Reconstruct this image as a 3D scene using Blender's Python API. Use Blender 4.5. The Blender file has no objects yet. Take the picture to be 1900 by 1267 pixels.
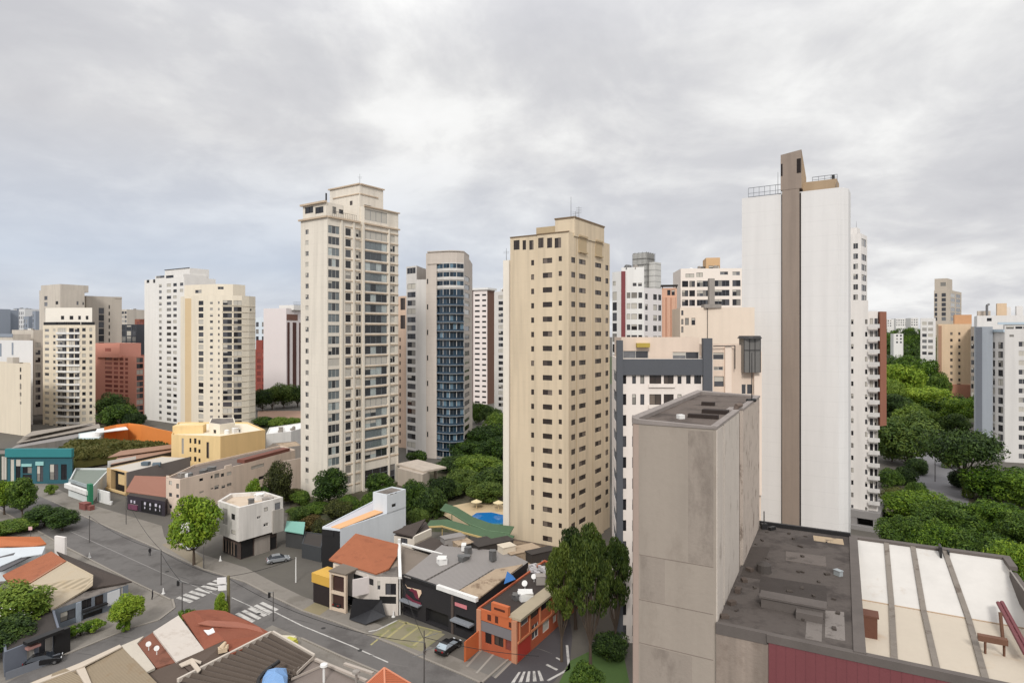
import bpy, math, random
from mathutils import Vector, noise as mnoise
R = math.radians
S = bpy.context.scene
COL = S.collection
# ------------------------------------------------------------------ camera, sky, sun
F, CX, HY, H = 1150.0, 950.0, 617.0, 44.0     # focal length and centre of the 1900 px frame, horizon row, eye height
cam = bpy.data.cameras.new('camera'); cam.sensor_fit = 'HORIZONTAL'; cam.sensor_width = 36
cam.lens = F/1900*36; cam.shift_y = -(633.5-HY)/1900; cam.clip_start = 0.5; cam.clip_end = 20000
co = bpy.data.objects.new('camera', cam); COL.objects.link(co)
co.location = (0, 0, H); co.rotation_euler = (R(90), 0, 0); S.camera = co
S.view_settings.view_transform = 'Standard'; S.view_settings.look = 'None'
S.view_settings.gamma = 1; S.view_settings.use_curve_mapping = False
S.view_settings.exposure = 0.58
SUN_EL, SUN_AZ = R(38), R(187)                # azimuth clockwise from +Y: behind the camera, a little to the left
W = bpy.data.worlds.new('World'); S.world = W; W.use_nodes = True
nt = W.node_tree; nt.nodes.clear()
def N(t, **k):
    n = nt.nodes.new(t)
    for a, b in k.items(): setattr(n, a, b)
    return n
def lk(a, b): nt.links.new(a, b)
def mth(op, a, b=None, c=None, clamp=False):
    n = nt.nodes.new('ShaderNodeMath'); n.operation = op; n.use_clamp = clamp
    for i, v in enumerate((a, b, c)):
        if v is None: continue
        if isinstance(v, (int, float)): n.inputs[i].default_value = v
        else: nt.links.new(v, n.inputs[i])
    return n.outputs[0]
def mix(fac, a, b, mode='MIX'):
    n = nt.nodes.new('ShaderNodeMix'); n.data_type = 'RGBA'; n.blend_type = mode
    for i, v in ((0, fac), (6, a), (7, b)):
        if isinstance(v, (int, float)): n.inputs[i].default_value = v
        elif isinstance(v, tuple): n.inputs[i].default_value = (*v, 1) if len(v) == 3 else v
        else: nt.links.new(v, n.inputs[i])
    return n.outputs[2]
def ramp(x, *stops):
    n = nt.nodes.new('ShaderNodeValToRGB'); e = n.color_ramp.elements
    while len(e) < len(stops): e.new(0.5)
    for s, (p, c) in zip(e, stops):
        s.position = p; s.color = (c, c, c, 1) if isinstance(c, (int, float)) else (*c, 1)
    nt.links.new(x, n.inputs[0]); return n.outputs[0]
def lin(v): v = v/255; return v/12.92 if v <= .04045 else ((v+.055)/1.055)**2.4
def C(r, g, b): return (lin(r), lin(g), lin(b))
tc = N('ShaderNodeTexCoord'); sep = N('ShaderNodeSeparateXYZ'); lk(tc.outputs['Generated'], sep.inputs[0])
dx, dy, dz = sep.outputs
up = mth('MAXIMUM', dz, 0.0)
den = mth('ADD', up, 0.30)
cmb = N('ShaderNodeCombineXYZ'); lk(mth('DIVIDE', dx, den), cmb.inputs[0]); lk(mth('DIVIDE', dy, den), cmb.inputs[1])
def cloud(scale, det, rough, dist, off):
    mp = N('ShaderNodeMapping'); mp.inputs[1].default_value = off; lk(cmb.outputs[0], mp.inputs[0])
    n = N('ShaderNodeTexNoise'); n.inputs['Scale'].default_value = scale; n.inputs['Detail'].default_value = det
    n.inputs['Roughness'].default_value = rough; n.inputs['Distortion'].default_value = dist
    lk(mp.outputs[0], n.inputs['Vector']); return n.outputs[0]
c1 = cloud(1.25, 7, .56, .5, (3.1, 1.7, 0)); c2 = cloud(3.6, 6, .58, .3, (7.3, 2.2, 0))
cl = mth('ADD', mth('MULTIPLY', c1, .68), mth('MULTIPLY', c2, .32))
cloudcol = ramp(cl, (.37, (.525, .528, .555)), (.46, (.59, .592, .612)), (.52, (.68, .68, .687)), (.585, (.80, .80, .795)), (.68, (.86, .86, .855)))
# thinner veil low on the left, where blue shows through
veil = mth('MULTIPLY', ramp(dx, (.0, 1.0), (.42, 0.0)) if False else mth('SUBTRACT', .55, mth('MULTIPLY', dx, 1.3), None, True),
           mth('SUBTRACT', 1.0, mth('MULTIPLY', mth('ABSOLUTE', mth('SUBTRACT', dz, .1)), 5.5), None, True), None, True)
sky = N('ShaderNodeTexSky'); sky.sky_type = 'NISHITA'; sky.sun_disc = False; sky.sun_elevation = SUN_EL; sky.sun_rotation = SUN_AZ
blue = mix(.92, sky.outputs[0], (4.7, 5.3, 6.4))
base = mix(1.0, cloudcol, (10, 10, 10), 'MULTIPLY')
skyc = mix(mth('MULTIPLY', veil, .8, None, True), base, blue)
# overcast: the cloud deck is brighter towards the zenith (and below nothing shines but the ground)
zen = mth('ADD', .765, mth('MULTIPLY', mth('POWER', mth('MAXIMUM', mth('SUBTRACT', dz, .40), 0), 1.0), 1.4))
zc = N('ShaderNodeCombineXYZ'); [lk(zen, zc.inputs[i]) for i in range(3)]
skyc = mix(1.0, skyc, zc.outputs[0], 'MULTIPLY')
bg = N('ShaderNodeBackground'); bg.inputs[1].default_value = 0.1; lk(skyc, bg.inputs[0])
wo = N('ShaderNodeOutputWorld'); lk(bg.outputs[0], wo.inputs[0])
sl = bpy.data.lights.new('sun', 'SUN'); sl.energy = 1.5; sl.angle = R(12); sl.color = (1, .97, .925)
so = bpy.data.objects.new('sun', sl); COL.objects.link(so)
so.rotation_euler = (R(90)-SUN_EL, 0, -SUN_AZ+math.pi); so.location = (0, 0, 200)

# ------------------------------------------------------------------ materials
MATS = {}
def newmat(name):
    global nt
    m = bpy.data.materials.new(name); m.use_nodes = True; nt = m.node_tree; nt.nodes.clear()
    p = N('ShaderNodeBsdfPrincipled'); o = N('ShaderNodeOutputMaterial'); lk(p.outputs[0], o.inputs[0])
    MATS[name] = m; return m, p, o
def tn(vec, scale, det=4, rough=.6):
    n = N('ShaderNodeTexNoise'); n.inputs['Scale'].default_value = scale; n.inputs['Detail'].default_value = det
    n.inputs['Roughness'].default_value = rough; lk(vec, n.inputs['Vector']); return n.outputs[0]
def mapped(vec, sc, rot=(0, 0, 0)):
    m = N('ShaderNodeMapping'); m.inputs[3].default_value = sc; m.inputs[2].default_value = rot; lk(vec, m.inputs[0]); return m.outputs[0]
def bump(p, h, st=.3, dist=.05):
    b = N('ShaderNodeBump'); b.inputs['Strength'].default_value = st; b.inputs['Distance'].default_value = dist
    lk(h, b.inputs['Height']); lk(b.outputs[0], p.inputs['Normal'])
def M(name, rgb, rough=.85, var=.16, scale=.35, streak=0., lines=None, bmp=.2, spec=.3, metal=0., wave=None, stain=None):
    """painted or raw surface: mottling, rain streaks, panel lines every so many metres, grain"""
    if name in MATS: return MATS[name]
    m, p, o = newmat(name); c = C(*rgb); g_ = .3*c[0]+.59*c[1]+.11*c[2]; c = tuple(g_+(v-g_)*.86 for v in c)
    ob = N('ShaderNodeTexCoord').outputs['Object']
    n1 = tn(ob, scale, 5, .65); n2 = tn(ob, scale*9, 3, .6)
    v = mth('ADD', mth('MULTIPLY', n1, .65), mth('MULTIPLY', n2, .35))
    f = mth('ADD', 1-var, mth('MULTIPLY', v, 2*var))
    if streak:
        s = tn(mapped(ob, (.55, .55, .035)), 1.0, 3, .6)
        s = ramp(s, (.42, 0.), (.8, 1.))
        f = mth('MULTIPLY', f, mth('SUBTRACT', 1.0, mth('MULTIPLY', s, streak)))
    if lines:
        per, wd, dk = lines[:3]
        sp = N('ShaderNodeSeparateXYZ'); lk(ob, sp.inputs[0])
        q = mth('FRACT', mth('DIVIDE', mth('ADD', sp.outputs[2], 500+(lines[3] if len(lines) > 3 else 0)), per))
        l = mth('LESS_THAN', q, wd/per)
        f = mth('MULTIPLY', f, mth('SUBTRACT', 1.0, mth('MULTIPLY', l, dk)))
    cc = N('ShaderNodeCombineXYZ'); [lk(f, cc.inputs[i]) for i in range(3)]
    col = mix(1.0, c, cc.outputs[0], 'MULTIPLY')
    if stain:
        q = ramp(tn(mapped(ob, (1, 1, stain[4])) if len(stain) > 4 else ob, stain[1], 6, .7), (stain[2], 0.), (stain[2]+.12, 1.))
        col = mix(mth('MULTIPLY', q, stain[3] if len(stain) > 3 else .8), col, C(*stain[0]))
    lk(col, p.inputs['Base Color'])
    p.inputs['Roughness'].default_value = rough; p.inputs['Specular IOR Level'].default_value = spec; p.inputs['Metallic'].default_value = metal
    hgt = n2
    if wave:
        w = N('ShaderNodeTexWave'); w.inputs['Scale'].default_value = wave[0]; w.inputs['Distortion'].default_value = .3
        lk(mapped(ob, (1, 1, 1), (0, 0, R(wave[1]))), w.inputs['Vector'])
        hgt = mth('ADD', mth('MULTIPLY', w.outputs[1], 1.0), mth('MULTIPLY', n2, .5))
        k = N('ShaderNodeCombineXYZ'); g = mth('ADD', .72, mth('MULTIPLY', w.outputs[1], .42)); [lk(g, k.inputs[i]) for i in range(3)]
        lk(mix(1.0, col, k.outputs[0], 'MULTIPLY'), p.inputs['Base Color'])
    if bmp: bump(p, hgt, bmp, .06)
    return m
def GL(name, dark, mid, light, rough=.12, share=(.53, .8), spec=.5):
    """window glass: most panes dark, some with blinds, curtains or painted reflections"""
    if name in MATS: return MATS[name]
    m, p, o = newmat(name)
    r = mth('FRACT', mth('ADD', N('ShaderNodeNewGeometry').outputs['Random Per Island'], N('ShaderNodeObjectInfo').outputs['Random']))
    n = nt.nodes.new('ShaderNodeValToRGB'); n.color_ramp.interpolation = 'CONSTANT'; e = n.color_ramp.elements
    e[0].position = 0; e[0].color = (*C(*dark), 1); e[1].position = share[0]; e[1].color = (*C(*mid), 1)
    q = e.new(share[1]); q.color = (*C(*light), 1)
    lk(r, n.inputs[0]); ob = N('ShaderNodeTexCoord').outputs['Object']
    f = mth('ADD', .6, mth('MULTIPLY', tn(ob, 1.6, 3), .8)); k = N('ShaderNodeCombineXYZ'); [lk(f, k.inputs[i]) for i in range(3)]
    lk(mix(1.0, n.outputs[0], k.outputs[0], 'MULTIPLY'), p.inputs['Base Color'])
    p.inputs['Roughness'].default_value = rough; p.inputs['Specular IOR Level'].default_value = spec
    return m
def LEAF(name, a, b, c):
    if name in MATS: return MATS[name]
    m, p, o = newmat(name)
    ob = N('ShaderNodeTexCoord').outputs['Object']
    rp = N('ShaderNodeNewGeometry').outputs['Random Per Island']; ro = N('ShaderNodeObjectInfo').outputs['Random']
    x = mth('ADD', mth('MULTIPLY', tn(ob, .55, 3), .75), mth('ADD', mth('MULTIPLY', rp, .3), mth('MULTIPLY', mth('SUBTRACT', ro, .5), .4)))
    n = nt.nodes.new('ShaderNodeValToRGB'); e = n.color_ramp.elements
    e[0].position = .3; e[0].color = (*a, 1); e[1].position = .55; e[1].color = (*b, 1); q = e.new(.8); q.color = (*c, 1)
    lk(x, n.inputs[0]); lk(n.outputs[0], p.inputs['Base Color']); p.inputs['Roughness'].default_value = .6
    p.inputs['Specular IOR Level'].default_value = .25
    t = N('ShaderNodeBsdfTranslucent'); lk(n.outputs[0], t.inputs[0])
    s = N('ShaderNodeMixShader'); s.inputs[0].default_value = .25; lk(p.outputs[0], s.inputs[1]); lk(t.outputs[0], s.inputs[2]); lk(s.outputs[0], o.inputs[0])
    return m

# ------------------------------------------------------------------ helpers: points, meshes, things
V = Vector
def v2(p): return V((p[0], p[1]))
def gp(px, py, z=0.):                          # the point of the level z seen at a pixel of the photograph
    Y = (H-z)*F/(py-HY); return V(((px-CX)/F*Y, Y, z))
def dp(px, py, Y): return V(((px-CX)/F*Y, Y, H-(py-HY)/F*Y))
def zat(py, Y): return H-(py-HY)/F*Y
SPLIT = {'floor_band', 'pilaster', 'cornice', 'framed_panel', 'render_patch', 'floor_joint', 'roof_hatch', 'expansion_joint', 'brown_stripe', 'slot', 'painted_shadow_strip', 'rib', 'cladding_seam', 'vent_slot', 'awning', 'shop_awning', 'pier', 'corner_pier', 'pillar', 'notice', 'shutter_slat', 'roof_sheet', 'joint', 'pane', 'downpipe', 'rim', 'parapet', 'fascia', 'balcony_slab', 'orange_rib', 'roof_slab'}
class MB:
    def __init__(s): s.v = []; s.f = []; s.m = []
    def poly(s, pts, m=0):
        i = len(s.v); s.v += [tuple(p) for p in pts]; s.f.append(tuple(range(i, i+len(pts)))); s.m.append(m)
    def solid(s, top, bot, m=0, ms=None):     # closed slab between two outlines with equal point counts
        n = len(top); i = len(s.v); s.v += [tuple(p) for p in top]+[tuple(p) for p in bot]
        s.f.append(tuple(range(i, i+n))); s.m.append(m); s.f.append(tuple(range(i+2*n-1, i+n-1, -1))); s.m.append(m if ms is None else ms)
        for k in range(n):
            j = (k+1) % n; s.f.append((i+k, i+n+k, i+n+j, i+j)); s.m.append(m if ms is None else ms)
    def prism(s, pts, z0, z1, m=0, ms=None): s.solid([(p[0], p[1], z1) for p in pts], [(p[0], p[1], z0) for p in pts], m, ms)
    def obox(s, o, a, b, c, m=0):              # parallelepiped from a corner and three edges
        o, a, b, c = V(o), V(a), V(b), V(c); s.solid([o+c, o+a+c, o+a+b+c, o+b+c], [o, o+a, o+a+b, o+b], m)
    def box(s, c, sx, sy, sz, m=0, rz=0.):     # centred in x, y; standing on z
        ca, sa = math.cos(rz), math.sin(rz); a = V((ca*sx, sa*sx, 0)); b = V((-sa*sy, ca*sy, 0))
        s.obox(V(c)-a/2-b/2, a, b, V((0, 0, sz)), m)
    def tube(s, p, q, r, r2=None, n=8, m=0):
        p, q = V(p), V(q); r2 = r if r2 is None else r2; d = (q-p).normalized()
        a = d.orthogonal().normalized(); b = d.cross(a)
        t = [q+(a*math.cos(k*2*math.pi/n)+b*math.sin(k*2*math.pi/n))*r2 for k in range(n)]
        u = [p+(a*math.cos(k*2*math.pi/n)+b*math.sin(k*2*math.pi/n))*r for k in range(n)]
        s.solid(t, u, m)
    def path(s, pts, r, n=6, m=0):
        for a, b in zip(pts, pts[1:]): s.tube(a, b, r, r, n, m)
    def add(s, geo, fn, moff=0):
        i = len(s.v); s.v += [tuple(fn(p)) for p in geo[0]]
        s.f += [tuple(i+k for k in f) for f in geo[1]]; s.m += [moff+k for k in geo[2]]
    def islands(s):
        par = list(range(len(s.v)))
        def find(a):
            while par[a] != a: par[a] = par[par[a]]; a = par[a]
            return a
        for f in s.f:
            for a in f[1:]: par[find(a)] = find(f[0])
        out = {}
        for f, m in zip(s.f, s.m):
            b, ix = out.setdefault(find(f[0]), (MB(), {}))
            for a in f:
                if a not in ix: ix[a] = len(b.v); b.v.append(s.v[a])
            b.f.append(tuple(ix[a] for a in f)); b.m.append(m)
        return [b for b, _ in out.values()]
    def build(s, name, mats, parent=None, smooth=False, origin=None):
        if parent is not None and name in SPLIT:
            L = s.islands()
            if len(L) > 1: return [b.build(name, mats, parent, smooth) if len(b.f) else None for b in L][0]
        me = bpy.data.meshes.new(name); o = origin if origin is not None else (parent['_at'] if parent is not None else (0, 0, 0))
        me.from_pydata([(a-o[0], b-o[1], c-o[2]) for a, b, c in s.v], [], s.f)
        for q in (mats if isinstance(mats, (list, tuple)) else [mats]): me.materials.append(q)
        me.polygons.foreach_set('material_index', s.m)
        if smooth: me.polygons.foreach_set('use_smooth', [True]*len(s.f))
        me.update()
        ob = bpy.data.objects.new(name, me); COL.objects.link(ob)
        if parent is not None: ob.parent = parent
        elif origin is not None: ob.location = o
        return ob
def tag(o, label=None, cat=None, group=None, kind=None):
    for k, v in (('label', label), ('category', cat), ('group', group), ('kind', kind)):
        if v: o[k] = v
    return o
def thing(name, label, cat, loc, group=None):
    o = bpy.data.objects.new(name, None); COL.objects.link(o); o.location = loc; o['_at'] = tuple(loc)
    o.empty_display_size = .5; return tag(o, label, cat, group)
def structure(mb, name, mats): return tag(mb.build(name, mats), kind='structure')
def solo(mb, name, mats, label, cat, group=None, smooth=False):   # a thing that is one mesh, origin at its base
    n = len(mb.v); o = (sum(p[0] for p in mb.v)/n, sum(p[1] for p in mb.v)/n, min(p[2] for p in mb.v))
    return tag(mb.build(name, mats, None, smooth, o), label, cat, group)

# ------------------------------------------------------------------ buildings: faces with real openings
rnd = random.Random(7)
class Face:
    def __init__(s, a, b):
        s.a, s.b = v2(a), v2(b); s.L = (s.b-s.a).length; s.d = (s.b-s.a)/s.L; s.n = V((s.d.y, -s.d.x)); s.wins = []
    def t(s, px): k = (px-CX)/F; return (k*s.a.y-s.a.x)/(s.d.x-k*s.d.y)
    def Y(s, px): return s.a.y+s.t(px)*s.d.y
    def z(s, px, py): return zat(py, s.Y(px))
    def p(s, t, z, out=0.): q = s.a+s.d*t+s.n*out; return V((q.x, q.y, z))
    def box(s, mb, t0, t1, z0, z1, out, inn=0., m=0):
        a = s.p(t0, z0, -inn); mb.obox(a, s.p(t1, z0, -inn)-a, s.p(t0, z0, out)-a, (0, 0, z1-z0), m)
    def win(s, x0, y0, x1, y1, st='w'):        # an opening by its pixels
        c = (x0+x1)/2; s.wins.append((s.t(x0), s.t(x1), s.z(c, y1), s.z(c, y0), st))
    def grid(s, cols, zc, dz, n, h, st='w', skip=()):
        for i in range(n):
            for c in cols:
                if i in skip: continue
                if c[0] > 400 or c[0] < -200 or True:
                    s.wins.append((s.t(c[0]), s.t(c[1]), zc-dz*i-h/2, zc-dz*i+h/2, c[2] if len(c) > 2 else st))
    def tgrid(s, cols, zc, dz, n, h, st='w'):
        for i in range(n):
            for c in cols: s.wins.append((c[0], c[1], zc-dz*i-h/2, zc-dz*i+h/2, st))
def wall(mb, f, z0, z1, depth=.22, m=0):
    hs = []
    for w in f.wins:
        t0, t1 = max(.05, min(w[0], w[1])), min(f.L-.05, max(w[0], w[1])); a, b = max(z0+.05, w[2]), min(z1-.05, w[3])
        if t1-t0 > .1 and b-a > .1: hs.append((round(t0, 3), round(t1, 3), round(a, 3), round(b, 3), w[4]))
    f.wins = hs
    us = sorted({0., f.L, *[h[0] for h in hs], *[h[1] for h in hs]}); zs = sorted({z0, z1, *[h[2] for h in hs], *[h[3] for h in hs]})
    ui = {u: i for i, u in enumerate(us)}; zi = {z: i for i, z in enumerate(zs)}
    hole = set()
    for h in hs:
        for i in range(ui[h[0]], ui[h[1]]):
            for j in range(zi[h[2]], zi[h[3]]): hole.add((i, j))
    base = len(mb.v)
    for z in zs:
        for u in us: mb.v.append(tuple(f.p(u, z)))
    k = len(us)
    for j in range(len(zs)-1):
        i = 0
        while i < k-1:
            if (i, j) in hole: i += 1; continue
            mb.f.append((base+j*k+i, base+j*k+i+1, base+(j+1)*k+i+1, base+(j+1)*k+i)); mb.m.append(m); i += 1
    for t0, t1, a, b, st in hs:
        q = [(t0, a), (t1, a), (t1, b), (t0, b)]
        for e in range(4):
            (ta, za), (tb, zb) = q[e], q[(e+1) % 4]
            mb.poly([f.p(ta, za), f.p(tb, zb), f.p(tb, zb, -depth), f.p(ta, za, -depth)], m)
def inset(pts, d):
    n = len(pts); out = []
    for i in range(n):
        p0, p1, p2 = v2(pts[i-1]), v2(pts[i]), v2(pts[(i+1) % n])
        a, b = (p1-p0).normalized(), (p2-p1).normalized(); na, nb = V((-a.y, a.x)), V((-b.y, b.x))
        s = na+nb; s = s/max(.3, s.length_squared)*2; out.append(p1+s*d)
    return out
class Block:
    """one volume of a building: outline seen from outside left to right, then round the back"""
    def __init__(s, root, pts, z0, z1): s.root = root; s.pts = [v2(p) for p in pts]; s.z0, s.z1 = z0, z1; n = len(pts); s.f = [Face(s.pts[i], s.pts[(i+1) % n]) for i in range(n)]
    def finish(s, wm, rm=None, par=.8, name='wall', roof='roof', tops=None, depth=.22, cap=.25):
        mb = MB()
        for f in s.f: wall(mb, f, s.z0, s.z1, depth)
        rm = rm or ROOF
        if par > 0:
            inn = inset(s.pts, cap); n = len(inn)
            for i in range(n):
                j = (i+1) % n; a, b, c, d = s.pts[i], s.pts[j], inn[j], inn[i]
                mb.poly([(a.x, a.y, s.z1), (b.x, b.y, s.z1), (c.x, c.y, s.z1), (d.x, d.y, s.z1)])
                mb.poly([(d.x, d.y, s.z1), (c.x, c.y, s.z1), (c.x, c.y, s.z1-par), (d.x, d.y, s.z1-par)])
            mb.build(name, wm, s.root)
            r = MB(); r.poly([(p.x, p.y, s.z1-par+.004) for p in inset(s.pts, cap-.01)]); r.build(roof, rm, s.root)
        else:
            mb.build(name, wm, s.root); r = MB(); r.poly([(p.x, p.y, s.z1) for p in s.pts]); r.build(roof, rm, s.root)
        WIN.setdefault(s.root.name, (s.root, []))[1].extend((f, w, depth) for f in s.f for w in f.wins)
        return s
def foot(xl, xc, xr, Yc, th, back=None):
    th = R(th); u = V((math.sin(th), math.cos(th))); v = V((-math.cos(th), math.sin(th)))
    c = V(((xc-CX)/F*Yc, Yc))
    if back and xr is None: u = c.normalized()          # end wall lies along the line of sight
    def along(d, px): k = (px-CX)/F; return (k*c.y-c.x)/(d.x-k*d.y)
    a = along(v, xl); b = along(u, xr) if back is None else back
    return [c+v*a, c, c+u*b, c+v*a+u*b]
WIN = {}; WCACHE = {}
STY = {}
def wingeo(w, h, st, var):
    nx, fm, gm, bl, fw, nz = STY[st]
    mb = MB(); bx = w/nx; bz = h/nz
    for i in range(nx):
        for j in range(nz):
            mb.poly([(i*bx, 0, j*bz), ((i+1)*bx, 0, j*bz), ((i+1)*bx, 0, (j+1)*bz), (i*bx, 0, (j+1)*bz)], 0)
    fr = [0, .3, .5, 1][var] if bl else 0
    if fr:
        k = nx if var == 3 else max(1, nx//2)
        mb.poly([(0, -.02, h*(1-fr)), (k*bx, -.02, h*(1-fr)), (k*bx, -.02, h), (0, -.02, h)], 2)
    if fw:
        def bar(x0, x1, z0, z1): mb.obox((x0, -.07, z0), (x1-x0, 0, 0), (0, .06, 0), (0, 0, z1-z0), 1)
        bar(0, w, 0, fw); bar(0, w, h-fw, h)
        for i in range(nx+1):
            x = min(max(i*bx-fw/2, 0), w-fw); bar(x, x+fw, fw, h-fw)
        for j in range(1, nz): bar(fw, w-fw, j*bz-fw/2, j*bz+fw/2)
    return mb.v, mb.f, mb.m
def make_windows(limit=100):
    for root, L in WIN.values():
        def big(q):
            f, w, d = q; c = f.p((w[0]+w[1])/2, 0); k = -(f.n.x*c.x+f.n.y*c.y)/max(1, (c.x**2+c.y**2))
            return -(w[1]-w[0])*(w[3]-w[2])*max(k, 0)/c.y
        L.sort(key=big); at = root['_at']; rest = {}
        for i, (f, w, d) in enumerate(L):
            t0, t1, a, b, st = w; ww, hh = round(t1-t0, 2), round(b-a, 2)
            var = rnd.choices((0, 1, 2, 3), (.62, .14, .12, .12))[0] if STY[st][3] else 0
            o = f.p(t0, a, -d+.08); ang = math.atan2(f.d.y, f.d.x)
            if i < limit:
                key = (ww, hh, st, var)
                if key not in WCACHE:
                    g = wingeo(ww, hh, st, var); me = bpy.data.meshes.new('window'); me.from_pydata(g[0], [], g[1])
                    for q in (STY[st][2], STY[st][1], BLIND): me.materials.append(q)
                    me.polygons.foreach_set('material_index', g[2]); me.update(); WCACHE[key] = me
                ob = bpy.data.objects.new('window', WCACHE[key]); COL.objects.link(ob); ob.parent = root
                ob.location = (o.x-at[0], o.y-at[1], o.z-at[2]); ob.rotation_euler = (0, 0, ang)
            else:
                mb = rest.setdefault('all', [MB(), {}]); sts = mb[1]
                if st not in sts: sts[st] = len(sts)*3
                g = wingeo(ww, hh, st, var); ca, sa = math.cos(ang), math.sin(ang)
                mb[0].add(g, lambda p: (o.x+p[0]*ca-p[1]*sa, o.y+p[0]*sa+p[1]*ca, o.z+p[2]), sts[st])
        for mb, sts in rest.values():
            ms = []
            for st in sts: ms += [STY[st][2], STY[st][1], BLIND]
            tag(mb.build('window', ms, root), kind='stuff')
# ------------------------------------------------------------------ shared materials
ROOF = M('flat_roof_felt', (118, 110, 103), .95, .3, .5, stain=((70, 64, 60), .25, .5))
BLIND = M('window_blind', (186, 180, 168), .8, .1)
FR_DARK = M('dark_window_frame', (52, 50, 50), .5, .1); FR_PALE = M('pale_window_frame', (190, 186, 178), .6, .1)
FR_STEEL = M('steel_window_frame', (120, 124, 130), .45, .1)
G_DARK = GL('dark_glass', (34, 34, 38), (74, 74, 78), (128, 124, 118)); G_BROWN = GL('brown_glass', (54, 45, 41), (74, 64, 58), (112, 100, 90), .3)
G_BLUE = GL('blue_glass', (22, 38, 50), (36, 58, 74), (96, 122, 138), .1, (.5, .88)); G_MID = GL('grey_glass', (62, 62, 66), (110, 110, 112), (160, 156, 150))
G_PINK = GL('red_glass', (120, 64, 58), (140, 80, 72), (160, 98, 88), .2)
METAL = M('galvanised_metal', (120, 120, 120), .45, .15, metal=.6); BLACK = M('black_paint', (34, 33, 34), .5, .15, spec=.4)
DARKROOF = M('dark_roof_sheet', (62, 56, 52), .8, .25, .4); WHITE = M('white_paint', (222, 220, 216), .7, .08, .3, streak=.12)
GREYC = M('raw_concrete', (150, 142, 134), .9, .2, .4, streak=.3)
G_REFL = GL('painted_reflection_glass', (46, 50, 54), (104, 112, 114), (166, 174, 172), .06, (.45, .78), .8)  # mid and pale pane colours paint reflections into the glass
STY.update({'h4': (4, FR_STEEL, G_REFL, True, .07, 1), 'h3': (3, FR_PALE, G_REFL, True, .06, 1), 'w': (1, FR_DARK, G_DARK, True, .05, 1), 'w2': (2, FR_DARK, G_DARK, True, .06, 1), 'w3': (3, FR_PALE, G_DARK, True, .06, 1), 'w4': (4, FR_STEEL, G_DARK, True, .07, 1),
            'p2': (2, FR_PALE, G_DARK, True, .07, 1), 'p2h': (2, FR_PALE, G_MID, True, .08, 2), 'sh': (2, FR_DARK, G_BROWN, False, .06, 1), 's1': (1, FR_DARK, G_BROWN, False, .05, 1),
            'b3': (3, FR_STEEL, G_BLUE, False, .06, 1), 'm': (1, FR_PALE, G_MID, True, .05, 1), 'm2': (2, FR_PALE, G_MID, True, .06, 1), 'r': (1, FR_DARK, G_PINK, False, .0, 1),
            'k': (1, FR_DARK, BLACK, False, 0, 1), 'k4': (4, FR_STEEL, G_DARK, False, .1, 3), 'far': (1, FR_DARK, G_MID, False, 0, 1), 'fard': (1, FR_DARK, G_DARK, False, 0, 1)})
def bld(name, label, pts, group=None, z=0, cat='building'):
    c = sum((v2(p) for p in pts), V((0, 0)))/len(pts); return thing(name, label, cat, (c.x, c.y, z), group)
def rows(y, Y): return zat(y, Y)
def antenna(root, p, h, arms=0):
    mb = MB(); mb.tube(p, V(p)+V((0, 0, h)), .06, .03)
    for i in range(arms): mb.tube(V(p)+V((-.6, 0, h*.6+i*.35)), V(p)+V((.6, .2, h*.6+i*.35)), .025)
    return mb.build('antenna', METAL, root)
def clutter(root, f0, z, n, seed, span=(.2, .8), mat=None):
    """tanks, vents and boxes on a roof: one mesh each"""
    q = random.Random(seed); (x0, y0), (x1, y1), (x2, y2) = f0[0], f0[1], f0[2]
    for i in range(n):
        a, b = q.uniform(*span), q.uniform(*span); x = x1+(x0-x1)*a+(x2-x1)*b; y = y1+(y0-y1)*a+(y2-y1)*b; mb = MB()
        if q.random() < .4:
            r = q.uniform(.5, .9); mb.tube((x, y, z), (x, y, z+q.uniform(1, 1.6)), r, r*.95, 12); mb.tube((x, y, mb.v[0][2]), (x, y, mb.v[0][2]+.25), r*.95, .2, 12); nm = 'water_tank'
        else:
            w, d, h = q.uniform(.7, 2), q.uniform(.7, 1.6), q.uniform(.6, 1.6); mb.box((x, y, z), w, d, h, rz=q.random()); mb.box((x, y, z+h), w*1.1, d*1.1, .1, rz=0); nm = 'vent'
        mb.build(nm, mat or q.choice((GREYC, METAL, WHITE)), root)

# ================================================================== main beige tower in the middle left
PLASTER_H = M('beige_render', (221, 211, 195), .85, .1, .2, streak=.2, lines=(2.93, .05, .12, -71.2+1.6+2.93*30))
TRIM_H = M('tan_render', (196, 174, 148), .85, .12, .3, streak=.15)
q = foot(558, 607, 735, 163, 35); L_, C_, R_, B_ = q
u = (R_-C_).normalized(); nR = V((u.y, -u.x))
fr = Face(C_, R_); m1 = C_+u*fr.t(672); proud = nR*.9
T = bld('apartment_tower', 'tall beige apartment tower with stepped penthouse and wide glazed balconies, its foot in trees', q)
b = Block(T, [L_, C_, m1, m1+(L_-C_), ], 0, 74.8)
b.f[0].grid([(566.5, 572.5)], 71.2, 2.93, 24, 1.3, 'p2')
zr = 71.2+.1
b.f[1].grid([(609, 630)], zr, 2.93, 24, 2.1, 'h3'); b.f[1].grid([(641, 651)], zr, 2.93, 24, 1.95, 'w'); b.f[1].grid([(660.5, 670.5)], zr, 2.93, 24, 1.95, 'p2')
b.finish(PLASTER_H)
fc1 = b.f
c = Block(T, [m1+proud, R_+proud, R_+(L_-C_)*.9, m1+(L_-C_)*.9], 0, 79.2)
c.f[0].grid([(677, 718, 'h4')], zr, 2.93, 22, 2.2); c.f[0].grid([(724, 733)], zr, 2.93, 22, 1.8, 'p2')
c.f[0].wins.append((c.f[0].t(677), c.f[0].t(718), 75.4, 78.4, 'w4'))
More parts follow.
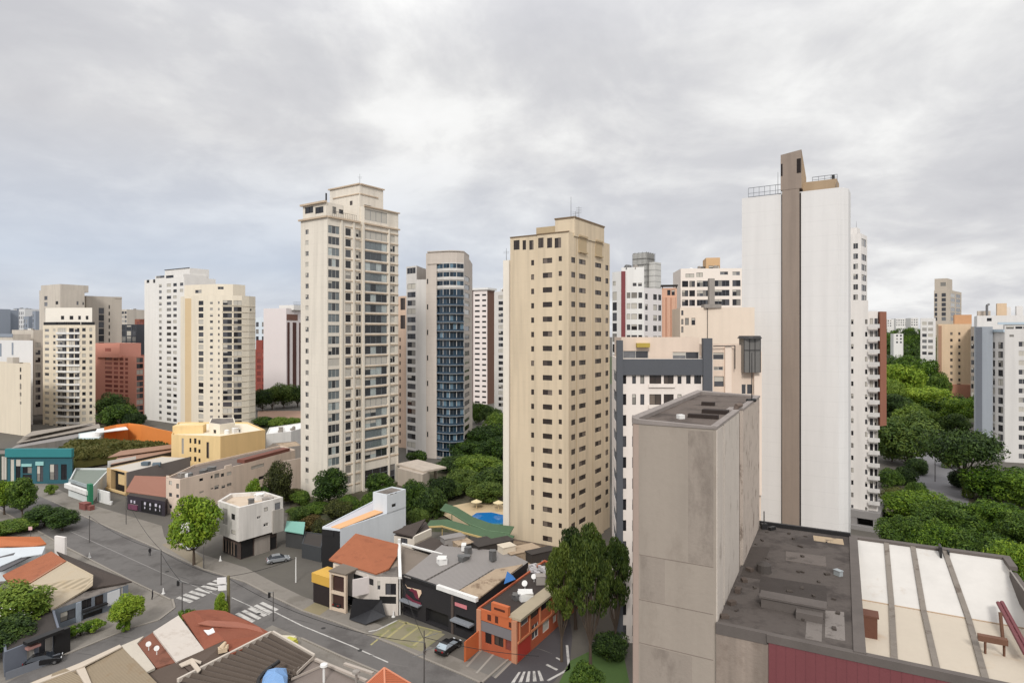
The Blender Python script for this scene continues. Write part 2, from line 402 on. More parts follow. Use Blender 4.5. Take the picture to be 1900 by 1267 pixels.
c.f[0].wins.append((c.f[0].t(677), c.f[0].t(733), .6, 5.6, 'k4'))
c.finish(PLASTER_H)
tr = MB()
for i in range(25):                            # floor bands between the rows, each flat face
    z = zr-2.93*i+1.4
    if i < 23: c.f[0].box(tr, .05, c.f[0].L-.05, z-.12, z+.12, .22)
    b.f[1].box(tr, b.f[1].t(640), b.f[1].L-.9, z-.1, z+.1, .15)
tr.build('floor_band', TRIM_H, T)
tr = MB()
for px in (633.5, 655.5): b.f[1].box(tr, b.f[1].t(px)-.28, b.f[1].t(px)+.28, 0, 74.5, .3)
for px in (674, 721): c.f[0].box(tr, c.f[0].t(px)-.3, c.f[0].t(px)+.3, 0, 74.5, .3)
tr.build('pilaster', PLASTER_H, T)
co_ = MB()
b.f[0].box(co_, -.5, b.f[0].L+.3, 74.3, 74.75, .55); b.f[1].box(co_, .32, b.f[1].L-.9, 74.3, 74.75, .5)
c.f[0].box(co_, -.3, c.f[0].L+.35, 74.1, 74.5, .45); c.f[0].box(co_, -.3, c.f[0].L+.35, 79.0, 79.3, .45)
co_.build('cornice', TRIM_H, T)
qi = foot(562, 605, 640, 166, 35, 6); p1 = Block(T, qi, 74, 79); p1.f[0].win(566, 384, 581, 396, 'w2'); p1.f[0].win(585, 384, 600, 396, 'w2'); p1.f[1].win(617, 384, 624, 397, 'w2')
p1.f[1].win(629, 389, 637, 397, 'w2'); p1.finish(PLASTER_H, name='penthouse_wall')
mb = MB(); p1.f[0].box(mb, -.5, p1.f[0].L+.4, 78.8, 79.3, .7); mb.build('canopy', TRIM_H, T)
qi = foot(612, 667, 711, 173, 35); p2 = Block(T, qi, 74, 85.6); p2.f[0].win(649, 373, 654, 381, 's1'); p2.f[1].win(676, 381, 689, 390, 'k'); p2.finish(PLASTER_H, name='crown_wall')
mb = MB(); p2.f[0].box(mb, -.4, p2.f[0].L+.3, 85.3, 85.65, .4); p2.f[1].box(mb, .32, p2.f[1].L+.3, 85.3, 85.65, .4)
p2.f[0].box(mb, 1.5, p2.f[0].L-.1, 82.6, 82.9, .2); p2.f[1].box(mb, .22, p2.f[1].L-2, 82.6, 82.9, .2); mb.build('cornice', TRIM_H, T)
mb = MB(); f = b.f[1]
for k in range(14):
    t = f.t(618)+k*.62; mb.tube(f.p(t, 74.8, -.2), f.p(t, 76.3, -.2), .03)
mb.tube(f.p(f.t(618), 76.3, -.2), f.p(f.t(618)+8.2, 76.3, -.2), .04); mb.build('railing', FR_DARK, T)
mb = MB(); a = p1.f[1].p(p1.f[1].t(607), 79, -.4); mb.tube(a, a+V((0, 0, 2.4)), .22); mb.build('flue', BLACK, T)
antenna(T, p2.f[1].p(1, 85.6, -1), 3, 2)

# ================================================================== curved blue tower behind it
W_I = M('grey_beige_tiles', (196, 184, 172), .8, .12, .3, streak=.14, lines=(2.95, .05, .2, 0)); W_IL = M('pale_grey_render', (205, 200, 194), .8, .1, .3, streak=.12)
root = bld('glass_tower', 'grey tower with a curved bay of blue glass balconies and round white top bands', [dp(755, 800, 226), dp(872, 800, 226)])
Y0 = 217; th = R(8); ex = V((math.cos(th), -math.sin(th)*.2)).normalized()
A = v2(dp(754, 0, 224)); Bp = v2(dp(773, 0, 220)); Cp = v2(dp(791, 0, 218.5)); D = v2(dp(810.5, 0, 217))
back = V((3, 22))
b1 = Block(root, [A, Bp, Bp+back, A+back], 0, zat(494, 222)); b1.f[0].grid([(756, 771, 'w2')], zat(533, 222)+.3, 2.98, 21, 1.9)
b1.f[0].win(755, 497, 771, 508, 'w3'); b1.finish(W_IL)
b2 = Block(root, [Bp, Cp, Cp+back, Bp+back], 0, zat(519, 220)); b2.finish(W_IL)
b3 = Block(root, [Cp+V((0, -.6)), D+V((0, -.6)), D+back, Cp+back], 0, zat(470, 217)); b3.f[0].grid([(792, 794.5)], zat(522, 217), 8.94, 7, 1.8, 'k'); b3.finish(W_I)
n = 4; arc = []
E = v2(dp(861, 0, 216.5))
for i in range(n+1):
    a = i/n; p = D.lerp(E, a); arc.append(p+V((0, -1)) * (4.2*math.sin(a*math.pi*.75+.35)-1.5))
ztop = zat(488, 216); fl = 2.95
for i in range(n):
    bk = Block(root, [arc[i], arc[i+1], arc[i+1]+V((.2, 9)), arc[i]+V((.2, 9))], 0, ztop)
    bk.f[0].tgrid([(.08, bk.f[0].L-.08)], zat(495, 215), fl, 24, 2.15, 'b1')
    bk.finish(W_IL, par=0)
for i in range(24):                            # balcony fronts: white bands at the top, dark glass below
    z = zat(495, 215)-fl*i-1.5; mb = MB(); k = .95 if i < 3 else .5
    for j in range(n):
        f = Face(arc[j], arc[j+1]); o = .7 if i > 2 else .25
        a, e = arc[j]+V((0, -o)), arc[j+1]+V((0, -o))
        mb.solid([(a.x, a.y, z+k), (e.x, e.y, z+k), (e.x, e.y+o-.02, z+k), (a.x, a.y+o-.02, z+k)], [(a.x, a.y, z), (e.x, e.y, z), (e.x, e.y+o-.02, z), (a.x, a.y+o-.02, z)])
    if i >= 3:
        sb = MB()
        for j in range(n):
            a, e = arc[j]+V((0, -.95)), arc[j+1]+V((0, -.95)); sb.solid([(a.x, a.y, z), (e.x, e.y, z), (e.x, e.y+.93, z), (a.x, a.y+.93, z)], [(a.x, a.y, z-.15), (e.x, e.y, z-.15), (e.x, e.y+.93, z-.15), (a.x, a.y+.93, z-.15)])
        sb.build('balcony_slab', M('slab_grey', (140, 148, 156), .7, .12), root)
    mb.build('balcony', W_IL if i < 3 else M('blue_glass_parapet', (44, 66, 84), .2, .3, 1.5, spec=.35, bmp=0) if i < 22 else GREYC, root)
Rr = v2(dp(872, 0, 228)); STY['b1'] = (2, FR_STEEL, G_BLUE, False, .07, 1)
b4 = Block(root, [E+V((0, .2)), Rr, Rr+V((0, 14)), E+V((-4, 14))], 0, zat(479, 222))
b4.f[0].grid([(862, 871, 'w')], zat(517, 220), fl, 22, 1.7); b4.finish(W_I)
cr = [arc[0]+V((-3.4, .3)), arc[1]+V((0, .3)), arc[2]+V((0, .3)), arc[3]+V((0, .3)), arc[4]+V((0, .3)), arc[4]+V((1, 12)), arc[0]+V((0, 12))]
b5 = Block(root, cr, ztop-.3, zat(468, 216)); b5.finish(W_I, name='crown_wall')
mb = MB(); mb.prism([p+V((0, -.35)) for p in cr[:5]]+[p for p in cr[5:]], zat(467.5, 216), zat(467.5, 216)+.35); mb.build('roof_slab', W_I, root)

# pinkish slab squeezed between the two
q = foot(738, 755.5, 766, 236, 30); root = bld('apartment_slab', 'narrow pinkish brown slab squeezed between beige tower and blue glass tower', q)
b = Block(root, q, 0, zat(549, 236)); b.f[0].grid([(741, 743.5)], zat(630, 238), 3, 16, 1.4, 'k'); b.f[0].win(743, 553, 752, 575, 'sh'); b.f[0].win(743, 585, 752, 610, 'sh'); b.finish(M('pinkish_render', (206, 176, 152), .85, .12, .3, streak=.15))

# white building with a brown flank, right of the blue tower
q = foot(874, 904, 918, 380, 28); root = bld('apartment_building', 'white block with paired slot windows and a plain brown flank', q)
b = Block(root, q, 0, zat(538, 385)); b.f[0].grid([(881, 890), (894.5, 902)], zat(548, 385), 3.3, 21, 1.1, 'k'); b.finish(M('white_pink_render', (228, 216, 210), .85, .1))
mb = MB(); b.f[1].box(mb, .1, b.f[1].L, 0, zat(540, 385), .12); mb.build('brown_flank', M('brown_cladding', (112, 80, 66), .8, .12), root)
mb = MB(); b.f[0].box(mb, -.2, 1.6, 0, zat(539, 385), .3); mb.build('brown_pilaster', M('mauve_brown', (112, 92, 90), .8, .1), root)
mb = MB(); mb.prism([p+V((0, 0)) for p in inset(q, -1)], zat(538, 385)-.2, zat(535, 385)); mb.build('roof_slab', WHITE, root)
q = foot(917, 936, 944, 300, 20); root = bld('apartment_building', 'grey white block with dark stacked bays, half hidden by the cream tower', q)
b = Block(root, q, 0, zat(541, 300)); b.f[0].grid([(925, 934, 'w2')], zat(551, 300), 2.9, 19, 1.7); b.finish(W_IL); clutter(root, q, zat(541, 300), 3, 3)

# ================================================================== cream tower
CREAM = M('cream_render', (210, 190, 159), .88, .08, .12, streak=.24, lines=(2.955, .04, .07, 1.1)); CREAM2 = M('tan_panel', (178, 156, 120), .88, .12)
q = foot(944.5, 1055, 1135, 122.6, 33); L_, C_, R_, B_ = q
T = bld('apartment_tower', 'cream apartment tower with small dark slot windows and an open roof gallery', q)
f0 = Face(L_, C_); ts = f0.t(997); v = f0.d; step = -f0.n*.45
fr = Face(C_, R_); te = fr.t(1120); uu = fr.d; stp = -fr.n*.5
z1 = 64.0
b = Block(T, [L_+step, L_+v*ts+step, L_+v*ts, C_, C_+uu*te, C_+uu*te+stp, R_+stp, B_], 0, z1)
zc = zat(487.4, 127.5); n = 19
b.f[0].grid([(985.5, 991)], zc, 2.955, n, 1.1, 's1')
b.f[2].grid([(1007, 1024.5, 'sh')], zc+.15, 2.955, n+1, 1.05); b.f[2].grid([(1036.5, 1042.5)], zc+.35, 2.955, n, .98, 's1')
zq = zc+.15
b.f[3].grid([(1060, 1067.5)], zq, 2.955, n, 1.12, 's1'); b.f[3].grid([(1074.5, 1087, 'sh'), (1104.3, 1115.8, 'sh')], zq, 2.955, n, 1.0); b.f[5].grid([(1123.5, 1129)], zq, 2.955, n, 1.15, 's1')
for x0, x1 in ((953, 964), (969.5, 976), (982, 990)): b.f[0].win(x0, 446, x1, 463.5, 'sh')
for x0, x1 in ((998.5, 1008.5), (1015, 1024.5), (1029, 1041)): b.f[2].win(x0, 441.5, x1, 460, 'sh')
b.finish(CREAM, par=.6)
q2 = foot(1030, 1066, 1121, 124.3, 33); k = Block(T, q2, z1-.65, 67.2); k.finish(CREAM, par=.4, name='penthouse_wall')
q3 = foot(995, 1031, 1040, 127.2, 33); k3 = Block(T, q3, z1-.65, 65.9); k3.finish(CREAM2, par=.3, name='penthouse_wall')
mb = MB(); f = b.f[3]
for x0, x1 in ((1073, 1087.5), (1104, 1116)):
    t0, t1 = f.t(x0), f.t(x1)
    for za, zb in ((63.9, 66.3), (60.6, 63.5)): f.box(mb, t0, t1, za, zb, .14)
    f.box(mb, t0-.1, t1+.1, 60.3, 60.6, .45); f.box(mb, t0-.1, t1+.1, 63.5, 63.85, .45)
mb.build('framed_panel', CREAM2, T)
mb = MB()
for px in (1069.5, 1100): f.box(mb, f.t(px)-.06, f.t(px)+.06, 0, z1-.1, .04)
mb.build('expansion_joint', CREAM2, T)
mb = MB(); k.f[1].box(mb, -.1, k.f[1].L+.1, 67.0, 67.3, .15); k.f[0].box(mb, -.1, k.f[0].L-.1, 67.0, 67.3, .15); b.f[2].box(mb, 0, b.f[2].L+.2, 63.9, 64.1, .15); b.f[0].box(mb, 0, b.f[0].L, 63.9, 64.1, .15); mb.build('cornice', M('dark_tan_edge', (120, 98, 72), .8), T)
antenna(T, k.f[0].p(2.6, 66.6, -2), 5.2); antenna(T, k.f[0].p(3.9, 66.6, -3), 3.2, 4); antenna(T, k.f[1].p(2.4, 66.6, -1), 2.2, 3)
q4 = foot(933.5, 944.2, 952, 130.5, 33); k4 = Block(T, q4, 3, zat(483, 131)); k4.finish(M('painted_lit_cream', (226, 216, 200), .85, .1, .2, streak=.15), name='lit_side_wall')  # lit narrow side of the tower, its brightness painted as a paler cream
antenna(T, k4.f[0].p(.5, zat(483, 131), -.5), 2.6, 2)

# ================================================================== white tower with the brown shaft
WT = M('white_siding', (215, 212, 209), .75, .05, .15, streak=.09, lines=(2.9, .06, .1, 0)); BRN = M('brown_render', (144, 128, 115), .88, .12, .2, streak=.22); BRN2 = M('tan_render_top', (170, 144, 112), .85, .15, .3, streak=.2)
q = foot(1376.5, 1556, 1700, 118, 33, 9); L_, C_, R_, B_ = q
T = bld('apartment_tower', 'white windowless tower with a brown vertical shaft rising above its roof', q)
vd = (C_-L_).normalized(); ud = (R_-C_).normalized(); ch = (vd+ud*1.25).normalized()*2.4
pts = [L_, C_, C_+ch*.5+vd*.12, C_+ch, C_+ch+ud*5, B_+vd*2]
b = Block(T, pts, 0, 71.6); b.finish(WT, par=.9); f = b.f[0]
t0, t1 = f.t(1452), f.t(1483.5)
mb = MB(); f.box(mb, t0, t1, 0, 72.2, .55); mb.build('shaft', BRN, T)
mb = MB(); f.box(mb, t0-.22, t0-.02, 0, 71.4, .03); f.box(mb, t1+.02, t1+.28, 0, 71.4, .03); mb.build('painted_shadow_strip', M('painted_shadow', (48, 38, 36), .9), T)  # dark strips on the wall face paint the shadows beside the shaft
ta, tb = f.t(1449.5), f.t(1488); zt = 79.7; dep = 5.6
mb = MB(); a = [f.p(ta, 72.2, .6), f.p(tb, 72.2, .6), f.p(tb, 72.2, -dep), f.p(ta, 72.2, -dep)]
mb.solid([V((a[0].x, a[0].y, zt-.5)), V((a[1].x, a[1].y, zt)), V((a[2].x, a[2].y, zt-4.2)), V((a[3].x, a[3].y, zt-4.6))], a, 0)
mb.build('shaft_head', [BRN], T)
mb = MB(); g = Face((a[1].x, a[1].y), (a[2].x, a[2].y)); g.box(mb, .02, g.L-.02, 72.2, zt-4.3, .03); mb.poly([g.p(.02, zt-4.3, .03), g.p(g.L-.02, zt-4.3, .03), g.p(.02, zt-.15, .03)]); mb.build('side_panel', BRN2, T)
mb = MB(); f.box(mb, tb-.85, tb-.1, 75.2, 78, .64); f.box(mb, ta+.02, ta+.35, 75.0, 77.4, .64); mb.build('slot', M('painted_shadow2', (40, 33, 31), .9), T)
mb = MB(); f.box(mb, tb, f.t(1551), 70.8, 73.6, -1.2, 6); mb.build('lift_house', BRN2, T)
def rail(f, ta, tb, z, h, inn, root, n=6, mid=True):
    mb = MB(); t = ta
    for i in range(n+1):
        t = ta+(tb-ta)*i/n; mb.tube(f.p(t, z, -inn), f.p(t, z+h, -inn), .045)
    mb.tube(f.p(ta, z+h, -inn), f.p(tb, z+h, -inn), .06)
    if mid: mb.tube(f.p(ta, z+h*.5, -inn), f.p(tb, z+h*.5, -inn), .045); mb.tube(f.p(ta, z+h*.15, -inn), f.p(tb, z+h*.15, -inn), .1)
    return mb.build('railing', FR_STEEL, root)
rail(f, f.t(1387), f.t(1448), 71.5, 2.2, .8, T); rail(f, f.t(1504), f.t(1551), 73.6, 1.1, 2.5, T, 4)
mb = MB(); f.box(mb, f.t(1541), f.t(1546), 73.6, 74.6, -2, 3); mb.build('vent', BLACK, T); antenna(T, f.p(f.t(1440), 71.5, -2), 5)
antenna(T, f.p(f.L-.5, 71.6, -1), 1.2)

# white apartments with balconies right of it, brown fin
WQ = M('white_render', (226, 220, 214), .8, .08, .2, streak=.14)
q = foot(1571, 1612, 1633, 139, 18); L_, C_, R_, B_ = q; q[1] = C_
T = bld('apartment_building', 'white apartment block with stacked balconies and a brown fin, garage at its foot', q)
fA = v2(dp(1570, 0, 142)); fB = v2(dp(1611, 0, 139)); fC = v2(dp(1632.5, 0, 137.8))
zt = zat(557.5, 140); zb = zat(945, 140)
b = Block(T, [fA, fB, fB+V((6, 17)), fA+V((6, 17))], zb, zt); z0 = zat(597, 140)
b.f[0].grid([(1579.2, 1583.5), (1605, 1609.5)], z0, 2.81, 16, 1.05, 'w'); b.finish(WQ, par=.5)
c = Block(T, [fB+V((.1, .9)), fC+V((.1, .9)), fC+V((6, 16)), fB+V((6, 16))], zb, zat(577, 138)); c.f[0].grid([(1614, 1620, 'w'), (1622.5, 1630.5, 'w2')], z0-.1, 2.81, 15, 1.7); c.finish(WQ, par=0)
for i in range(15):
    mb = MB(); z = z0-2.81*i-1.3; g = Face(fB, fC); g.box(mb, .1, g.L, z-.12, z+.02, .75, .3); g.box(mb, .1, g.L, z+.02, z+.75, .75, -.66)
    mb.build('balcony', M('balcony_front', (206, 202, 198), .7, .1, streak=.25), T)
mb = MB(); a = v2(dp(1633.2, 0, 137.6)); e = v2(dp(1645, 0, 138.6)); mb.prism([a, e, e+V((5, 16)), a+V((5, 16))], zat(790, 138), zat(578, 138)); mb.build('brown_fin', M('terracotta_render', (146, 92, 70), .85, .12, streak=.15), T)
mb = MB(); g = Face(v2(dp(1570, 0, 141)), v2(dp(1634, 0, 137))); g.box(mb, 0, g.L, zb-1.6, zb, .5, 14); g.box(mb, 0, 2.2, 0, zb-1.6, .4, 14); g.box(mb, g.L-1.4, g.L-.7, 0, zb-1.6, .4, 1); g.box(mb, 0, g.L, 0, .9, 1.4, .2); mb.build('garage', M('grey_garage', (138, 134, 132), .85, .15), T)
mb = MB(); g.box(mb, 2.2, g.L-1.5, 0, zb-1.6, -2.2, 5); mb.build('garage_recess', BLACK, T)

# slim white tower peeping behind
q = foot(1574, 1597, 1609, 190, 42); root = bld('apartment_tower', 'slim white tower peeping out behind the windowless white tower', q)
b = Block(root, q, 20, zat(433, 190)); b.f[0].grid([(1583, 1592, 'm2')], zat(456, 190), 3.15, 8, 1.7); b.f[1].grid([(1598.5, 1607.5, 'w2')], zat(476, 190), 3.15, 7, 1.9)
b.f[1].win(1598.5, 444, 1607.5, 458, 'm2'); b.finish(WQ)
q = foot(1575, 1590, 1596, 193, 42); k = Block(root, q, zat(434, 190), zat(419, 190)); k.finish(WQ, par=.3, name='penthouse_wall'); antenna(root, k.f[0].p(2, zat(419, 190), -.5), 2)
# ================================================================== white flats with a charcoal frame
WM = M('warm_white_render', (226, 214, 204), .85, .08, .2, streak=.1); CHAR = M('charcoal_paint', (84, 86, 91), .75, .1); BEI = M('peach_beige_render', (216, 194, 174), .85, .09, .2, streak=.12)
q = foot(1136.5, 1146, 1322, 88, 6); C_ = V(((1146-CX)/F*88, 88)); th = R(1.0)
fr_ = V((math.cos(th), -math.sin(th))); lf = V((.1, 1)).normalized()
wid = (1322-1146)/F*88; q = [C_+lf*11, C_, C_+fr_*wid, C_+fr_*wid+lf*13, C_+lf*13]
T = bld('apartment_building', 'white apartment block framed by charcoal beam and columns, behind the brown stair tower', q)
b = Block(T, [q[4], q[1], q[2], q[3]], 0, 40.3); f = b.f[1]; zc = zat(702, 88); dz = 2.98
f.grid([(1173, 1180), (1188, 1195.5), (1257, 1264.5), (1273, 1281.5), (1288, 1301, 'w2')], zc, dz, 13, 1.5); f.grid([(1205, 1227), (1231.5, 1250)], zc, dz, 13, 1.5, 'sh')
f.grid([(1155, 1162)], zc, dz, 13, 1.55, 'w'); g = b.f[0]; g.tgrid([(g.L-8.6, g.L-1.2)], zc, dz, 13, 1.6, 'w4'); b.finish(WM, par=.5)
mb = MB(); f.box(mb, -.15, f.t(1155), 0, 42.9, .5, .4); mb.build('corner_column', CHAR, T)
mb = MB(); f.box(mb, f.t(1155)+.02, f.t(1303), 38.0, 40.25, .35); mb.build('beam', CHAR, T)
mb = MB(); f.box(mb, f.t(1303)+.01, f.t(1320), 33, 43.2, .5, .4); mb.build('column', CHAR, T)
mb = MB()
for i in range(13): z = zc-dz*i; f.box(mb, f.t(1203), f.t(1252), z-1.25, z-.78, .25)
mb.build('balcony', WM, T)
q5 = [f.p(f.t(1155.5), 0, -1.2), f.p(f.t(1302), 0, -1.2), f.p(f.t(1302), 0, -8), f.p(f.t(1155.5), 0, -8)]
k = Block(T, q5, 40, 43.3); k.f[0].win(1156, 651, 1203, 665, 'm2'); k.f[0].win(1248, 653, 1301, 666, 'm2'); k.finish(BEI, par=.4, name='penthouse_wall')
mb = MB(); k.f[0].box(mb, k.f[0].t(1180), k.f[0].t(1204), 41.9, 42.5, .8); mb.build('awning', M('yellow_awning', (176, 150, 40), .7, .2), T)
STY['w4n'] = STY['w4']
# beige wing to the right of it, with light shafts
q = [V((25.9+2.2, 92)), V(((1412-CX)/F*92, 92)), V(((1412-CX)/F*92+3, 104)), V((31, 104))]
root = bld('apartment_building', 'peach beige block with a dark glazed bay, squeezed against the white windowless tower', q)
q[0] = V(((1321-CX)/F*92, 92))
b = Block(root, q, 0, zat(640, 92)); f = b.f[0]; f.win(1323, 654, 1343, 667, 'm'); f.win(1324, 680, 1342, 687, 'p2'); f.win(1325, 698, 1343, 717, 'w'); f.win(1376, 713, 1384, 731, 'm'); f.win(1386, 713, 1396, 731, 'm'); b.finish(BEI, par=.4)
mb = MB(); f.box(mb, f.t(1344), f.t(1356), 20, zat(641, 92), .35); f.box(mb, f.t(1397), f.t(1411), 20, zat(652, 92), .5); mb.build('pier', M('light_beige_render', (226, 206, 188), .85, .08, streak=.12), root)
mb = MB(); c = f.p(f.t(1390), zat(690, 92), .2)
mb.box((c.x, c.y, zat(690, 92)), 2.4, 2.0, zat(628, 92)-zat(690, 92)); mb.build('glazed_bay', M('smoked_bay_glass', (104, 101, 97), .25, .25, 1.2, spec=.5, bmp=0), root); mb = MB()
for k in range(4): mb.box((c.x-1.2+.8*k, c.y-1.02, zat(690, 92)), .09, .08, zat(628, 92)-zat(690, 92))
mb.box((c.x, c.y-1.03, zat(650, 92)), 2.4, .08, .12); mb.build('bay_frame', FR_DARK, root)
mb = MB(); mb.tube((c.x, c.y, zat(628, 92)), (c.x, c.y, zat(623, 92)), 1.75, 1.5, 18); mb.build('bay_roof', FR_DARK, root)
mb = MB(); mb.path([f.p(f.t(1321), zat(642, 92), .6), f.p(f.t(1361), zat(641, 92), .6), f.p(f.t(1361), zat(684, 92), .6)], .07); mb.build('pipe', BLACK, root)
# beige blank block behind
q = foot(1262, 1400, 1410, 116, 6, 10); root = bld('apartment_building', 'blank beige block with two small windows and a rooftop chimney below the banded building', q)
b = Block(root, q, 0, zat(571, 118)); f = b.f[0]; f.win(1264, 576, 1268, 585); f.win(1264, 592, 1268, 602); f.win(1264, 606, 1268, 617); f.win(1271, 590, 1278, 603); f.win(1283, 590, 1290, 603); b.finish(M('sand_render', (218, 200, 180), .85, .08, .2, streak=.1))
mb = MB(); p = b.f[0].p(b.f[0].t(1321), zat(572, 118), -.6); mb.box((p.x, p.y, p.z), 1.0, 1.0, 5.6); mb.box((p.x, p.y, p.z), 3.2, 2, .7); mb.build('chimney', GREYC, root)
mb = MB(); b.f[0].box(mb, b.f[0].t(1312), b.f[0].t(1312)+.1, 8, zat(573, 118), .1); mb.build('pipe', BLACK, root)
# banded building with an ochre penthouse
q = foot(1263, 1385, 1390, 192, 5, 14); root = bld('apartment_building', 'white banded block with ribbon windows and an ochre penthouse', q)
b = Block(root, q, 0, zat(500, 196)); f = b.f[0]; z0 = zat(528, 196)
for g, cs in ((b.f[0], [(1265.5, 1277, 'w2'), (1279, 1289.5, 'w2'), (1293, 1316, 'w4')]),): g.grid(cs, z0, 2.95, 6, 1.9)
b.f[0].grid([(1326, 1353.5, 'w4'), (1359, 1374, 'w2')], z0+.1, 2.95, 6, 1.9); f.win(1272, 508, 1288, 515, 'w2'); f.win(1292, 506, 1304, 514, 'w2'); b.f[0].win(1336, 504, 1351, 510, 'm2'); b.f[0].win(1359, 504, 1373, 511, 'm2')
b.finish(M('ivory_render', (228, 216, 204), .85, .08)); q2 = foot(1310, 1336, 1354, 198, 10, 8); k = Block(root, q2, zat(502, 196), zat(478, 198)); k.f[0].win(1315, 493, 1323, 500, 'w'); k.f[0].win(1327, 493, 1335, 500); k.finish(M('ochre_render', (204, 164, 116), .85, .12), name='penthouse_wall'); clutter(root, q, zat(501, 196), 4, 5)
# red striped white building
q = foot(1137, 1164, 1198, 172, 12); root = bld('apartment_building', 'white block with a dark red vertical stripe beside the cream tower', [dp(1137, 0, 176), dp(1228, 0, 176)])
A, B_, Cc, D = v2(dp(1136, 0, 176)), v2(dp(1153, 0, 173)), v2(dp(1195, 0, 171)), v2(dp(1228, 0, 178)); bk = V((3, 14)); z0 = zat(548, 172)
b = Block(root, [A, B_, B_+bk, A+bk], 0, zat(504, 174)); b.f[0].win(1137, 522, 1142.5, 530); b.f[0].grid([(1136.5, 1144.5)], z0, 2.95, 8, 2.3, 'w'); b.finish(WHITE)
c = Block(root, [B_, Cc, Cc+bk, B_+bk], 0, zat(496, 172)); c.f[0].grid([(1163, 1169.5), (1171.5, 1182), (1184.5, 1191.5)], z0, 2.95, 8, 1.55, 'w'); c.f[0].win(1174, 525, 1181, 531); c.f[0].win(1184, 525, 1191, 531); c.finish(WHITE)
d = Block(root, [Cc, D, D+bk, Cc+bk], 0, zat(535, 174)); d.f[0].grid([(1197, 1202), (1212, 1219, 'w'), (1221.5, 1227)], z0-.3, 2.95, 8, 1.6, 'w'); d.finish(M('pale_lilac_white', (220, 214, 212), .85, .08)); clutter(root, [A, B_, Cc], zat(500, 172), 4, 8)
mb = MB(); c.f[0].box(mb, 0, c.f[0].t(1160.5), 0, zat(503, 172), .4); mb.build('red_stripe', M('dark_red_render', (128, 62, 66), .8, .1), root)
# lattice clad tower
q = foot(1174, 1200, 1228, 300, 40, 8); root = bld('office_tower', 'grey tower wrapped in scaffold netting above the red striped block', q); b = Block(root, q, 20, zat(468, 300))
NET = M('scaffold_net', (198, 196, 190), .9, .35, 1.2, lines=(2.8, .5, .35)); b.finish(NET, par=0)
q2 = foot(1203, 1216, 1229, 299, 40, 6); k = Block(root, q2, 20, zat(486, 299)); k.finish(NET, par=0, name='side_wall')
mb = MB()
for g in b.f[:2]:
    for i in range(12): t = g.L*i/11; mb.tube(g.p(t, 40, .3), g.p(t, b.z1-.5+ (i % 3)*.4, .3), .09, n=4)
    for z in range(44, int(b.z1), 3): mb.tube(g.p(0, z, .3), g.p(g.L, z, .3), .08, n=4)
mb.build('scaffold', FR_DARK, root)
# salmon block
q = foot(1228, 1256, 1270, 183, 12, 10); root = bld('apartment_building', 'salmon block with rounded ribs, dark roof pergola and a planted terrace', q); b = Block(root, q, 0, zat(534, 183)); b.f[0].win(1238, 538, 1244, 548); b.f[0].win(1246, 538, 1252, 548); SAL = M('salmon_render', (206, 160, 132), .85, .1); b.finish(SAL)
mb = MB(); g = b.f[0]
for px in (1231, 1240, 1249): p = g.p(g.t(px), 30, 0); mb.tube(p, V((p.x, p.y, zat(552, 183))), .75, .75, 10)
mb.build('rib', SAL, root)
mb = MB(); g.box(mb, -.3, g.L+.3, b.z1+.6, b.z1+.9, .6, 5); g.box(mb, 0, .3, b.z1, b.z1+.6, .3); g.box(mb, g.L-.3, g.L, b.z1, b.z1+.6, .3); mb.build('pergola', FR_DARK, root)
# ================================================================== foreground stair tower and roof terrace
BRW = M('brown_beige_render', (154, 142, 129), .92, .1, .3, streak=.14, stain=((118, 106, 96), .45, .57, .3, .4), bmp=.25)
PALEW = M('weathered_pale_render', (190, 179, 167), .92, .14, .6, streak=.08, stain=((112, 98, 88), .7, .58, .6, .45), bmp=.4)
ROUGH = M('rough_stained_concrete', (184, 169, 155), .95, .22, 1.2, streak=.1, stain=((92, 76, 66), .9, .54, .75, .6), bmp=.6)
th = R(28); U_ = V((math.sin(th), math.cos(th))); Vd = V((math.cos(th), -math.sin(th)))   # away to the right; along the front to the right
B0 = V(((1328-CX)/F*38, 38)); A0 = B0-Vd*5.37; zN = 38.1
T = bld('stair_tower', 'brown windowless stair tower nearest the viewer with a sunken felt roof', [A0, B0, B0+U_*18, A0+U_*18])
dpth = 21.5; ch = [A0+U_*.55, A0+U_*.08+Vd*.42, ]
pts = [A0+U_*dpth, A0+U_*.5, A0+U_*.1+Vd*.16, A0+Vd*.55, B0-Vd*.12, B0+U_*.12, B0+U_*9.6, B0+U_*9.6-Vd*.5, B0+U_*10.8-Vd*.5, B0+U_*10.8+Vd*.15, B0+U_*dpth+Vd*.15]
mb = MB(); ff = [Face(pts[i], pts[(i+1) % len(pts)]) for i in range(len(pts))]
for i, f in enumerate(ff):
    if i not in (5, 6, 7, 8, 9): mb.poly([f.p(0, 0), f.p(f.L, 0), f.p(f.L, zN), f.p(0, zN)])
mb.build('wall', BRW, T)
mb = MB()
for i in (5, 6, 7): f = ff[i]; mb.poly([f.p(0, 0), f.p(f.L, 0), f.p(f.L, zN), f.p(0, zN)])
mb.build('side_wall', PALEW, T)
mb = MB()
for i in (8, 9): f = ff[i]; mb.poly([f.p(0, 0), f.p(f.L, 0), f.p(f.L, zN), f.p(0, zN)])
mb.build('rear_wall', ROUGH, T)
inn = inset(pts, .38); mb = MB()
lip = []
def zl(p):                                    # the coping rises towards the left corner
    a = (v2(p)-B0).dot(-Vd); return zN+.12+.26*max(0, (a-3.2)/2.2)**2
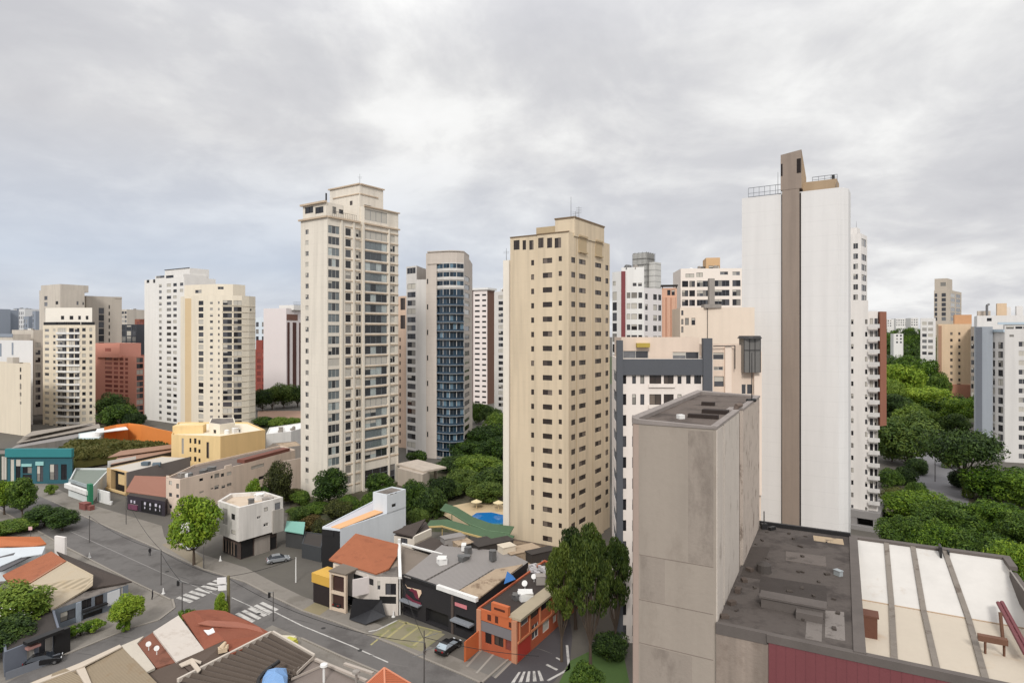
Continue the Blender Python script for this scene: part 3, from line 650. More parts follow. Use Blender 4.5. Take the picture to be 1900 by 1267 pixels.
for i in range(len(pts)):
    j = (i+1) % len(pts); a, b_, c, d = pts[i], pts[j], inn[j], inn[i]; o = inset(pts, -.06); ao, bo = o[i], o[j]
    mb.solid([(ao.x, ao.y, zl(ao)), (bo.x, bo.y, zl(bo)), (c.x, c.y, zl(c)), (d.x, d.y, zl(d))], [(ao.x, ao.y, zN-.02), (bo.x, bo.y, zN-.02), (c.x, c.y, zN-.05), (d.x, d.y, zN-.05)])
mb.build('coping', M('grey_coping', (140, 130, 124), .9, .15, .8, streak=.2), T)
FELT = M('worn_roof_felt', (98, 86, 78), .95, .3, .35, stain=((62, 54, 50), .35, .5, .8), bmp=.5)
mb = MB(); mb.poly([(p.x, p.y, zN+.02) for p in inset(pts, .2)]); mb.build('roof', FELT, T)
mb = MB(); c = B0+U_*4.2-Vd*2.6
mb.obox((c.x, c.y, zN), Vd.to_3d()*2.0, U_.to_3d()*.5, (0, 0, .28)); c = B0+U_*7-Vd*2.2; mb.obox((c.x, c.y, zN), Vd.to_3d()*1.8, U_.to_3d()*.8, (0, 0, .3)); c = B0+U_*12-Vd*3.2; mb.obox((c.x, c.y, zN), Vd.to_3d()*1.0, U_.to_3d()*.5, (0, 0, .3)); mb.build('roof_hatch', M('dark_hatch', (52, 42, 38), .9, .2), T)
mb = MB(); c = B0+U_*3.4-Vd*2.9; mb.box((c.x, c.y, zN), .42, .4, .3, rz=.3); mb.build('vent', WHITE, T)
mb = MB(); f = ff[6]                            # pilaster strips, downpipe
f = Face(B0+U_*.12, B0+U_*9.6); f.box(mb, .05, 2.3, 0, zN-.1, .07); f.box(mb, 2.75, 9.4, 0, zN-.1, .05); mb.build('pilaster', PALEW, T)
mb = MB(); f.box(mb, 2.35, 2.7, 20, zN-.1, .01); f.box(mb, 9.42, 9.58, 20, zN-.1, .06); mb.build('joint', M('dark_joint', (96, 84, 74), .95, .2, streak=.3), T)
mb = MB(); g = Face(pts[7], pts[8]); p = g.p(.3, 0, .22); mb.tube((p.x, p.y, 24), (p.x, p.y, zN+.2), .13); p2 = g.p(.85, 0, .2); mb.tube((p2.x, p2.y, 24), (p2.x, p2.y, zN+.3), .17); mb.tube((p2.x, p2.y, zN+.3), (p2.x+.5, p2.y+.3, zN+.34), .17); mb.build('downpipe', M('brown_pipe', (104, 88, 78), .7, .2), T)
mb = MB(); f = Face(A0+Vd*.55, B0-Vd*.12)        # joints and patches of fresh render on the front
for i, z in enumerate((29.6, 26.7, 23.9, 21.0)): f.box(mb, .02, f.L-.02, z-.015, z+.02, .012)
mb.build('floor_joint', M('joint_line', (120, 106, 96), .95, .2), T)
mb = MB()
for t0, t1, za, zb in ((3.15, 4.68, 29.66, 37.9), (.1, 1.7, 26.78, 29.55), (0.1, 3.4, 21.05, 23.8)): f.box(mb, t0, t1, za, zb, .006)
mb.build('render_patch', M('grey_render_patch', (147, 135, 123), .95, .12, .5, streak=.14, stain=((106, 96, 88), .4, .52, .5, .45), bmp=.3), T)
mb = MB()
g = Face(A0+U_*.1+Vd*.16, A0+Vd*.55); g.box(mb, .0, g.L, 0, zN-.05, .012); g = Face(A0+U_*.5, A0+U_*.1+Vd*.16); g.box(mb, 0, g.L, 0, zN-.05, .012); mb.build('corner_strip', M('pinkish_render_edge', (170, 148, 134), .92, .1, streak=.15), T)
mb = MB(); c = B0+U_*16.5+Vd*.1; mb.tube((c.x, c.y, zN), (c.x, c.y, zN+4.2), .05, .03); mb.tube((c.x-.4, c.y, zN+.15), (c.x+.4, c.y+.3, zN+.15), .16); mb.build('antenna', BLACK, T)
# terrace block
zT = 26.2; P0 = B0; P1 = B0+Vd*7.4; P2 = P1+U_*22; P3 = P0+U_*22; E1 = P1+Vd*14; E2 = P2+Vd*10.7; G1 = P1+Vd*.62; G2 = P2+Vd*.62
T = bld('rooftop_terrace', 'weathered concrete roof terrace beside the stair tower with white sunken light court and red cladding', [P0, P1, P2, P3])
TER = M('weathered_terrace', (86, 78, 73), .95, .28, .3, stain=((56, 50, 47), .25, .48, .8), bmp=.5); TER2 = M('terrace_edge', (98, 90, 85), .9, .15, .5, streak=.2)
mb = MB(); mb.solid([V((*P0, zT)), V((*P1, zT)), V((*P2, zT)), V((*P3, zT))], [V((*P0, zT-.6)), V((*P1, zT-.6)), V((*P2, zT-.6)), V((*P3, zT-.6))]); mb.build('terrace_floor', TER, T)
f = Face(P0+Vd*.02, E1)
mb = MB(); mb.poly([f.p(0, 0), f.p(3.0, 0), f.p(3.0, zT-.6), f.p(0, zT-.6)]); mb.build('concrete_wall', M('streaked_concrete_wall', (158, 142, 128), .95, .15, .5, streak=.65, stain=((110, 96, 86), .4, .55, .6), bmp=.4), T)
mb = MB(); f.box(mb, 3.0, f.L, 0, zT-.42, .12, 0); mb.build('red_cladding', M('red_sheet', (118, 60, 64), .7, .08, .3, streak=.1), T)
mb = MB()
for i in range(16): t = 3.4+i*.52; f.box(mb, t, t+.02, 10, zT-.45, .128)
mb.build('cladding_seam', M('red_seam', (104, 54, 58), .7, .1), T)
mb = MB(); f.box(mb, 2.9, f.L, zT-.42, zT+.04, .16, .25); f.box(mb, 0, 2.9, zT-.6, zT+.04, .05, .3)
mb.solid([V((*P1, zT+.1)), V((*G1, zT+.1)), V((*G2, zT+.1)), V((*P2, zT+.1))], [V((*P1, zT-.6)), V((*G1, zT-.6)), V((*G2, zT-.6)), V((*P2, zT-.6))])
g = Face(P3, E2); mb2 = MB(); g.box(mb, 7.5, g.L+.5, zT-.3, zT+.08, .05, .6); mb.build('parapet', TER2, T)
g.box(mb2, 0, 7.5, zT-.1, zT+.35, .0, .3); mb2.build('gutter', BLACK, T)
# shallow court: a white panel sloping down from the back rim to a cream floor, beams across both
zf = 23.85; sl = 7.8; WC = M('court_white_paint', (198, 193, 186), .8, .08, .3, streak=.1, stain=((168, 150, 132), .35, .62, .45)); FC = M('court_cream_floor', (190, 177, 158), .85, .1, .3, stain=((180, 154, 126), .3, .58, .5))
mb = MB(); mb.poly([V((*G1, zf)), V((*E1, zf)), V((*(E2-U_*sl), zf)), V((*(G2-U_*sl), zf))]); mb.build('court_floor', FC, T)
w1 = Face(G2, E2); w0 = Face(G1, G2); w2_ = Face(E2, E2-U_*22)
mb = MB(); mb.poly([V((*(G2-U_*sl), zf)), V((*(E2-U_*sl), zf)), V((*E2, zT-.1)), V((*G2, zT-.1))]); mb.build('sloping_panel', WC, T)
mb = MB(); mb.poly([w0.p(0, zf-.1), w0.p(w0.L, zf-.1), w0.p(w0.L, zT-.1), w0.p(0, zT-.1)]); mb.poly([w2_.p(0, zf-.1), w2_.p(w2_.L, zf-.1), w2_.p(w2_.L, zT-.1), w2_.p(0, zT-.1)]); mb.build('court_wall', WC, T)
mb = MB(); w2_.box(mb, 0, 2.2, zT-.2, zT+.12, .05, .45); w2_.box(mb, 2.2, 22, zT-1.6, zT-.3, .05, .4); mb.build('parapet', TER2, T)
mb = MB(); c = V((*(G2-U_*sl), zf)); mb.obox(c+V((0, 0, .005)), V((*Vd, 0))*(w1.L), U_.to_3d()*.1, (0, 0, .05)); mb.build('fold_strip', M('tan_joint', (176, 150, 122), .9, .15), T)
RIB = M('worn_rib', (128, 119, 109), .9, .25, .8, streak=.2, stain=((88, 77, 68), .8, .54, .8))
for px0, px1, px2 in ((1640, 1649, 1655), (1689, 1708, 1736), (1748, 1791, 1822)):
    top = w1.p(w1.t(px0), zT-.12, 0); kf = (px1-CX)/F; fo = V((*(G2-U_*sl), 0)); t = (kf*fo.y-fo.x)/(Vd.x-kf*Vd.y); mid = V((*(G2-U_*sl+Vd*t), zf)); kb = (px2-CX)/F; Yb = (H-zf)*F/(1262-HY)
    end = V((kb*Yb, Yb, zf)); a = V((*Vd, 0))*.36; up_ = V((0, 0, .14)); end = mid+(end-mid)*1.6
    mb = MB(); mb.obox(mid, a, top-mid, up_); mb.build('rib', RIB, T); mb = MB(); mb.obox(mid, a, end-mid, up_); mb.build('rib', RIB, T)
q_ = gp(1596, 1180, zf); mb = MB(); mb.obox(q_+V((.05, 0, 0)), Vd.to_3d()*.95, U_.to_3d()*1.0, (0, 0, 1.35)); mb.obox(q_+V((-.02, 0, 1.35)), Vd.to_3d()*1.1, U_.to_3d()*1.1, (0, 0, .12)); mb.obox(q_+V((.2, -.1, .0)), Vd.to_3d()*.5, U_.to_3d()*.08, (0, 0, .5)); mb.build('hutch', M('rust_brown_box', (104, 66, 50), .85, .2), T)
mb = MB(); q_ = gp(1828, 1212, zf); q3 = V(q_)
for dx_, dy_ in ((0, 0), (.95, -.3)): mb.box(q3+V((dx_, dy_, 0)), .1, .1, 1.0)
mb.obox(q3+V((-.35, .1, .75)), Vd.to_3d()*1.5, U_.to_3d()*.4, (0, 0, .35)); mb.tube(q3+V((1.1, 0, 1.0)), q3+V((1.1, .2, 2.5)), .1); mb.build('rusty_frame', M('rusty_brown', (112, 78, 60), .9, .3, 1.5), T)
mb = MB(); w1.box(mb, w1.t(1741), w1.t(1745), zT-.9, zT+.5, 1.0); w1.box(mb, w1.t(1757), w1.t(1760), zT-.3, zT+.1, .6); mb.build('downpipe', BLACK, T)
mb = MB(); a = dp(1852, 1118, 43.5); e = dp(1902, 1212, 37.5); mb.tube(a, e, .13); mb.tube(a+V((.35, .1, 0)), e+V((.35, .1, 0)), .13)
for k in range(7): c = a.lerp(e, k/6); mb.tube(c, c+V((.35, .1, 0)), .06)
mb.build('red_rail', M('maroon_paint', (118, 62, 66), .6, .12), T)
# far walls of the terrace volume
mb = MB(); g = Face(E2, P3); mb.poly([g.p(-.3, 0, .25), g.p(g.L, 0, .25), g.p(g.L, zT-.65, .25), g.p(-.3, zT-.65, .25)]); g = Face(E1, E2); mb.poly([g.p(0, 0, .4), g.p(g.L, 0, .4), g.p(g.L, zT-2.45, .4), g.p(0, zT-2.45, .4)]); mb.build('rear_wall', GREYC, T)
# things standing on the terrace
for i, (a, b_, c, d, col) in enumerate(((4.6, 19.6, 2.4, 1.6, (168, 146, 116)), (5.9, 1.2, 1.1, 4.2, (124, 116, 110)), (4.9, .5, .9, 2.6, (116, 108, 102)), (1.6, 6.0, 4.4, 3.4, (66, 59, 55)), (.2, 8.5, 1.4, 7.5, (70, 62, 57)), (2.8, 13.4, 3.0, 2.4, (104, 95, 89)))):
    mb = MB(); o_ = B0+Vd*a+U_*b_; w_ = Vd*c; h_ = U_*d; z = zT+.006+.004*i
    mb.solid([V((*(o_+w_*.05), z)), V((*(o_+w_), z)), V((*(o_+w_*.96+h_), z)), V((*(o_+h_*.93), z))], [V((*(o_+w_*.05), zT-.01)), V((*(o_+w_), zT-.01)), V((*(o_+w_*.96+h_), zT-.01)), V((*(o_+h_*.93), zT-.01))]); mb.build('repair_patch', M('patch_%d_%d' % (col[0], i), col, .95, .25, 1.2, stain=((60, 54, 50), .8, .52, .7), bmp=.4), T)
mb = MB(); q = random.Random(17)
for k in range(26): p = tp_(q.uniform(.3, 7), q.uniform(.5, 21)) if False else B0+Vd*q.uniform(.4, 6.9)+U_*q.uniform(.6, 21.3); mb.box((p.x, p.y, zT), q.uniform(.1, .45), q.uniform(.08, .25), q.uniform(.05, .16), rz=q.uniform(0, 3))
tag(solo(mb, 'debris', M('roof_debris', (74, 66, 60), .95, .35, 2), 'scattered scraps over the grey terrace', 'debris'), kind='stuff')
def tp(a, b, z=zT): p = B0+Vd*a+U_*b; return V((p.x, p.y, z))
mb = MB(); mb.obox(tp(2.2, 3.7), Vd.to_3d()*3.7, U_.to_3d()*.9, (0, 0, .62)); mb.obox(tp(2.1, 3.6, zT+.62), Vd.to_3d()*3.9, U_.to_3d()*1.1, (0, 0, .12)); mb.obox(tp(4.3, 2.9), Vd.to_3d()*1.5, U_.to_3d()*.7, (0, 0, .45)); solo(mb, 'concrete_bench', TER2, 'long low concrete trough across the grey terrace', 'trough')
mb = MB(); p = tp(1.7, 10.2); mb.tube(p, p+V((0, 0, .55)), .55, .5, 14); mb.tube(p+V((0, 0, .55)), p+V((0, 0, .75)), .5, .15, 14); solo(mb, 'water_tank', M('dark_tank', (72, 66, 62), .8, .2), 'squat dark round tank on the grey terrace', 'tank')
mb = MB(); p = tp(6.6, 12); mb.box(p, .35, .5, .35, rz=.4); mb.box(p+V((0, 0, .35)), .42, .56, .05, rz=.4); solo(mb, 'vent', M('pale_vent', (150, 156, 158), .6, .1), 'small pale vent box on the terrace beside the white court', 'vent')
mb = MB()
for k in range(5): p = tp(.35+.1*k, 1+2.2*k); mb.box(p, .5, .35, .2+.05*(k % 3), rz=.5*k)
o = solo(mb, 'rubble', M('rubble_stone', (84, 72, 64), .95, .3, 2), 'line of rubble along the foot of the stair tower', 'rubble'); o['kind'] = 'stuff'
mb = MB(); p = tp(.6, 21); mb.box(p, .5, .4, .5); mb.tube(p, p+V((0, 0, 1.6)), .05); mb.box(p+V((.6, -.3, 0)), .7, .3, .3, rz=.5); solo(mb, 'scrap_box', BLACK, 'black scrap and pole at the back corner of the terrace', 'scrap')
# ================================================================== right edge of the picture
PEACH = M('peach_render', (216, 186, 150), .85, .08, .2, streak=.1)
q = foot(1741, 1803, 1812, 372, 31, 14); root = bld('apartment_building', 'peach block with few small windows and a terracotta base, above the hillside trees', q)
b = Block(root, q, 0, zat(601, 372)); f = b.f[0]; z0 = zat(619, 372)
f.grid([(1763, 1767.5), (1778, 1782)], z0, 4, 9, 1.7, 's1'); b.finish(PEACH)
mb = MB(); f.box(mb, f.t(1776), f.t(1782), 4, 13, .1); mb.build('slot', G_BROWN, root); mb = MB(); f.box(mb, -.2, f.L+.3, 1, zat(714, 372), .8); mb.build('base_course', M('terracotta_base', (188, 128, 100), .85, .12), root)
mb = MB(); f.box(mb, 0, 1.7, 5, zat(604, 372), .25); mb.build('pilaster', M('brown_peach', (168, 128, 100), .85, .1), root)
q2 = foot(1771, 1803, 1813, 374, 31, 8); k = Block(root, q2, zat(602, 376), zat(584, 376)); k.finish(M('orange_brick_face', (206, 152, 104), .9, .15), name='penthouse_wall')
mb = MB(); g = Face(v2(dp(1803, 0, 368)), v2(dp(1813, 0, 366)))
kb = Block(root, [v2(dp(1801, 0, 360)), v2(dp(1811, 0, 358)), v2(dp(1811, 0, 370)), v2(dp(1801, 0, 371))], 0, zat(606, 360)); kb.f[0].grid([(1802, 1809.5, 'w2')], zat(628, 360), 4.6, 14, 2.6); kb.finish(M('balcony_stack_wall', (150, 138, 126), .85, .1), name='balcony_wall')
WHT = M('white_block_paint', (220, 216, 212), .8, .08, .2, streak=.1)
q = foot(1708, 1736, 1742, 420, 33, 16); root = bld('apartment_building', 'small white flats with paired windows above the trees, left of the peach block', q); b = Block(root, q, 0, zat(590, 420)); b.f[0].grid([(1711, 1719.5), (1722, 1731)], zat(600, 420), 4.05, 6, 2.2, 'm'); b.finish(WHT)
q = foot(1733, 1762, 1784, 620, 46); root = bld('apartment_tower', 'distant brown glazed tower with stepped top rising behind the peach block', q); b = Block(root, q, 0, zat(538, 620)); BT = M('taupe_render', (190, 176, 160), .85, .1)
z0 = zat(547, 620); b.f[0].grid([(1734, 1739), (1747, 1755)], z0, 4.8, 6, 3.6, 'far'); b.f[1].grid([(1764, 1772), (1774, 1782)], z0, 4.8, 6, 3.6, 'far'); b.finish(BT)
k = Block(root, foot(1734, 1757, 1767, 622, 46), zat(539, 620), zat(516, 620)); k.f[0].win(1745, 524, 1755, 531, 'fard'); k.finish(BT, name='penthouse_wall'); clutter(root, q, zat(538, 620), 5, 11)
q = foot(1811, 1842, 1850, 215, 34, 10); root = bld('apartment_building', 'plain blue grey slab wall at the right edge, left part of the pale flats', q); BG = M('blue_grey_render', (154, 160, 168), .85, .07, .15, streak=.12); b = Block(root, q, 0, zat(606, 216)); b.finish(BG)
mb = MB(); b.f[0].box(mb, 0, 1.7, 0, zat(607, 216), .15); mb.build('dark_edge', M('slate_edge', (104, 108, 116), .8, .1), root)
PG = M('pale_grey_paint', (206, 202, 198), .85, .07, .2, streak=.12)
A, B_, Cc = v2(dp(1841, 0, 216)), v2(dp(1864, 0, 211)), v2(dp(1925, 0, 208)); bk = V((9, 12)); root = bld('apartment_building', 'pale grey flats at the right edge with columns of small windows and cluttered white roof', [A, Cc, Cc+bk, A+bk])
b = Block(root, [A, B_, B_+bk, A+bk], 0, zat(612, 213)); z0 = zat(641, 212); b.f[0].grid([(1842, 1846), (1852, 1861, 'w2')], z0, 3.15, 12, 2.2); b.finish(PG)
c = Block(root, [B_, Cc, Cc+bk, B_+bk], 0, zat(600, 211)); c.f[0].grid([(1890, 1905)], z0+.5, 3.15, 13, 1.7, 'm2'); c.f[0].win(1873, 621, 1881, 625, 'w'); c.f[0].grid([(1851+16, 1881), (1884, 1897), (1899, 1912)], zat(608, 211), 3, 1, .8, 'w'); c.finish(PG)
mb = MB(); c.f[0].box(mb, -2, c.f[0].L, zat(607, 211)+.9, zat(600, 211)+.4, .3); b.f[0].box(mb, 0, b.f[0].L, zat(616, 211), zat(612, 211)+.2, .4); mb.build('blue_band', M('powder_blue_band', (176, 192, 204), .8, .08), root)
q = foot(1813, 1925, 1930, 250, 33, 16); root = bld('apartment_building', 'white block with a jumble of rooftop sheds and pipes behind the pale grey flats', q); b = Block(root, q, 0, zat(586, 262)); b.f[0].win(1831, 590, 1840, 596, 'w'); b.finish(WHT)
b.f[0].win(1856, 589, 1862, 596, 'w')
for xl, xc, xr, yt, m in ((1850, 1868, 1882, 563, PEACH), (1858, 1876, 1888, 570, WHT), (1886, 1898, 1915, 568, WHT), (1814, 1838, 1850, 577, BT)):
    k = Block(root, foot(xl, xc, xr, 262, 33, 4), b.z1-1, zat(yt, 264)); k.finish(m, par=.4, name='rooftop_shed')
mb = MB(); p = b.f[0].p(b.f[0].t(1832), b.z1, -2); mb.tube(p, p+V((0, 0, 4.3)), .45); mb.tube(p+V((0, 0, 4.3)), p+V((.9, 0, 4.9)), .45); mb.build('vent_pipe', METAL, root)
for i, (xl, xr, yt, Y, lb) in enumerate(((1646, 1662, 592, 760, 'small white flats on the wooded skyline, next to the brown fin'), (1662, 1687, 591, 800, 'wide low white building on the wooded skyline'), (1690, 1707, 590, 740, 'narrow white building with aerials on the wooded skyline'))):
    q = foot(xl, xr-3, xr, Y, 10, 14); root = bld('apartment_building', lb, q); b = Block(root, q, 10, zat(yt, Y)); b.f[0].tgrid([(k*2.6+.7, k*2.6+2) for k in range(int(b.f[0].L/2.7))], b.z1-2.2, 3, 3, 1.5, 'far'); b.finish(WHT, par=.4)
q = foot(1658, 1676, 1692, 560, 20, 12); root = bld('house', 'large pale villa among the hillside trees', q); b = Block(root, q, 15, zat(619, 560)); b.f[0].tgrid([(2, 3.5), (5, 6.5)], b.z1-1.8, 3, 3, 1.6, 'far'); b.finish(WHT, par=.3)
q = foot(1806, 1846, 1850, 372, 5, 10)

# ================================================================== far left skyline
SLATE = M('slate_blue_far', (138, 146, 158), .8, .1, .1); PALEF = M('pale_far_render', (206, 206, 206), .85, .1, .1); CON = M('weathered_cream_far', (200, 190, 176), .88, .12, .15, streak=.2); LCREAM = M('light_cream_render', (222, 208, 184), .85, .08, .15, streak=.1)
for xl, xc, xr, yt, Y, m, lb in ((-60, -12, 10, 573, 700, SLATE, 'distant slate grey tower cut by the left edge'), (10, 19, 26, 575, 720, SLATE, 'distant slate grey tower, second from the left edge'), (25, 31, 35, 572, 740, SLATE, 'thin distant dark grey tower beside the pale one'), (35, 46, 52, 573, 700, PALEF, 'distant pale slab standing among grey towers'),
                             (44, 53, 60, 587, 650, SLATE, 'low distant grey tower in front of the pale slab'), (60, 66, 74, 577, 640, SLATE, 'distant dark tower beside the stepped cream block')):
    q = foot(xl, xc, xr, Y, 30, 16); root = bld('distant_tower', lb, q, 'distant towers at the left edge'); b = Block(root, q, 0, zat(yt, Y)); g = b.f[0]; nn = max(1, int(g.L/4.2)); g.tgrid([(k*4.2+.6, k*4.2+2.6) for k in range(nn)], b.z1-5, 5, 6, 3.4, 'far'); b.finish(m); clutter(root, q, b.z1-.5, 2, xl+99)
q = foot(22, 62, 80, 330, 27); root = bld('apartment_building', 'weathered cream block with dark glazed bays on its right side, near the left edge', q); b = Block(root, q, 0, zat(612, 330)); b.f[1].grid([(66, 75, 'w2')], zat(640, 332), 4, 9, 2.5); b.finish(CON); clutter(root, q, b.z1-.7, 4, 4)
b2 = Block(root, foot(-30, 24, 40, 318, 27, 8), 0, zat(620, 318)); b2.f[0].box(mb := MB(), 0, b2.f[0].L, b2.z1-1.5, b2.z1+.2, .3); mb.build('dark_band', SLATE, root); b2.finish(CON, name='side_wall')
q = foot(-40, 61, None, 296, 27, 14); root = bld('apartment_building', 'plain white block behind the blank cream wall at the left edge', q); b = Block(root, q, 0, zat(632, 300)); b.finish(M('white_far', (218, 216, 214), .85, .07)); mb = MB(); b.f[0].box(mb, 0, b.f[0].t(3), b.z1-8, b.z1-1.5, .05); b.f[0].box(mb, b.f[0].t(22), b.f[0].t(25), b.z1-7, b.z1-1, .1); mb.build('slot', SLATE, root)
q = foot(-45, 57, None, 262, 27, 14); root = bld('apartment_building', 'blank cream gable wall with one column of slits at the left edge', q); b = Block(root, q, 0, zat(674, 268)); f = b.f[0]
for y0, y1 in ((682, 690), (695, 704), (712, 722), (728, 735), (745, 750)): f.win(36.5, y0, 39.5, y1, 'k')
b.finish(LCREAM, par=.5); mb = MB(); f.box(mb, f.t(5), f.t(16), b.z1-.3, b.z1+2.4, -1.5, 4); mb.build('rooftop_shed', CON, root)
mb = MB(); f.box(mb, f.t(38)-.1, f.t(38)+.1, 0, b.z1-8, .05); mb.build('joint', CON, root)
# cream block with white crown
q = foot(76, 150, 178, 292, 22, 16); root = bld('apartment_tower', 'cream block with bowed ribbon windows and a white crown, left part of the skyline', q)
A, B_, Cc, D = v2(dp(79.5, 0, 297)), v2(dp(105, 0, 292)), v2(dp(149, 0, 290)), v2(dp(177, 0, 293)); bk = V((-12.5, 18))
b = Block(root, [A, B_, (B_+Cc)/2+V((0, -1.2)), Cc, D, D+bk, A+bk], 0, zat(603, 292)); z0 = zat(612.5, 292); dz = 3.0
b.f[0].grid([(83, 91, 'm'), (98.5, 103)], z0, dz, 16, 1.4, 'm'); b.f[1].grid([(107, 126, 'w4')], z0, dz, 16, 1.9); b.f[2].grid([(128, 137, 'w2'), (138.5, 147.5, 'w2')], z0, dz, 16, 1.9); b.f[3].grid([(152.5, 159), (166, 171)], z0+.2, dz, 16, 1.6); b.finish(LCREAM)
mb = MB()
for i in range(15):
    for k in (1, 2): b.f[k].box(mb, .05, b.f[k].L-.05, z0-dz*i-1.9, z0-dz*i-.98, .4)
mb.build('balcony', WHITE, root)
mb = MB()
for k in range(4): b.f[k].box(mb, .3, b.f[k].L-.3, zat(603, 292), zat(597.5, 292), -.15, .6)
mb.build('dark_clerestory', BLACK, root)
k = Block(root, [v2(dp(85, 0, 298)), v2(dp(110, 0, 295)), v2(dp(171, 0, 295)), v2(dp(171, 0, 305)), v2(dp(84, 0, 312))], zat(603, 292)+.3, zat(571, 295)); k.f[1].grid([(113, 119), (129, 136), (145, 150), (159, 164)], zat(589.5, 295), 3, 1, 1.8, 'k'); k.finish(M('white_crown', (232, 224, 210), .85, .06), name='crown_wall')
q = foot(73, 112, 157, 335, 30); root = bld('apartment_tower', 'weathered cream tower with a stepped blind top, behind the ribbon window block', q); b = Block(root, q, 0, zat(537, 337)); b.f[0].grid([(82, 88)], zat(552, 337), 3.4, 3, 2.2, 'm'); b.f[0].win(103, 559, 108, 565, 'k'); b.f[1].win(142, 559, 146, 566, 'm'); b.f[1].win(156-3, 559, 156, 566, 'm')
b.finish(CON); k = Block(root, foot(76, 112, 146, 337, 30, 14), b.z1-1, zat(527, 337)); k.finish(CON, par=.4, name='penthouse_wall'); clutter(root, q, zat(537, 335), 2, 21)
q = foot(150, 160, 226, 355, 38); root = bld('apartment_building', 'long grey beige wing stepping down to the right with a dark glass strip', q); GB = M('grey_beige_far', (188, 178, 164), .88, .1, .15, streak=.12)
b = Block(root, q, 0, zat(549, 356)); f = b.f[1]; f.grid([(183, 193, 'fard')], zat(578, 370), 4, 9, 3.6); f.grid([(201.5, 204)], zat(571, 375), 3.9, 7, 2.2, 'k'); b.finish(GB); mb = MB(); f.box(mb, f.t(213), f.L, zat(556, 380), b.z1+.1, .2, .5); mb.build('parapet_step', GB, root)
# salmon and red group
SALM = M('rose_render', (208, 138, 118), .85, .08, .2); q = foot(176.5, 252, 266, 330, 24, 16); root = bld('apartment_building', 'rose pink block with rows of tinted windows among the left skyline', q)
b = Block(root, q, 0, zat(660, 335)); f = b.f[0]; f.grid([(195, 208, 'r'), (211, 219, 'r'), (222, 229, 'r'), (232, 237.5, 'r')], zat(666.5, 334), 2.45, 9, 1.5); b.f[1].grid([(253.5, 265.5, 'w2')], zat(668, 332), 3.2, 10, 2.5); b.finish(SALM)
k = Block(root, foot(176.5, 222, 226, 333, 24, 12), b.z1-1, zat(637, 334)); k.f[0].win(195, 646, 206, 652, 'r'); k.finish(SALM, name='upper_wall')
q = foot(224, 253, 262, 395, 24, 14); root = bld('office_building', 'dark glass office block above the rose pink building', q); b = Block(root, q, 0, zat(602, 397)); b.f[0].grid([(226, 233, 'w'), (235, 243, 'w'), (245, 252, 'w')], zat(608, 397), 3.6, 10, 3.0); b.finish(M('dark_office_frame', (74, 76, 82), .7, .1))
q = foot(250, 259, 300, 415, 24, 14); root = bld('apartment_building', 'red brown building rising behind the dark glass office block', q); b = Block(root, q, 0, zat(592, 415)); b.f[0].grid([(254, 258, 'r')], zat(600, 415), 3.4, 12, 2); b.f[1].grid([(260, 265, 'r')], zat(600, 415), 3.4, 12, 2); b.finish(M('red_brown_far', (142, 84, 66), .88, .12)); clutter(root, q, b.z1-.7, 2, 31)
q = foot(222, 236, 262, 460, 24, 16); root = bld('apartment_building', 'cream roofed block with aerials, far behind the dark office block', q); b = Block(root, q, 0, zat(574, 460)); b.f[0].grid([(225, 230), (231, 235)], zat(580, 460), 3.2, 4, 2, 'far'); b.finish(CON); clutter(root, q, b.z1-.7, 4, 33)
# white tower with many small windows
WE = M('soft_white_render', (224, 220, 214), .82, .06, .15, streak=.08); q = foot(268, 342, 376, 296, 32, 16); T = bld('apartment_tower', 'white tower with columns of small windows and stepped top, left of the curved cream tower', q)
b = Block(T, q, 0, zat(516, 303)); z0 = zat(528, 299); f = b.f[0]; f.grid([(295, 300, 'm'), (309.5, 317.5, 'w'), (321.5, 328, 'w')], z0, 2.98, 23, 1.5); f.win(272, 518, 277, 525, 'k'); f.win(284, 518, 288, 525, 'k'); f.grid([(334, 340)], z0, 2.98, 2, 1.5, 'w'); b.finish(WE)
mb = MB(); g = b.f[3]
for i in range(5): f.box(mb, -1.6, -.02, z0-3*i-.9, z0-3*i-.1, -1, 3); f.box(mb, -1.6, -.02, z0-3*i-2.2, z0-3*i-2.1, -1, 3)
mb.build('balcony', FR_PALE, T)
k = Block(T, foot(288, 340, 372, 300, 32, 12), b.z1-1, zat(509, 303)); k.f[0].win(290, 511, 305, 516, 'w2'); k.f[0].win(308, 511, 322, 518, 'w2'); k.finish(WE, name='penthouse_wall')
k = Block(T, foot(306, 352, 375, 303, 32, 10), b.z1-1, zat(498, 305)); k.finish(WE, name='penthouse_wall'); mb = MB(); k.f[0].box(mb, -.2, k.f[0].L, k.z1, k.z1+.25, .3); mb.build('cornice', FR_DARK, T)
# curved cream tower
WF = M('ivory_cream_render', (226, 214, 192), .85, .07, .15, streak=.1); TAN = M('tan_recess', (206, 180, 138), .85, .08)
pxs = [(335, 292), (343, 288), (355, 288.5), (366, 285), (388, 282), (412, 281), (431, 281.5), (449, 283.5), (462, 287), (474, 292)]; P = [v2(dp(x, 0, Y)) for x, Y in pxs]; bk = V((-10, 20))
T = bld('apartment_tower', 'curved cream tower with stacked dark balcony bays above the yellow building', P); b = Block(T, P+[P[-1]+bk, P[0]+bk], 0, zat(549, 285)); z0 = zat(562, 283); dz = 2.88; nf = 20
b.f[3].grid([(368.5, 377.5, 'w')], z0, dz, nf, 2.0); b.f[4].grid([(389.5, 395, 'm'), (404.5, 407.5, 'm')], z0, dz, nf, 1.2); b.f[5].grid([(413.5, 430.5, 'w2')], z0, dz, nf-1, 2.1); b.f[6].grid([(433.5, 448.5, 'w2')], z0, dz, nf+1, 2.1); b.f[8].win(464, 573, 467, 577, 'k'); b.finish(WF)
mb = MB()
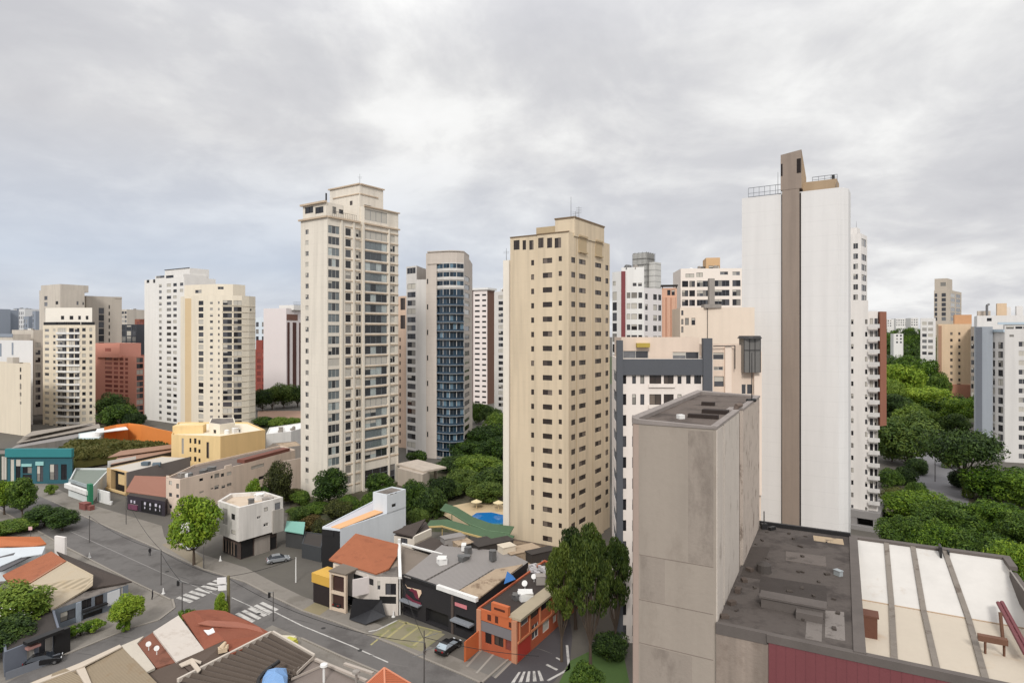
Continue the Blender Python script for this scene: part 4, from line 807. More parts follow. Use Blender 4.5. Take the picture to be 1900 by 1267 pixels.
for i in range(21):
    for k in (7, 8): b.f[k].box(mb, .1, b.f[k].L-.05, z0-dz*i-1.5, z0-dz*i-1.38, .15)
    for k in (5, 6): b.f[k].box(mb, 0, b.f[k].L, z0-dz*i-1.35, z0-dz*i-1.1, .25)
mb.build('floor_band', M('grey_cream_band', (196, 184, 164), .85, .1), T)
mb = MB(); b.f[1].box(mb, .05, b.f[1].L-.05, 0, zat(553, 285), .03); mb.build('tan_recess', TAN, T)
k = Block(T, [v2(dp(x, 0, Y)) for x, Y in ((342, 294), (400, 287), (432, 288), (455, 294), (448, 304), (345, 310))], b.z1-1, zat(528, 290)); k.f[1].win(404, 532, 415, 537, 'm2'); k.f[0].win(362, 538, 374, 544, 'm2'); k.finish(WF, name='crown_wall')
# gap right of it
q = foot(470, 490, 502, 480, 22, 16); root = bld('apartment_building', 'pale blue white block behind the red brick building', q); b = Block(root, q, 0, zat(589, 482)); b.f[0].grid([(475, 480, 'w'), (486, 492, 'w')], zat(602, 482), 5.5, 7, 3.6); b.finish(M('blue_white_far', (208, 218, 226), .8, .08))
q = foot(474, 492, 500, 420, 22, 14); root = bld('apartment_building', 'dark red brick building with rounded top, right of the curved cream tower', q); b = Block(root, q, 0, zat(648, 421)); b.f[0].grid([(477, 484, 'r'), (486, 491, 'r')], zat(658, 421), 4.3, 10, 2.6); b.finish(M('red_brick_far', (148, 70, 58), .88, .12)); k = Block(root, foot(475, 487, 494, 423, 22, 8), b.z1-1, zat(631, 423)); k.finish(MATS['red_brick_far'], name='upper_wall')
q = foot(489, 531, 575, 400, 20, 16); root = bld('apartment_tower', 'plain white tower with dark brown vertical stripes, partly behind the main beige tower', q); b = Block(root, q, 0, zat(572, 402)); b.finish(M('white_rose_far', (220, 210, 208), .82, .05))
mb = MB()
for x0, x1 in ((533, 537), (543, 549.5), (555, 560)): b.f[1].box(mb, b.f[1].t(x0), b.f[1].t(x1), 0, zat(598, 402), .2)
mb.build('brown_stripe', M('dark_brown_stripe', (84, 52, 46), .8, .1), root)
mb = MB(); b.f[1].box(mb, b.f[1].t(532), b.f[1].t(552), zat(594, 402), zat(583, 402), .2); mb.build('loggia', M('brown_loggia', (120, 84, 70), .8, .2), root)
k = Block(root, foot(518, 545, 575, 404, 20, 10), b.z1-1, zat(566, 404)); k.finish(WE, name='penthouse_wall'); rail(k.f[1], .5, min(k.f[1].L-1, 16), k.z1, 2.2, .5, root, 6)
# ================================================================== ground, roads
GROUND = M('city_ground', (92, 87, 80), .95, .22, .08, stain=((96, 92, 84), .03, .5), bmp=.2); PAVE = M('concrete_pavement', (128, 121, 112), .92, .25, .3, stain=((98, 92, 84), .15, .5, .6)); ASPH = M('asphalt', (102, 98, 95), .92, .25, .25, stain=((82, 78, 76), .15, .5, .7), bmp=.3); ASPH2 = M('dark_asphalt', (76, 72, 74), .92, .18, .3, bmp=.3)
mb = MB(); mb.poly([(-3500, -60, 0), (3500, -60, 0), (3500, 6000, 0), (-3500, 6000, 0)]); structure(mb, 'ground', GROUND)
def fill(pts, z): return [tuple(gp(x, y, z)) for x, y in pts]
def sheet(name, pts, z, m): mb = MB(); mb.poly(fill(pts, z)); return structure(mb, name, m)
FARK = [(40, 905), (95, 930), (147, 955), (208, 982), (290, 1018), (377, 1057), (453, 1080), (506, 1108), (560, 1134), (619, 1154), (689, 1181), (739, 1201), (784, 1222), (860, 1254), (960, 1300)]
NEARK = [(800, 1290), (709, 1248), (635, 1217), (560, 1183), (505, 1159)]; NEARK2 = [(318, 1112), (245, 1077), (121, 1013), (60, 978), (-10, 940)]
sheet('pavement', [(-40, 880)]+[(x+2, y-28) for x, y in FARK[:-1]]+[(1000, 1230), (1000, 1330), (600, 1330), (-100, 1330)], .004, PAVE)
sheet('road', FARK+NEARK+NEARK2, .008, ASPH)
sheet('side_street', [(318, 1112), (505, 1159), (470, 1178), (380, 1190), (250, 1215), (60, 1290), (-60, 1300), (118, 1215), (240, 1165), (293, 1150), (322, 1128)], .012, ASPH)
sheet('side_street', [(868, 1292), (955, 1215), (1000, 1182), (1056, 1136), (1062, 1180), (1058, 1225), (1030, 1262), (985, 1300)], .012, ASPH2)
KERB = M('kerb_stone', (140, 132, 122), .9, .15, .5)
def kerb(pts, side, w=.3, h=.13):
    mb = MB(); P = [gp(x, y, 0) for x, y in pts]
    for a, b in zip(P, P[1:]): d = (b-a).normalized(); n = V((-d.y, d.x, 0))*w*side; mb.obox(a, b-a, n, (0, 0, h))
    return structure(mb, 'kerb', KERB)
kerb(FARK[1:], 1); kerb(NEARK[:-1], 1); kerb(NEARK2, 1)
kerb([(318, 1112), (322, 1128), (293, 1150), (240, 1165), (118, 1215)], 1); kerb([(872, 1288), (955, 1215), (1000, 1182), (1056, 1136)], 1)
WL = M('white_road_paint', (186, 182, 176), .8, .2, 1.0, stain=((128, 124, 120), .9, .5, .7)); YL = M('yellow_road_paint', (160, 150, 96), .85, .2, 1.0, stain=((130, 122, 100), .9, .5, .7))
def stripes(name, a0, a1, b0, b1, n, fill_=.55, m=WL, z=.02):
    mb = MB(); A0, A1, B0_, B1_ = (gp(*p, z) for p in (a0, a1, b0, b1))
    for i in range(n):
        s, e = i/n, (i+fill_)/n; mb.poly([A0.lerp(A1, s), A0.lerp(A1, e), B0_.lerp(B1_, e), B0_.lerp(B1_, s)])
    return structure(mb, name, m)
stripes('road_marking', (352, 1118), (432, 1079), (326, 1109), (404, 1073), 7, .6)
stripes('road_marking', (456, 1160), (521, 1128), (424, 1144), (492, 1114), 6, .62)
stripes('road_marking', (948, 1266), (1016, 1262), (962, 1246), (1006, 1243), 5, .5)
def line(pts, w, m=WL, z=.02, name='road_marking'):
    mb = MB(); P = [gp(x, y, z) for x, y in pts]
    for a, b in zip(P, P[1:]): d = (b-a).normalized(); n = V((-d.y, d.x, 0))*w/2; mb.poly([a-n, b-n, b+n, a+n])
    return structure(mb, name, m)
line([(508, 1134), (560, 1160), (653, 1198), (720, 1228)], .22); line([(430, 1108), (500, 1140)], .16)
line([(130, 985), (300, 1062), (420, 1110)], .14, M('worn_line', (140, 136, 132), .9, .2)); line([(722, 1168), (688, 1196)], .3, YL)
for a, b in (((756, 1153), (717, 1184)), ((776, 1163), (743, 1187)), ((801, 1171), (767, 1197))): line([a, b], .38, YL)
line([(737, 1150), (700, 1168), (684, 1171)], .3); line([(740, 1152), (820, 1172)], .3, YL)
line([(1052, 1196), (1056, 1240), (1016, 1262)], .35, WL); line([(1014, 1232), (1034, 1242)], .4, WL); line([(1032, 1219), (1044, 1226)], .3, WL)
sheet('forecourt', [(868, 1236), (905, 1192), (962, 1214), (918, 1256)], .016, M('grey_ramp', (112, 108, 102), .9, .2, .5)); line([(922, 1206), (884, 1248)], .3, M('ramp_line', (150, 144, 134), .9, .1), .024)
line([(905, 1192), (866, 1236)], .35, KERB, .03); line([(962, 1214), (918, 1257)], .35, KERB, .03)
sheet('forecourt', [(740, 1148), (826, 1176), (782, 1208), (690, 1176)], .016, M('mossy_forecourt', (134, 126, 98), .95, .2, .5, stain=((112, 116, 60), .35, .5, .7)))
sheet('forecourt', [(560, 1132), (586, 1116), (612, 1127), (590, 1143)], .016, M('olive_paving', (136, 124, 92), .95, .2))
sheet('forecourt', [(300, 1010), (330, 1000), (376, 1035), (376, 1056)], .016, M('sand_paving', (136, 124, 104), .95, .2))
sheet('forecourt', [(104, 935), (150, 930), (300, 975), (306, 1000), (296, 1016), (208, 978)], .012, M('pale_forecourt', (126, 119, 109), .95, .25, .3, stain=((98, 92, 82), .15, .5, .6)))
sheet('bare_earth', [(478, 780), (478, 762), (565, 762), (565, 780)], .03, M('red_earth', (150, 118, 96), .95, .25))
# garden bank left, pool garden
GRASS = LEAF('grass_blades', (.03, .04, .012), (.075, .085, .02), (.14, .13, .04))
SOIL = M('garden_soil', (92, 84, 60), .95, .25, .3)
# ================================================================== low buildings
def up3(px, py, z): return gp(px, py, z)
def low(root, roof_px, z, base, wm, rm, par=.4, name='wall', tops=None, wins=(), cap=.25, depth=.18):
    """roof outline by pixels at the level z, first points left to right along the visible walls"""
    P = [v2(gp(x, y, z)) for x, y in roof_px]; b = Block(root, P, base, z)
    for i, L in wins:
        for w in L: b.f[i].win(*w)
    b.finish(wm, rm, par, name, cap=cap, depth=depth); return b
def slab(mb, pts, th=.22, m=0, ms=None):
    P = [gp(x, y, z) for x, y, z in pts]; mb.solid(P, [p-V((0, 0, th)) for p in P], m, ms); return P
def lb(name, label, px, py, z=0, cat='building', group=None): return thing(name, label, cat, (*v2(gp(px, py, z)), 0), group)
TILE = M('orange_roof_tiles', (160, 90, 52), .85, .2, .6, wave=(1.6, 62), stain=((128, 76, 54), .5, .55, .6)); TILE_D = M('red_brown_roof_tiles', (128, 78, 58), .9, .25, .5, wave=(1.6, 62), stain=((92, 60, 48), .4, .52, .7)); BEIGE_R = M('beige_roof_sheet', (180, 164, 138), .85, .14, .4, wave=(1.2, 62), stain=((170, 150, 120), .4, .56, .5)); DKR = M('dark_brown_roof', (74, 64, 58), .85, .22, .4, wave=(1.4, 62)); GREYR = M('grey_metal_roof', (140, 134, 130), .6, .12, .3, wave=(.7, 62)); RUBR = M('rubble_roof', (168, 146, 120), .95, .3, .8, stain=((112, 92, 74), .6, .52, .8), bmp=.6)
BLUEW = M('blue_white_render', (206, 212, 218), .8, .06, .2, streak=.1); PINKB = M('pink_beige_render', (214, 192, 172), .88, .12, .25, streak=.2, stain=((176, 154, 136), .2, .58, .6)); YEL = M('yellow_render', (226, 194, 132), .85, .1, .25, streak=.15)
# --- teal fronted shop
root = lb('shop_building', 'teal fronted glass shop under a grass covered bank at the left', 110, 895); TEAL = M('teal_paint', (30, 124, 128), .6, .12); TEALL = M('pale_teal_paint', (104, 156, 168), .6, .12)
a = v2(gp(14, 897)); d = v2(gp(134, 897)); f = Face(a, d); zt = f.z(40, 832)
b = Block(root, [a, d, d+V((-6, 9)), a+V((-8, 10))], 0, zt-2.4)
f = b.f[0]; f.win(19, 852, 26, 894, 'w'); f.win(29, 852, 38, 894, 'w'); f.win(42, 866, 59, 878, 'w2'); f.win(42, 880, 59, 893, 'k'); f.win(68, 864, 80, 893, 'w2'); f.win(92, 861, 108, 890, 'w2'); f.win(113, 861, 124, 890, 'w2'); b.finish(M('dark_teal_front', (40, 92, 102), .5, .2), par=0)
mb = MB(); f.box(mb, -.3, f.L+.2, zt-2.4, zt, .6, .5); mb.build('fascia', TEAL, root)
mb = MB(); f.box(mb, f.t(41), f.t(60), f.z(50, 865), f.z(50, 860), .3); f.box(mb, f.t(67), f.t(82), f.z(50, 863), f.z(50, 856), .3); mb.build('awning', M('mint_awning', (136, 190, 186), .7, .1), root)
a2 = v2(gp(-30, 897)); b = Block(root, [a2, a, a+V((-4, 8)), a2+V((-4, 8))], 0, zt-1.6); b.f[0].win(2, 846, 12, 890, 'w2'); b.finish(M('dark_teal', (52, 70, 62), .7, .2), par=.3, name='side_wall')
def mound(name, pts, h, m, label, cat, seed, n=1500, lf=.35, kind=None):
    """a bank of ground with tufts over it"""
    q = random.Random(seed); mb = MB(); P = [gp(x, y, z) for x, y, z in pts]; c = sum(P, V((0, 0, 0)))/len(P); c.z += h
    for a, b in zip(P, P[1:]+P[:1]): mb.poly([a, b, c]); mb.poly([b, a, V((a.x, a.y, a.z-2.5)), V((b.x, b.y, b.z-2.5))])
    for i in range(n):
        k = q.randrange(len(P)); a, b = P[k], P[(k+1) % len(P)]; s, t = q.random(), q.random()
        if s+t > 1: s, t = 1-s, 1-t
        p = c+(a-c)*s+(b-c)*t; r = V((q.gauss(0, 1), q.gauss(0, 1), q.gauss(.3, .6))).normalized(); u_ = r.orthogonal().normalized()*lf*q.uniform(.5, 1.2); w = r.cross(u_)
        p = p+V((0, 0, lf*.4)); mb.poly([p-u_-w, p+u_-w, p+u_+w, p-u_+w])
    o = mb.build(name, m, None, False, (c.x, c.y, min(p.z for p in P))); return tag(o, label, cat, kind=kind)
zb = zt+.2
mound('grass_bank', [(82, 850, 3.9), (140, 855, 3.2), (200, 846, 3), (318, 828, 4), (300, 822, 4.6), (200, 817, 6), (130, 818, 6)], 1.4, GRASS, 'grassy bank rising between teal shop and orange wall', 'grass bank', 4, 2600, .5, 'stuff')
root = lb('warehouse', 'long grey metal roofed shed behind the teal shop', 120, 830)
low(root, [(20, 832), (140, 812), (186, 795), (172, 786), (60, 808)], 5.2, 0, GREYC, GREYR, .0); mb = MB(); slab(mb, [(30, 822, 5.9), (186, 793, 6.0), (184, 786, 6.6), (50, 806, 6.6)]); slab(mb, [(40, 812, 7.2), (150, 790, 7.4), (178, 783, 7.4), (60, 800, 7.6)]); mb.build('roof_sheet', M('weathered_grey_roof', (150, 140, 128), .85, .25, .3, wave=(.5, 20)), root)
root = lb('storage_box', 'pale blue shed between grey shed roof and orange wall', 170, 815); low(root, [(146, 812), (183, 812), (194, 803), (186, 798), (146, 804)], 6, 0, M('pale_aqua', (188, 208, 210), .8, .1), WHITE, .2); mb = MB(); slab(mb, [(176, 803, 7.4), (238, 796, 7.4), (232, 790, 7.4), (180, 795, 7.4)]); mb.build('roof_sheet', WHITE, root)
root = lb('garden_wall', 'curving bright orange boundary wall above the grass bank', 250, 815, cat='wall'); mb = MB(); ORG = M('orange_paint', (224, 126, 14), .75, .08); W_ = [(193, 815), (215, 810), (238, 807), (262, 810), (290, 818), (319, 825)]
for (x0, y0), (x1, y1) in zip(W_, W_[1:]):
    a, b_ = gp(x0, y0, 4), gp(x1, y1, 4); n = V((0, .4, 0)); mb.solid([a+V((0, 0, 4.6)), b_+V((0, 0, 4.6)), b_+n+V((0, 0, 4.6)), a+n+V((0, 0, 4.6))], [V((a.x, a.y, 0)), V((b_.x, b_.y, 0)), V((b_.x, b_.y+.4, 0)), V((a.x, a.y+.4, 0))])
mb.build('wall', ORG, root)
root = lb('shed', 'dark open shed with a rusty roof below the orange wall', 260, 860); low(root, [(205, 862), (318, 838), (318, 826), (222, 845)], 5.4, 0, M('dark_shed', (62, 54, 50), .9, .2), M('rusty_roof', (150, 114, 92), .9, .25, .4), 0); mb = MB(); slab(mb, [(200, 848, 6), (319, 831, 6), (319, 824, 6.2), (224, 836, 6.4)], .2); mb.build('roof_sheet', MATS['rusty_roof'], root)
mb = MB(); g = Face(v2(gp(200, 862, 5.2)), v2(gp(252, 853, 5.2))); g.box(mb, 0, g.L, 4.4, 6.3, .1, .05); mb.build('sign_board', WHITE, root)
# --- white and green small shop
root = lb('shop_building', 'small white shop with blank white sign bands and a green pillar', 150, 920); b = low(root, [(127, 893), (168, 907), (205, 868), (140, 868)], 3.9, 0, M('shop_white', (206, 210, 208), .75, .1, streak=.1), M('green_grey_roof', (118, 126, 116), .85, .2), .5, wins=((0, [(131, 898, 164, 916, 'k')]),)); f = b.f[0]
mb = MB(); f.box(mb, -.3, f.L-.3, 2.4, 3.5, .9); mb.build('sign_band', WHITE, root); mb = MB(); f.box(mb, f.L-.9, f.L+.6, 0, 5.2, .5, .4); mb.build('pillar', M('green_paint', (28, 122, 84), .65, .12), root)
mb = MB(); 
for k, (t, w) in enumerate(((3.1, .5), (3.8, .35), (4.3, .5), (4.95, .4))): f.box(mb, t, t+w, 4.0, 4.12, .06); f.box(mb, t, t+.1, 4.0, 4.5, .06); f.box(mb, t+w-.1, t+w, 4.1, 4.5, .06)
f.box(mb, .2, f.L-1, 3.9, 4.65, .02, .2); mb.build('sign', [M('sign_grey', (150, 160, 162), .7, .1)], root)
g = Face(v2(gp(181, 930)), v2(gp(203, 936))); mb = MB(); g.box(mb, 0, g.L, 0, 3.2, .1, .2); mb.build('panel_wall', WHITE, root); mb = MB()
for t in (.5, 1.3): g.box(mb, t, t+.35, .5, 2.4, .13)
mb.build('notice', M('grey_notice', (130, 138, 140), .8, .1), root)
# --- beige open front shop and grey flank
root = lb('shop_building', 'shop with timber boarded open front and a long grey flank wall', 270, 920); GFL = M('dark_grey_flank', (124, 116, 112), .85, .08, .2, streak=.08); zr_ = 6.2
P = [v2(gp(x, y, zr_)) for x, y in ((198, 868), (234, 877), (352, 848), (300, 846))]; b = Block(root, P, 0, zr_); f = b.f[0]; f.win(206, 872, 231, 925, 'k'); b.finish(M('timber_board', (198, 164, 110), .85, .2, .6, wave=(1.5, 0)), M('pale_metal_roof', (192, 184, 172), .6, .08, .2, wave=(.6, 62)), .15, depth=1.2)
mb = MB(); b.f[1].box(mb, .1, b.f[1].L, 2.6, zr_+.15, .25); mb.build('flank_wall', GFL, root); mb = MB(); f.box(mb, f.t(213), f.t(230), 2.2, 5, -.9, 1); f.box(mb, 0, f.L, .3, .9, .3); mb.build('timber_panel', M('light_timber', (214, 182, 124), .8, .2, .8), root)
mb = MB(); p = b.f[1].p(10, zr_, -1.5); mb.tube(p, p+V((2, .5, 0)), .7, .7, 10); mb.box(p+V((-2, 0, 0)), 2, 1.5, .9); mb.build('roof_plant', M('blue_grey_plant', (84, 98, 108), .7, .2), root)
# --- terracotta awning shop
root = lb('shop_building', 'dark shopfront beneath a large terracotta sloped awning', 275, 955); P = [v2(gp(x, y, 3.6)) for x, y in ((236, 918), (306, 930), (330, 900), (262, 898))]; b = Block(root, P, 0, 3.6); f = b.f[0]; f.win(240, 935, 256, 956, 'w2'); f.win(262, 932, 300, 962, 'k'); b.finish(M('plum_black', (52, 46, 54), .7, .2), DARKROOF, 0)
mb = MB(); slab(mb, [(233, 911, 3.9), (312, 923, 3.6), (314, 884, 7.0), (250, 882, 7.0)], .2); mb.build('awning', M('terracotta_awning', (142, 96, 78), .85, .1, .4), root)
mb = MB()
for x, s in ((243, .5), (249, .45), (268, .6), (278, .5), (288, .7), (296, .4)): t = f.t(x); f.box(mb, t, t+s, 1.6+s*.6, 2.2+s*.7, .12); f.box(mb, t+.1, t+s*.6, 1.0, 1.5, .12)
mb.build('shop_sign', M('pale_lettering', (196, 190, 204), .7, .1), root); mb = MB(); f.box(mb, f.t(240), f.t(256), .3, 1.5, .3); mb.build('counter', M('plum_counter', (112, 60, 84), .8, .2), root)
# --- long beige building
root = lb('apartment_building', 'long pinkish beige building with parapet dips and tiny windows along the street', 400, 940); zr_ = 8.6
P = [v2(gp(x, y, zr_)) for x, y in ((308, 886), (334, 889), (430, 866), (548, 834), (520, 826), (360, 862))]; b = Block(root, P, 0, zr_)
b.f[0].win(313.5, 892, 319, 899); b.f[0].win(327, 897, 332, 906); b.f[0].win(313.5, 914, 319, 921); b.f[0].win(327, 917, 332, 923); b.f[0].win(313.5, 935, 319, 943, 'm')
f = b.f[1]
for w in ((370, 887, 377, 892), (391, 882, 395, 887), (398, 878, 407, 886), (410, 878, 416, 884), (421, 875, 431, 881), (391, 905, 396, 907), (398, 900, 406, 907), (411, 900, 418, 905), (421, 896, 430, 901), (370, 911, 378, 914)): f.win(*w)
b.f[2].win(466, 862, 490, 868); b.f[2].win(480, 883, 490, 889, 'k'); b.finish(PINKB, M('dark_beige_roof', (110, 98, 90), .9, .2), .5)
mb = MB(); f = b.f[2]; f.box(mb, f.t(454), f.t(538), zr_, zr_+.9, -.05, 2.6); mb.build('roof', M('maroon_tile', (124, 74, 60), .85, .15, .5, wave=(1.6, 62)), root)
mb = MB(); b.f[0].box(mb, 0, 1.0, zr_-.1, zr_+.5, .0, .3); b.f[1].box(mb, b.f[1].t(418), b.f[1].L, zr_, zr_+.7, 0, .3); mb.build('parapet', PINKB, root)
mb = MB(); g = Face(v2(gp(527, 913)), v2(gp(563, 905))); g.box(mb, 0, g.L, 0, 8.6, 0, .4); mb.build('side_wall', M('pink_grey_render', (190, 172, 156), .88, .12, streak=.25), root)
clutter(root, P, zr_-.5, 6, 52)
# --- yellow building
root = lb('apartment_building', 'yellow three storey building with a blank amber flank, among the rooftops left', 400, 860); zr_ = 12.0

P = [v2(gp(x, y, zr_)) for x, y in ((318, 806), (409, 809), (492, 797), (460, 783), (330, 783))]; b = Block(root, P, 0, zr_); f = b.f[0]
for y0, y1 in ((813, 822), (830, 838), (847, 855)): f.win(351.5, y0, 355, y1, 'k'); f.win(360, y0, 364.5, y1+1, 'k'); f.win(368, y0+3, 372, y1+2, 'k')
f.win(383, 820, 388, 850, 'sh'); f.win(337, 813, 341, 842, 'm'); b.finish(YEL, M('pale_cream_roof', (222, 208, 184), .85, .1), .5); mb = MB(); f.box(mb, f.t(409)-.03, f.L, 0, zr_+.05, .04); b.f[1].box(mb, 0, b.f[1].L, 0, zr_+.02, .1); mb.build('flank_wall', M('amber_render', (214, 178, 116), .88, .08, .2, streak=.12), root)
k = Block(root, [v2(gp(x, y, 13.6)) for x, y in ((388, 790), (408, 793), (436, 789), (434, 780), (392, 781))], zr_-.6, 14.6); k.f[0].win(405-9, 797, 401, 804, 'k'); k.finish(M('ivory_shed', (226, 216, 196), .85, .08), name='rooftop_shed', par=.2)
mb = MB(); p = gp(352, 800, zr_); mb.box((p.x, p.y, zr_-.5), 9, 4, 2.6, rz=.2); mb.build('rooftop_shed', YEL, root)
clutter(root, P, zr_-.5, 5, 51)
root = lb('apartment_building', 'low white flat roofed building between yellow building and main beige tower', 525, 830); P = [v2(gp(x, y, 7.5)) for x, y in ((494, 805), (540, 800), (568, 792), (560, 784), (500, 793))]; b = Block(root, P, 0, 7.5); b.finish(WHITE, WHITE, .3)
clutter(root, P, 7.2, 5, 56)
root = lb('house', 'ruined house with grey gable and rubble beside the yellow building', 515, 840); P = [v2(gp(x, y, 5.5)) for x, y in ((494, 838), (530, 830), (560, 826), (550, 818), (505, 822))]; b = Block(root, P, 0, 5.5); b.finish(GREYC, RUBR, .2); mb = MB(); slab(mb, [(492, 832, 5.6), (508, 822, 7.8), (532, 830, 5.9), (520, 838, 5.6)], .2); mb.build('roof_sheet', M('stone_grey', (128, 118, 108), .9, .2), root)
# --- white corner building
root = lb('corner_building', 'white corner building whose upper storey overhangs a dark shopfront', 470, 1040); zr_ = 10.4; CW = M('dull_white_render', (212, 206, 198), .85, .1, .3, streak=.35, stain=((160, 150, 140), .25, .6, .6))
P = [v2(gp(x, y, zr_)) for x, y in ((404, 929), (443, 942), (525, 922), (490, 911), (427, 915))]; b = Block(root, P, 3.9, zr_); f = b.f[0]; f.win(413, 943, 422, 973, 'm'); f.win(429, 953, 436, 964, 'w'); f.win(429, 983, 437, 991, 'w'); f = b.f[1]; f.win(490, 941, 497, 948, 'w'); f.win(477, 957, 484, 962, 'p2'); f.win(510, 932, 521, 950, 'm'); f.win(510, 960, 521, 970, 'w2'); f.win(489, 970, 498, 976, 'p2'); b.finish(CW, M('sand_roof', (196, 176, 152), .9, .18, .4, stain=((150, 130, 108), .3, .55)), .7, cap=.6)
mb = MB(); mb.poly([(p.x, p.y, 3.9) for p in reversed(b.pts)]); mb.build('soffit', GREYC, root)
ins = inset(P, .9); g = Block(root, ins, 0, 3.9); f = g.f[0]; f.win(412, 1005, 440, 1040, 'k'); f = g.f[1]; f.win(446, 1000, 470, 1040, 'k'); f.win(500, 995, 520, 1025, 'k'); g.finish(M('dark_brown_shopfront', (78, 64, 58), .85, .2), par=0, name='shopfront')
mb = MB(); f.box(mb, f.t(472), f.t(500), 0, 3.3, .2); mb.build('grey_panel', M('grey_panel', (150, 140, 130), .9, .15, streak=.3), root)
mb = MB(); f = b.f[1]; f.box(mb, f.t(505), f.L, 3.6, 8.2, .25); mb.build('corner_bay', M('grey_bay', (172, 164, 154), .88, .15, streak=.4), root)
mb = MB(); f = g.f[0]
for k in range(5): t = f.t(414+5*k); f.box(mb, t, t+.28, .3, 2.9, .06)
mb.build('shutter_slat', M('brown_slat', (128, 108, 92), .8, .2), root)
clutter(root, P, zr_-.7, 3, 53)
# --- blue white building
root = lb('apartment_building', 'blue white building with a long blank flank and orange roof strip', 680, 1020); zr_ = 7.6
P = [v2(gp(x, y, zr_)) for x, y in ((598, 977), (631, 981), (753, 940), (700, 925), (690, 930))]; b = Block(root, P, 0, zr_); f = b.f[0]; f.win(601, 985, 627, 1000, 'w2'); f.win(600, 1006, 628, 1036, 'k'); b.finish(BLUEW, M('lilac_grey_roof', (190, 186, 190), .7, .1), .2)
mb = MB(); slab(mb, [(614, 977, zr_+.12), (631, 980, zr_+.12), (716, 947, zr_+.12), (706, 941, zr_+.12)], .1); mb.build('orange_roof_strip', M('pale_orange_sheet', (222, 166, 110), .8, .1, .5), root)
mb = MB(); f.box(mb, 0, f.L, 0, zr_-.4, .08); f.box(mb, f.t(602), f.t(620), zr_-1.5, zr_-.5, .2); mb.build('dark_front', BLACK, root)
e = b.f[1]; t0 = e.t(722); k = Block(root, [e.p(t0-.6, 0).xy, e.p(e.L, 0).xy, e.p(e.L, 0, -4).xy, e.p(t0-.6, 0, -4).xy], zr_-.2, zr_+3.7); k.f[0].win(724, 913, 730, 918, 'm'); k.f[0].win(733, 912, 737, 915, 'k'); k.f[0].win(727, 934, 735, 940, 'k'); k.finish(BLUEW, par=.2, name='upper_wall')
# --- orange roofed house
root = lb('house', 'orange hip roofed house with white frames and a yellow sign box on its corner', 660, 1100); zr_ = 6.4
mb = MB(); slab(mb, [(610, 1037, 6.2), (660, 989, 8.2), (739, 1009, 7.4), (737, 1030, 6.9), (722, 1054, 6.3), (698, 1064, 6.2)], .25); mb.build('roof', TILE, root)
mb = MB(); slab(mb, [(699, 1064, 6.0), (723, 1054, 6.0), (737, 1028, 6.4), (742, 1072, 5.6)], .15); mb.build('side_roof', M('grey_brown_roof', (140, 126, 112), .9, .2), root)
P = [v2(gp(x, y, 6)) for x, y in ((618, 1044), (697, 1069), (739, 1070), (735, 1020), (665, 1005))]; b = Block(root, P, 0, 6.0); f = b.f[0]; f.win(684, 1073, 693, 1085, 'w2'); f.win(622, 1052, 644, 1062, 'm2'); f.win(655, 1066, 674, 1100, 'k'); g = b.f[1]; g.win(700, 1078, 706, 1094, 'm'); g.win(715, 1082, 735, 1103, 'w2'); g.win(704, 1106, 735, 1120, 'k'); f.win(640, 1110, 690, 1128, 'k'); b.finish(M('dirty_white_render', (204, 194, 184), .88, .15, .4, streak=.35), par=0)
mb = MB(); c = gp(744, 1072, 0); mb.box((c.x-.3, c.y, 0), .5, .5, 7.0); a, e = gp(741, 1008, 7.2), gp(743, 1070, 6.6); mb.obox(a-V((.3, 0, .3)), e-a, V((.5, 0, 0)), (0, 0, .35)); mb.build('white_gutter', WHITE, root)
g = Face(v2(gp(579, 1116)), v2(gp(613, 1128))); mb = MB(); g.box(mb, 0, g.L, 3.3, 4.8, .1, 3.2); mb.build('sign_box', M('yellow_sign', (206, 158, 30), .6, .08), root); mb = MB(); g.box(mb, .3, g.L, .1, 3.3, 0, 3); mb.build('dark_booth', M('dark_booth', (44, 36, 36), .7, .2), root)
g = Face(v2(gp(613, 1129)), v2(gp(643, 1137))); CRF = M('cream_frame', (206, 184, 160), .75, .1); mb = MB()
for t in (0, g.L-.35): g.box(mb, t, t+.35, 0, 6.0, .2, .25)
for z in (0, 2.6, 5.6): g.box(mb, .35, g.L-.35, z, z+.45, .15, .2)
mb.build('frame', CRF, root); mb = MB(); g.box(mb, .36, g.L-.36, .46, 2.6, -.3, .5); g.box(mb, .36, g.L-.36, 3.06, 5.6, -.3, .5); mb.build('pane', M('maroon_glass', (66, 42, 38), .3, .2, spec=.5), root)
mb = MB(); g.box(mb, -.1, g.L+.1, 6.0, 6.2, .3, 3.4); mb.build('frame_roof', M('grey_brown_felt', (116, 104, 92), .9, .2), root)
mb = MB(); p = g.p(g.L+2.2, 3.0, -.8); mb.box(p, 2.6, .2, 2.6, rz=.5); mb.build('white_banner', M('crumpled_white', (204, 194, 190), .85, .12, 1.2), root)
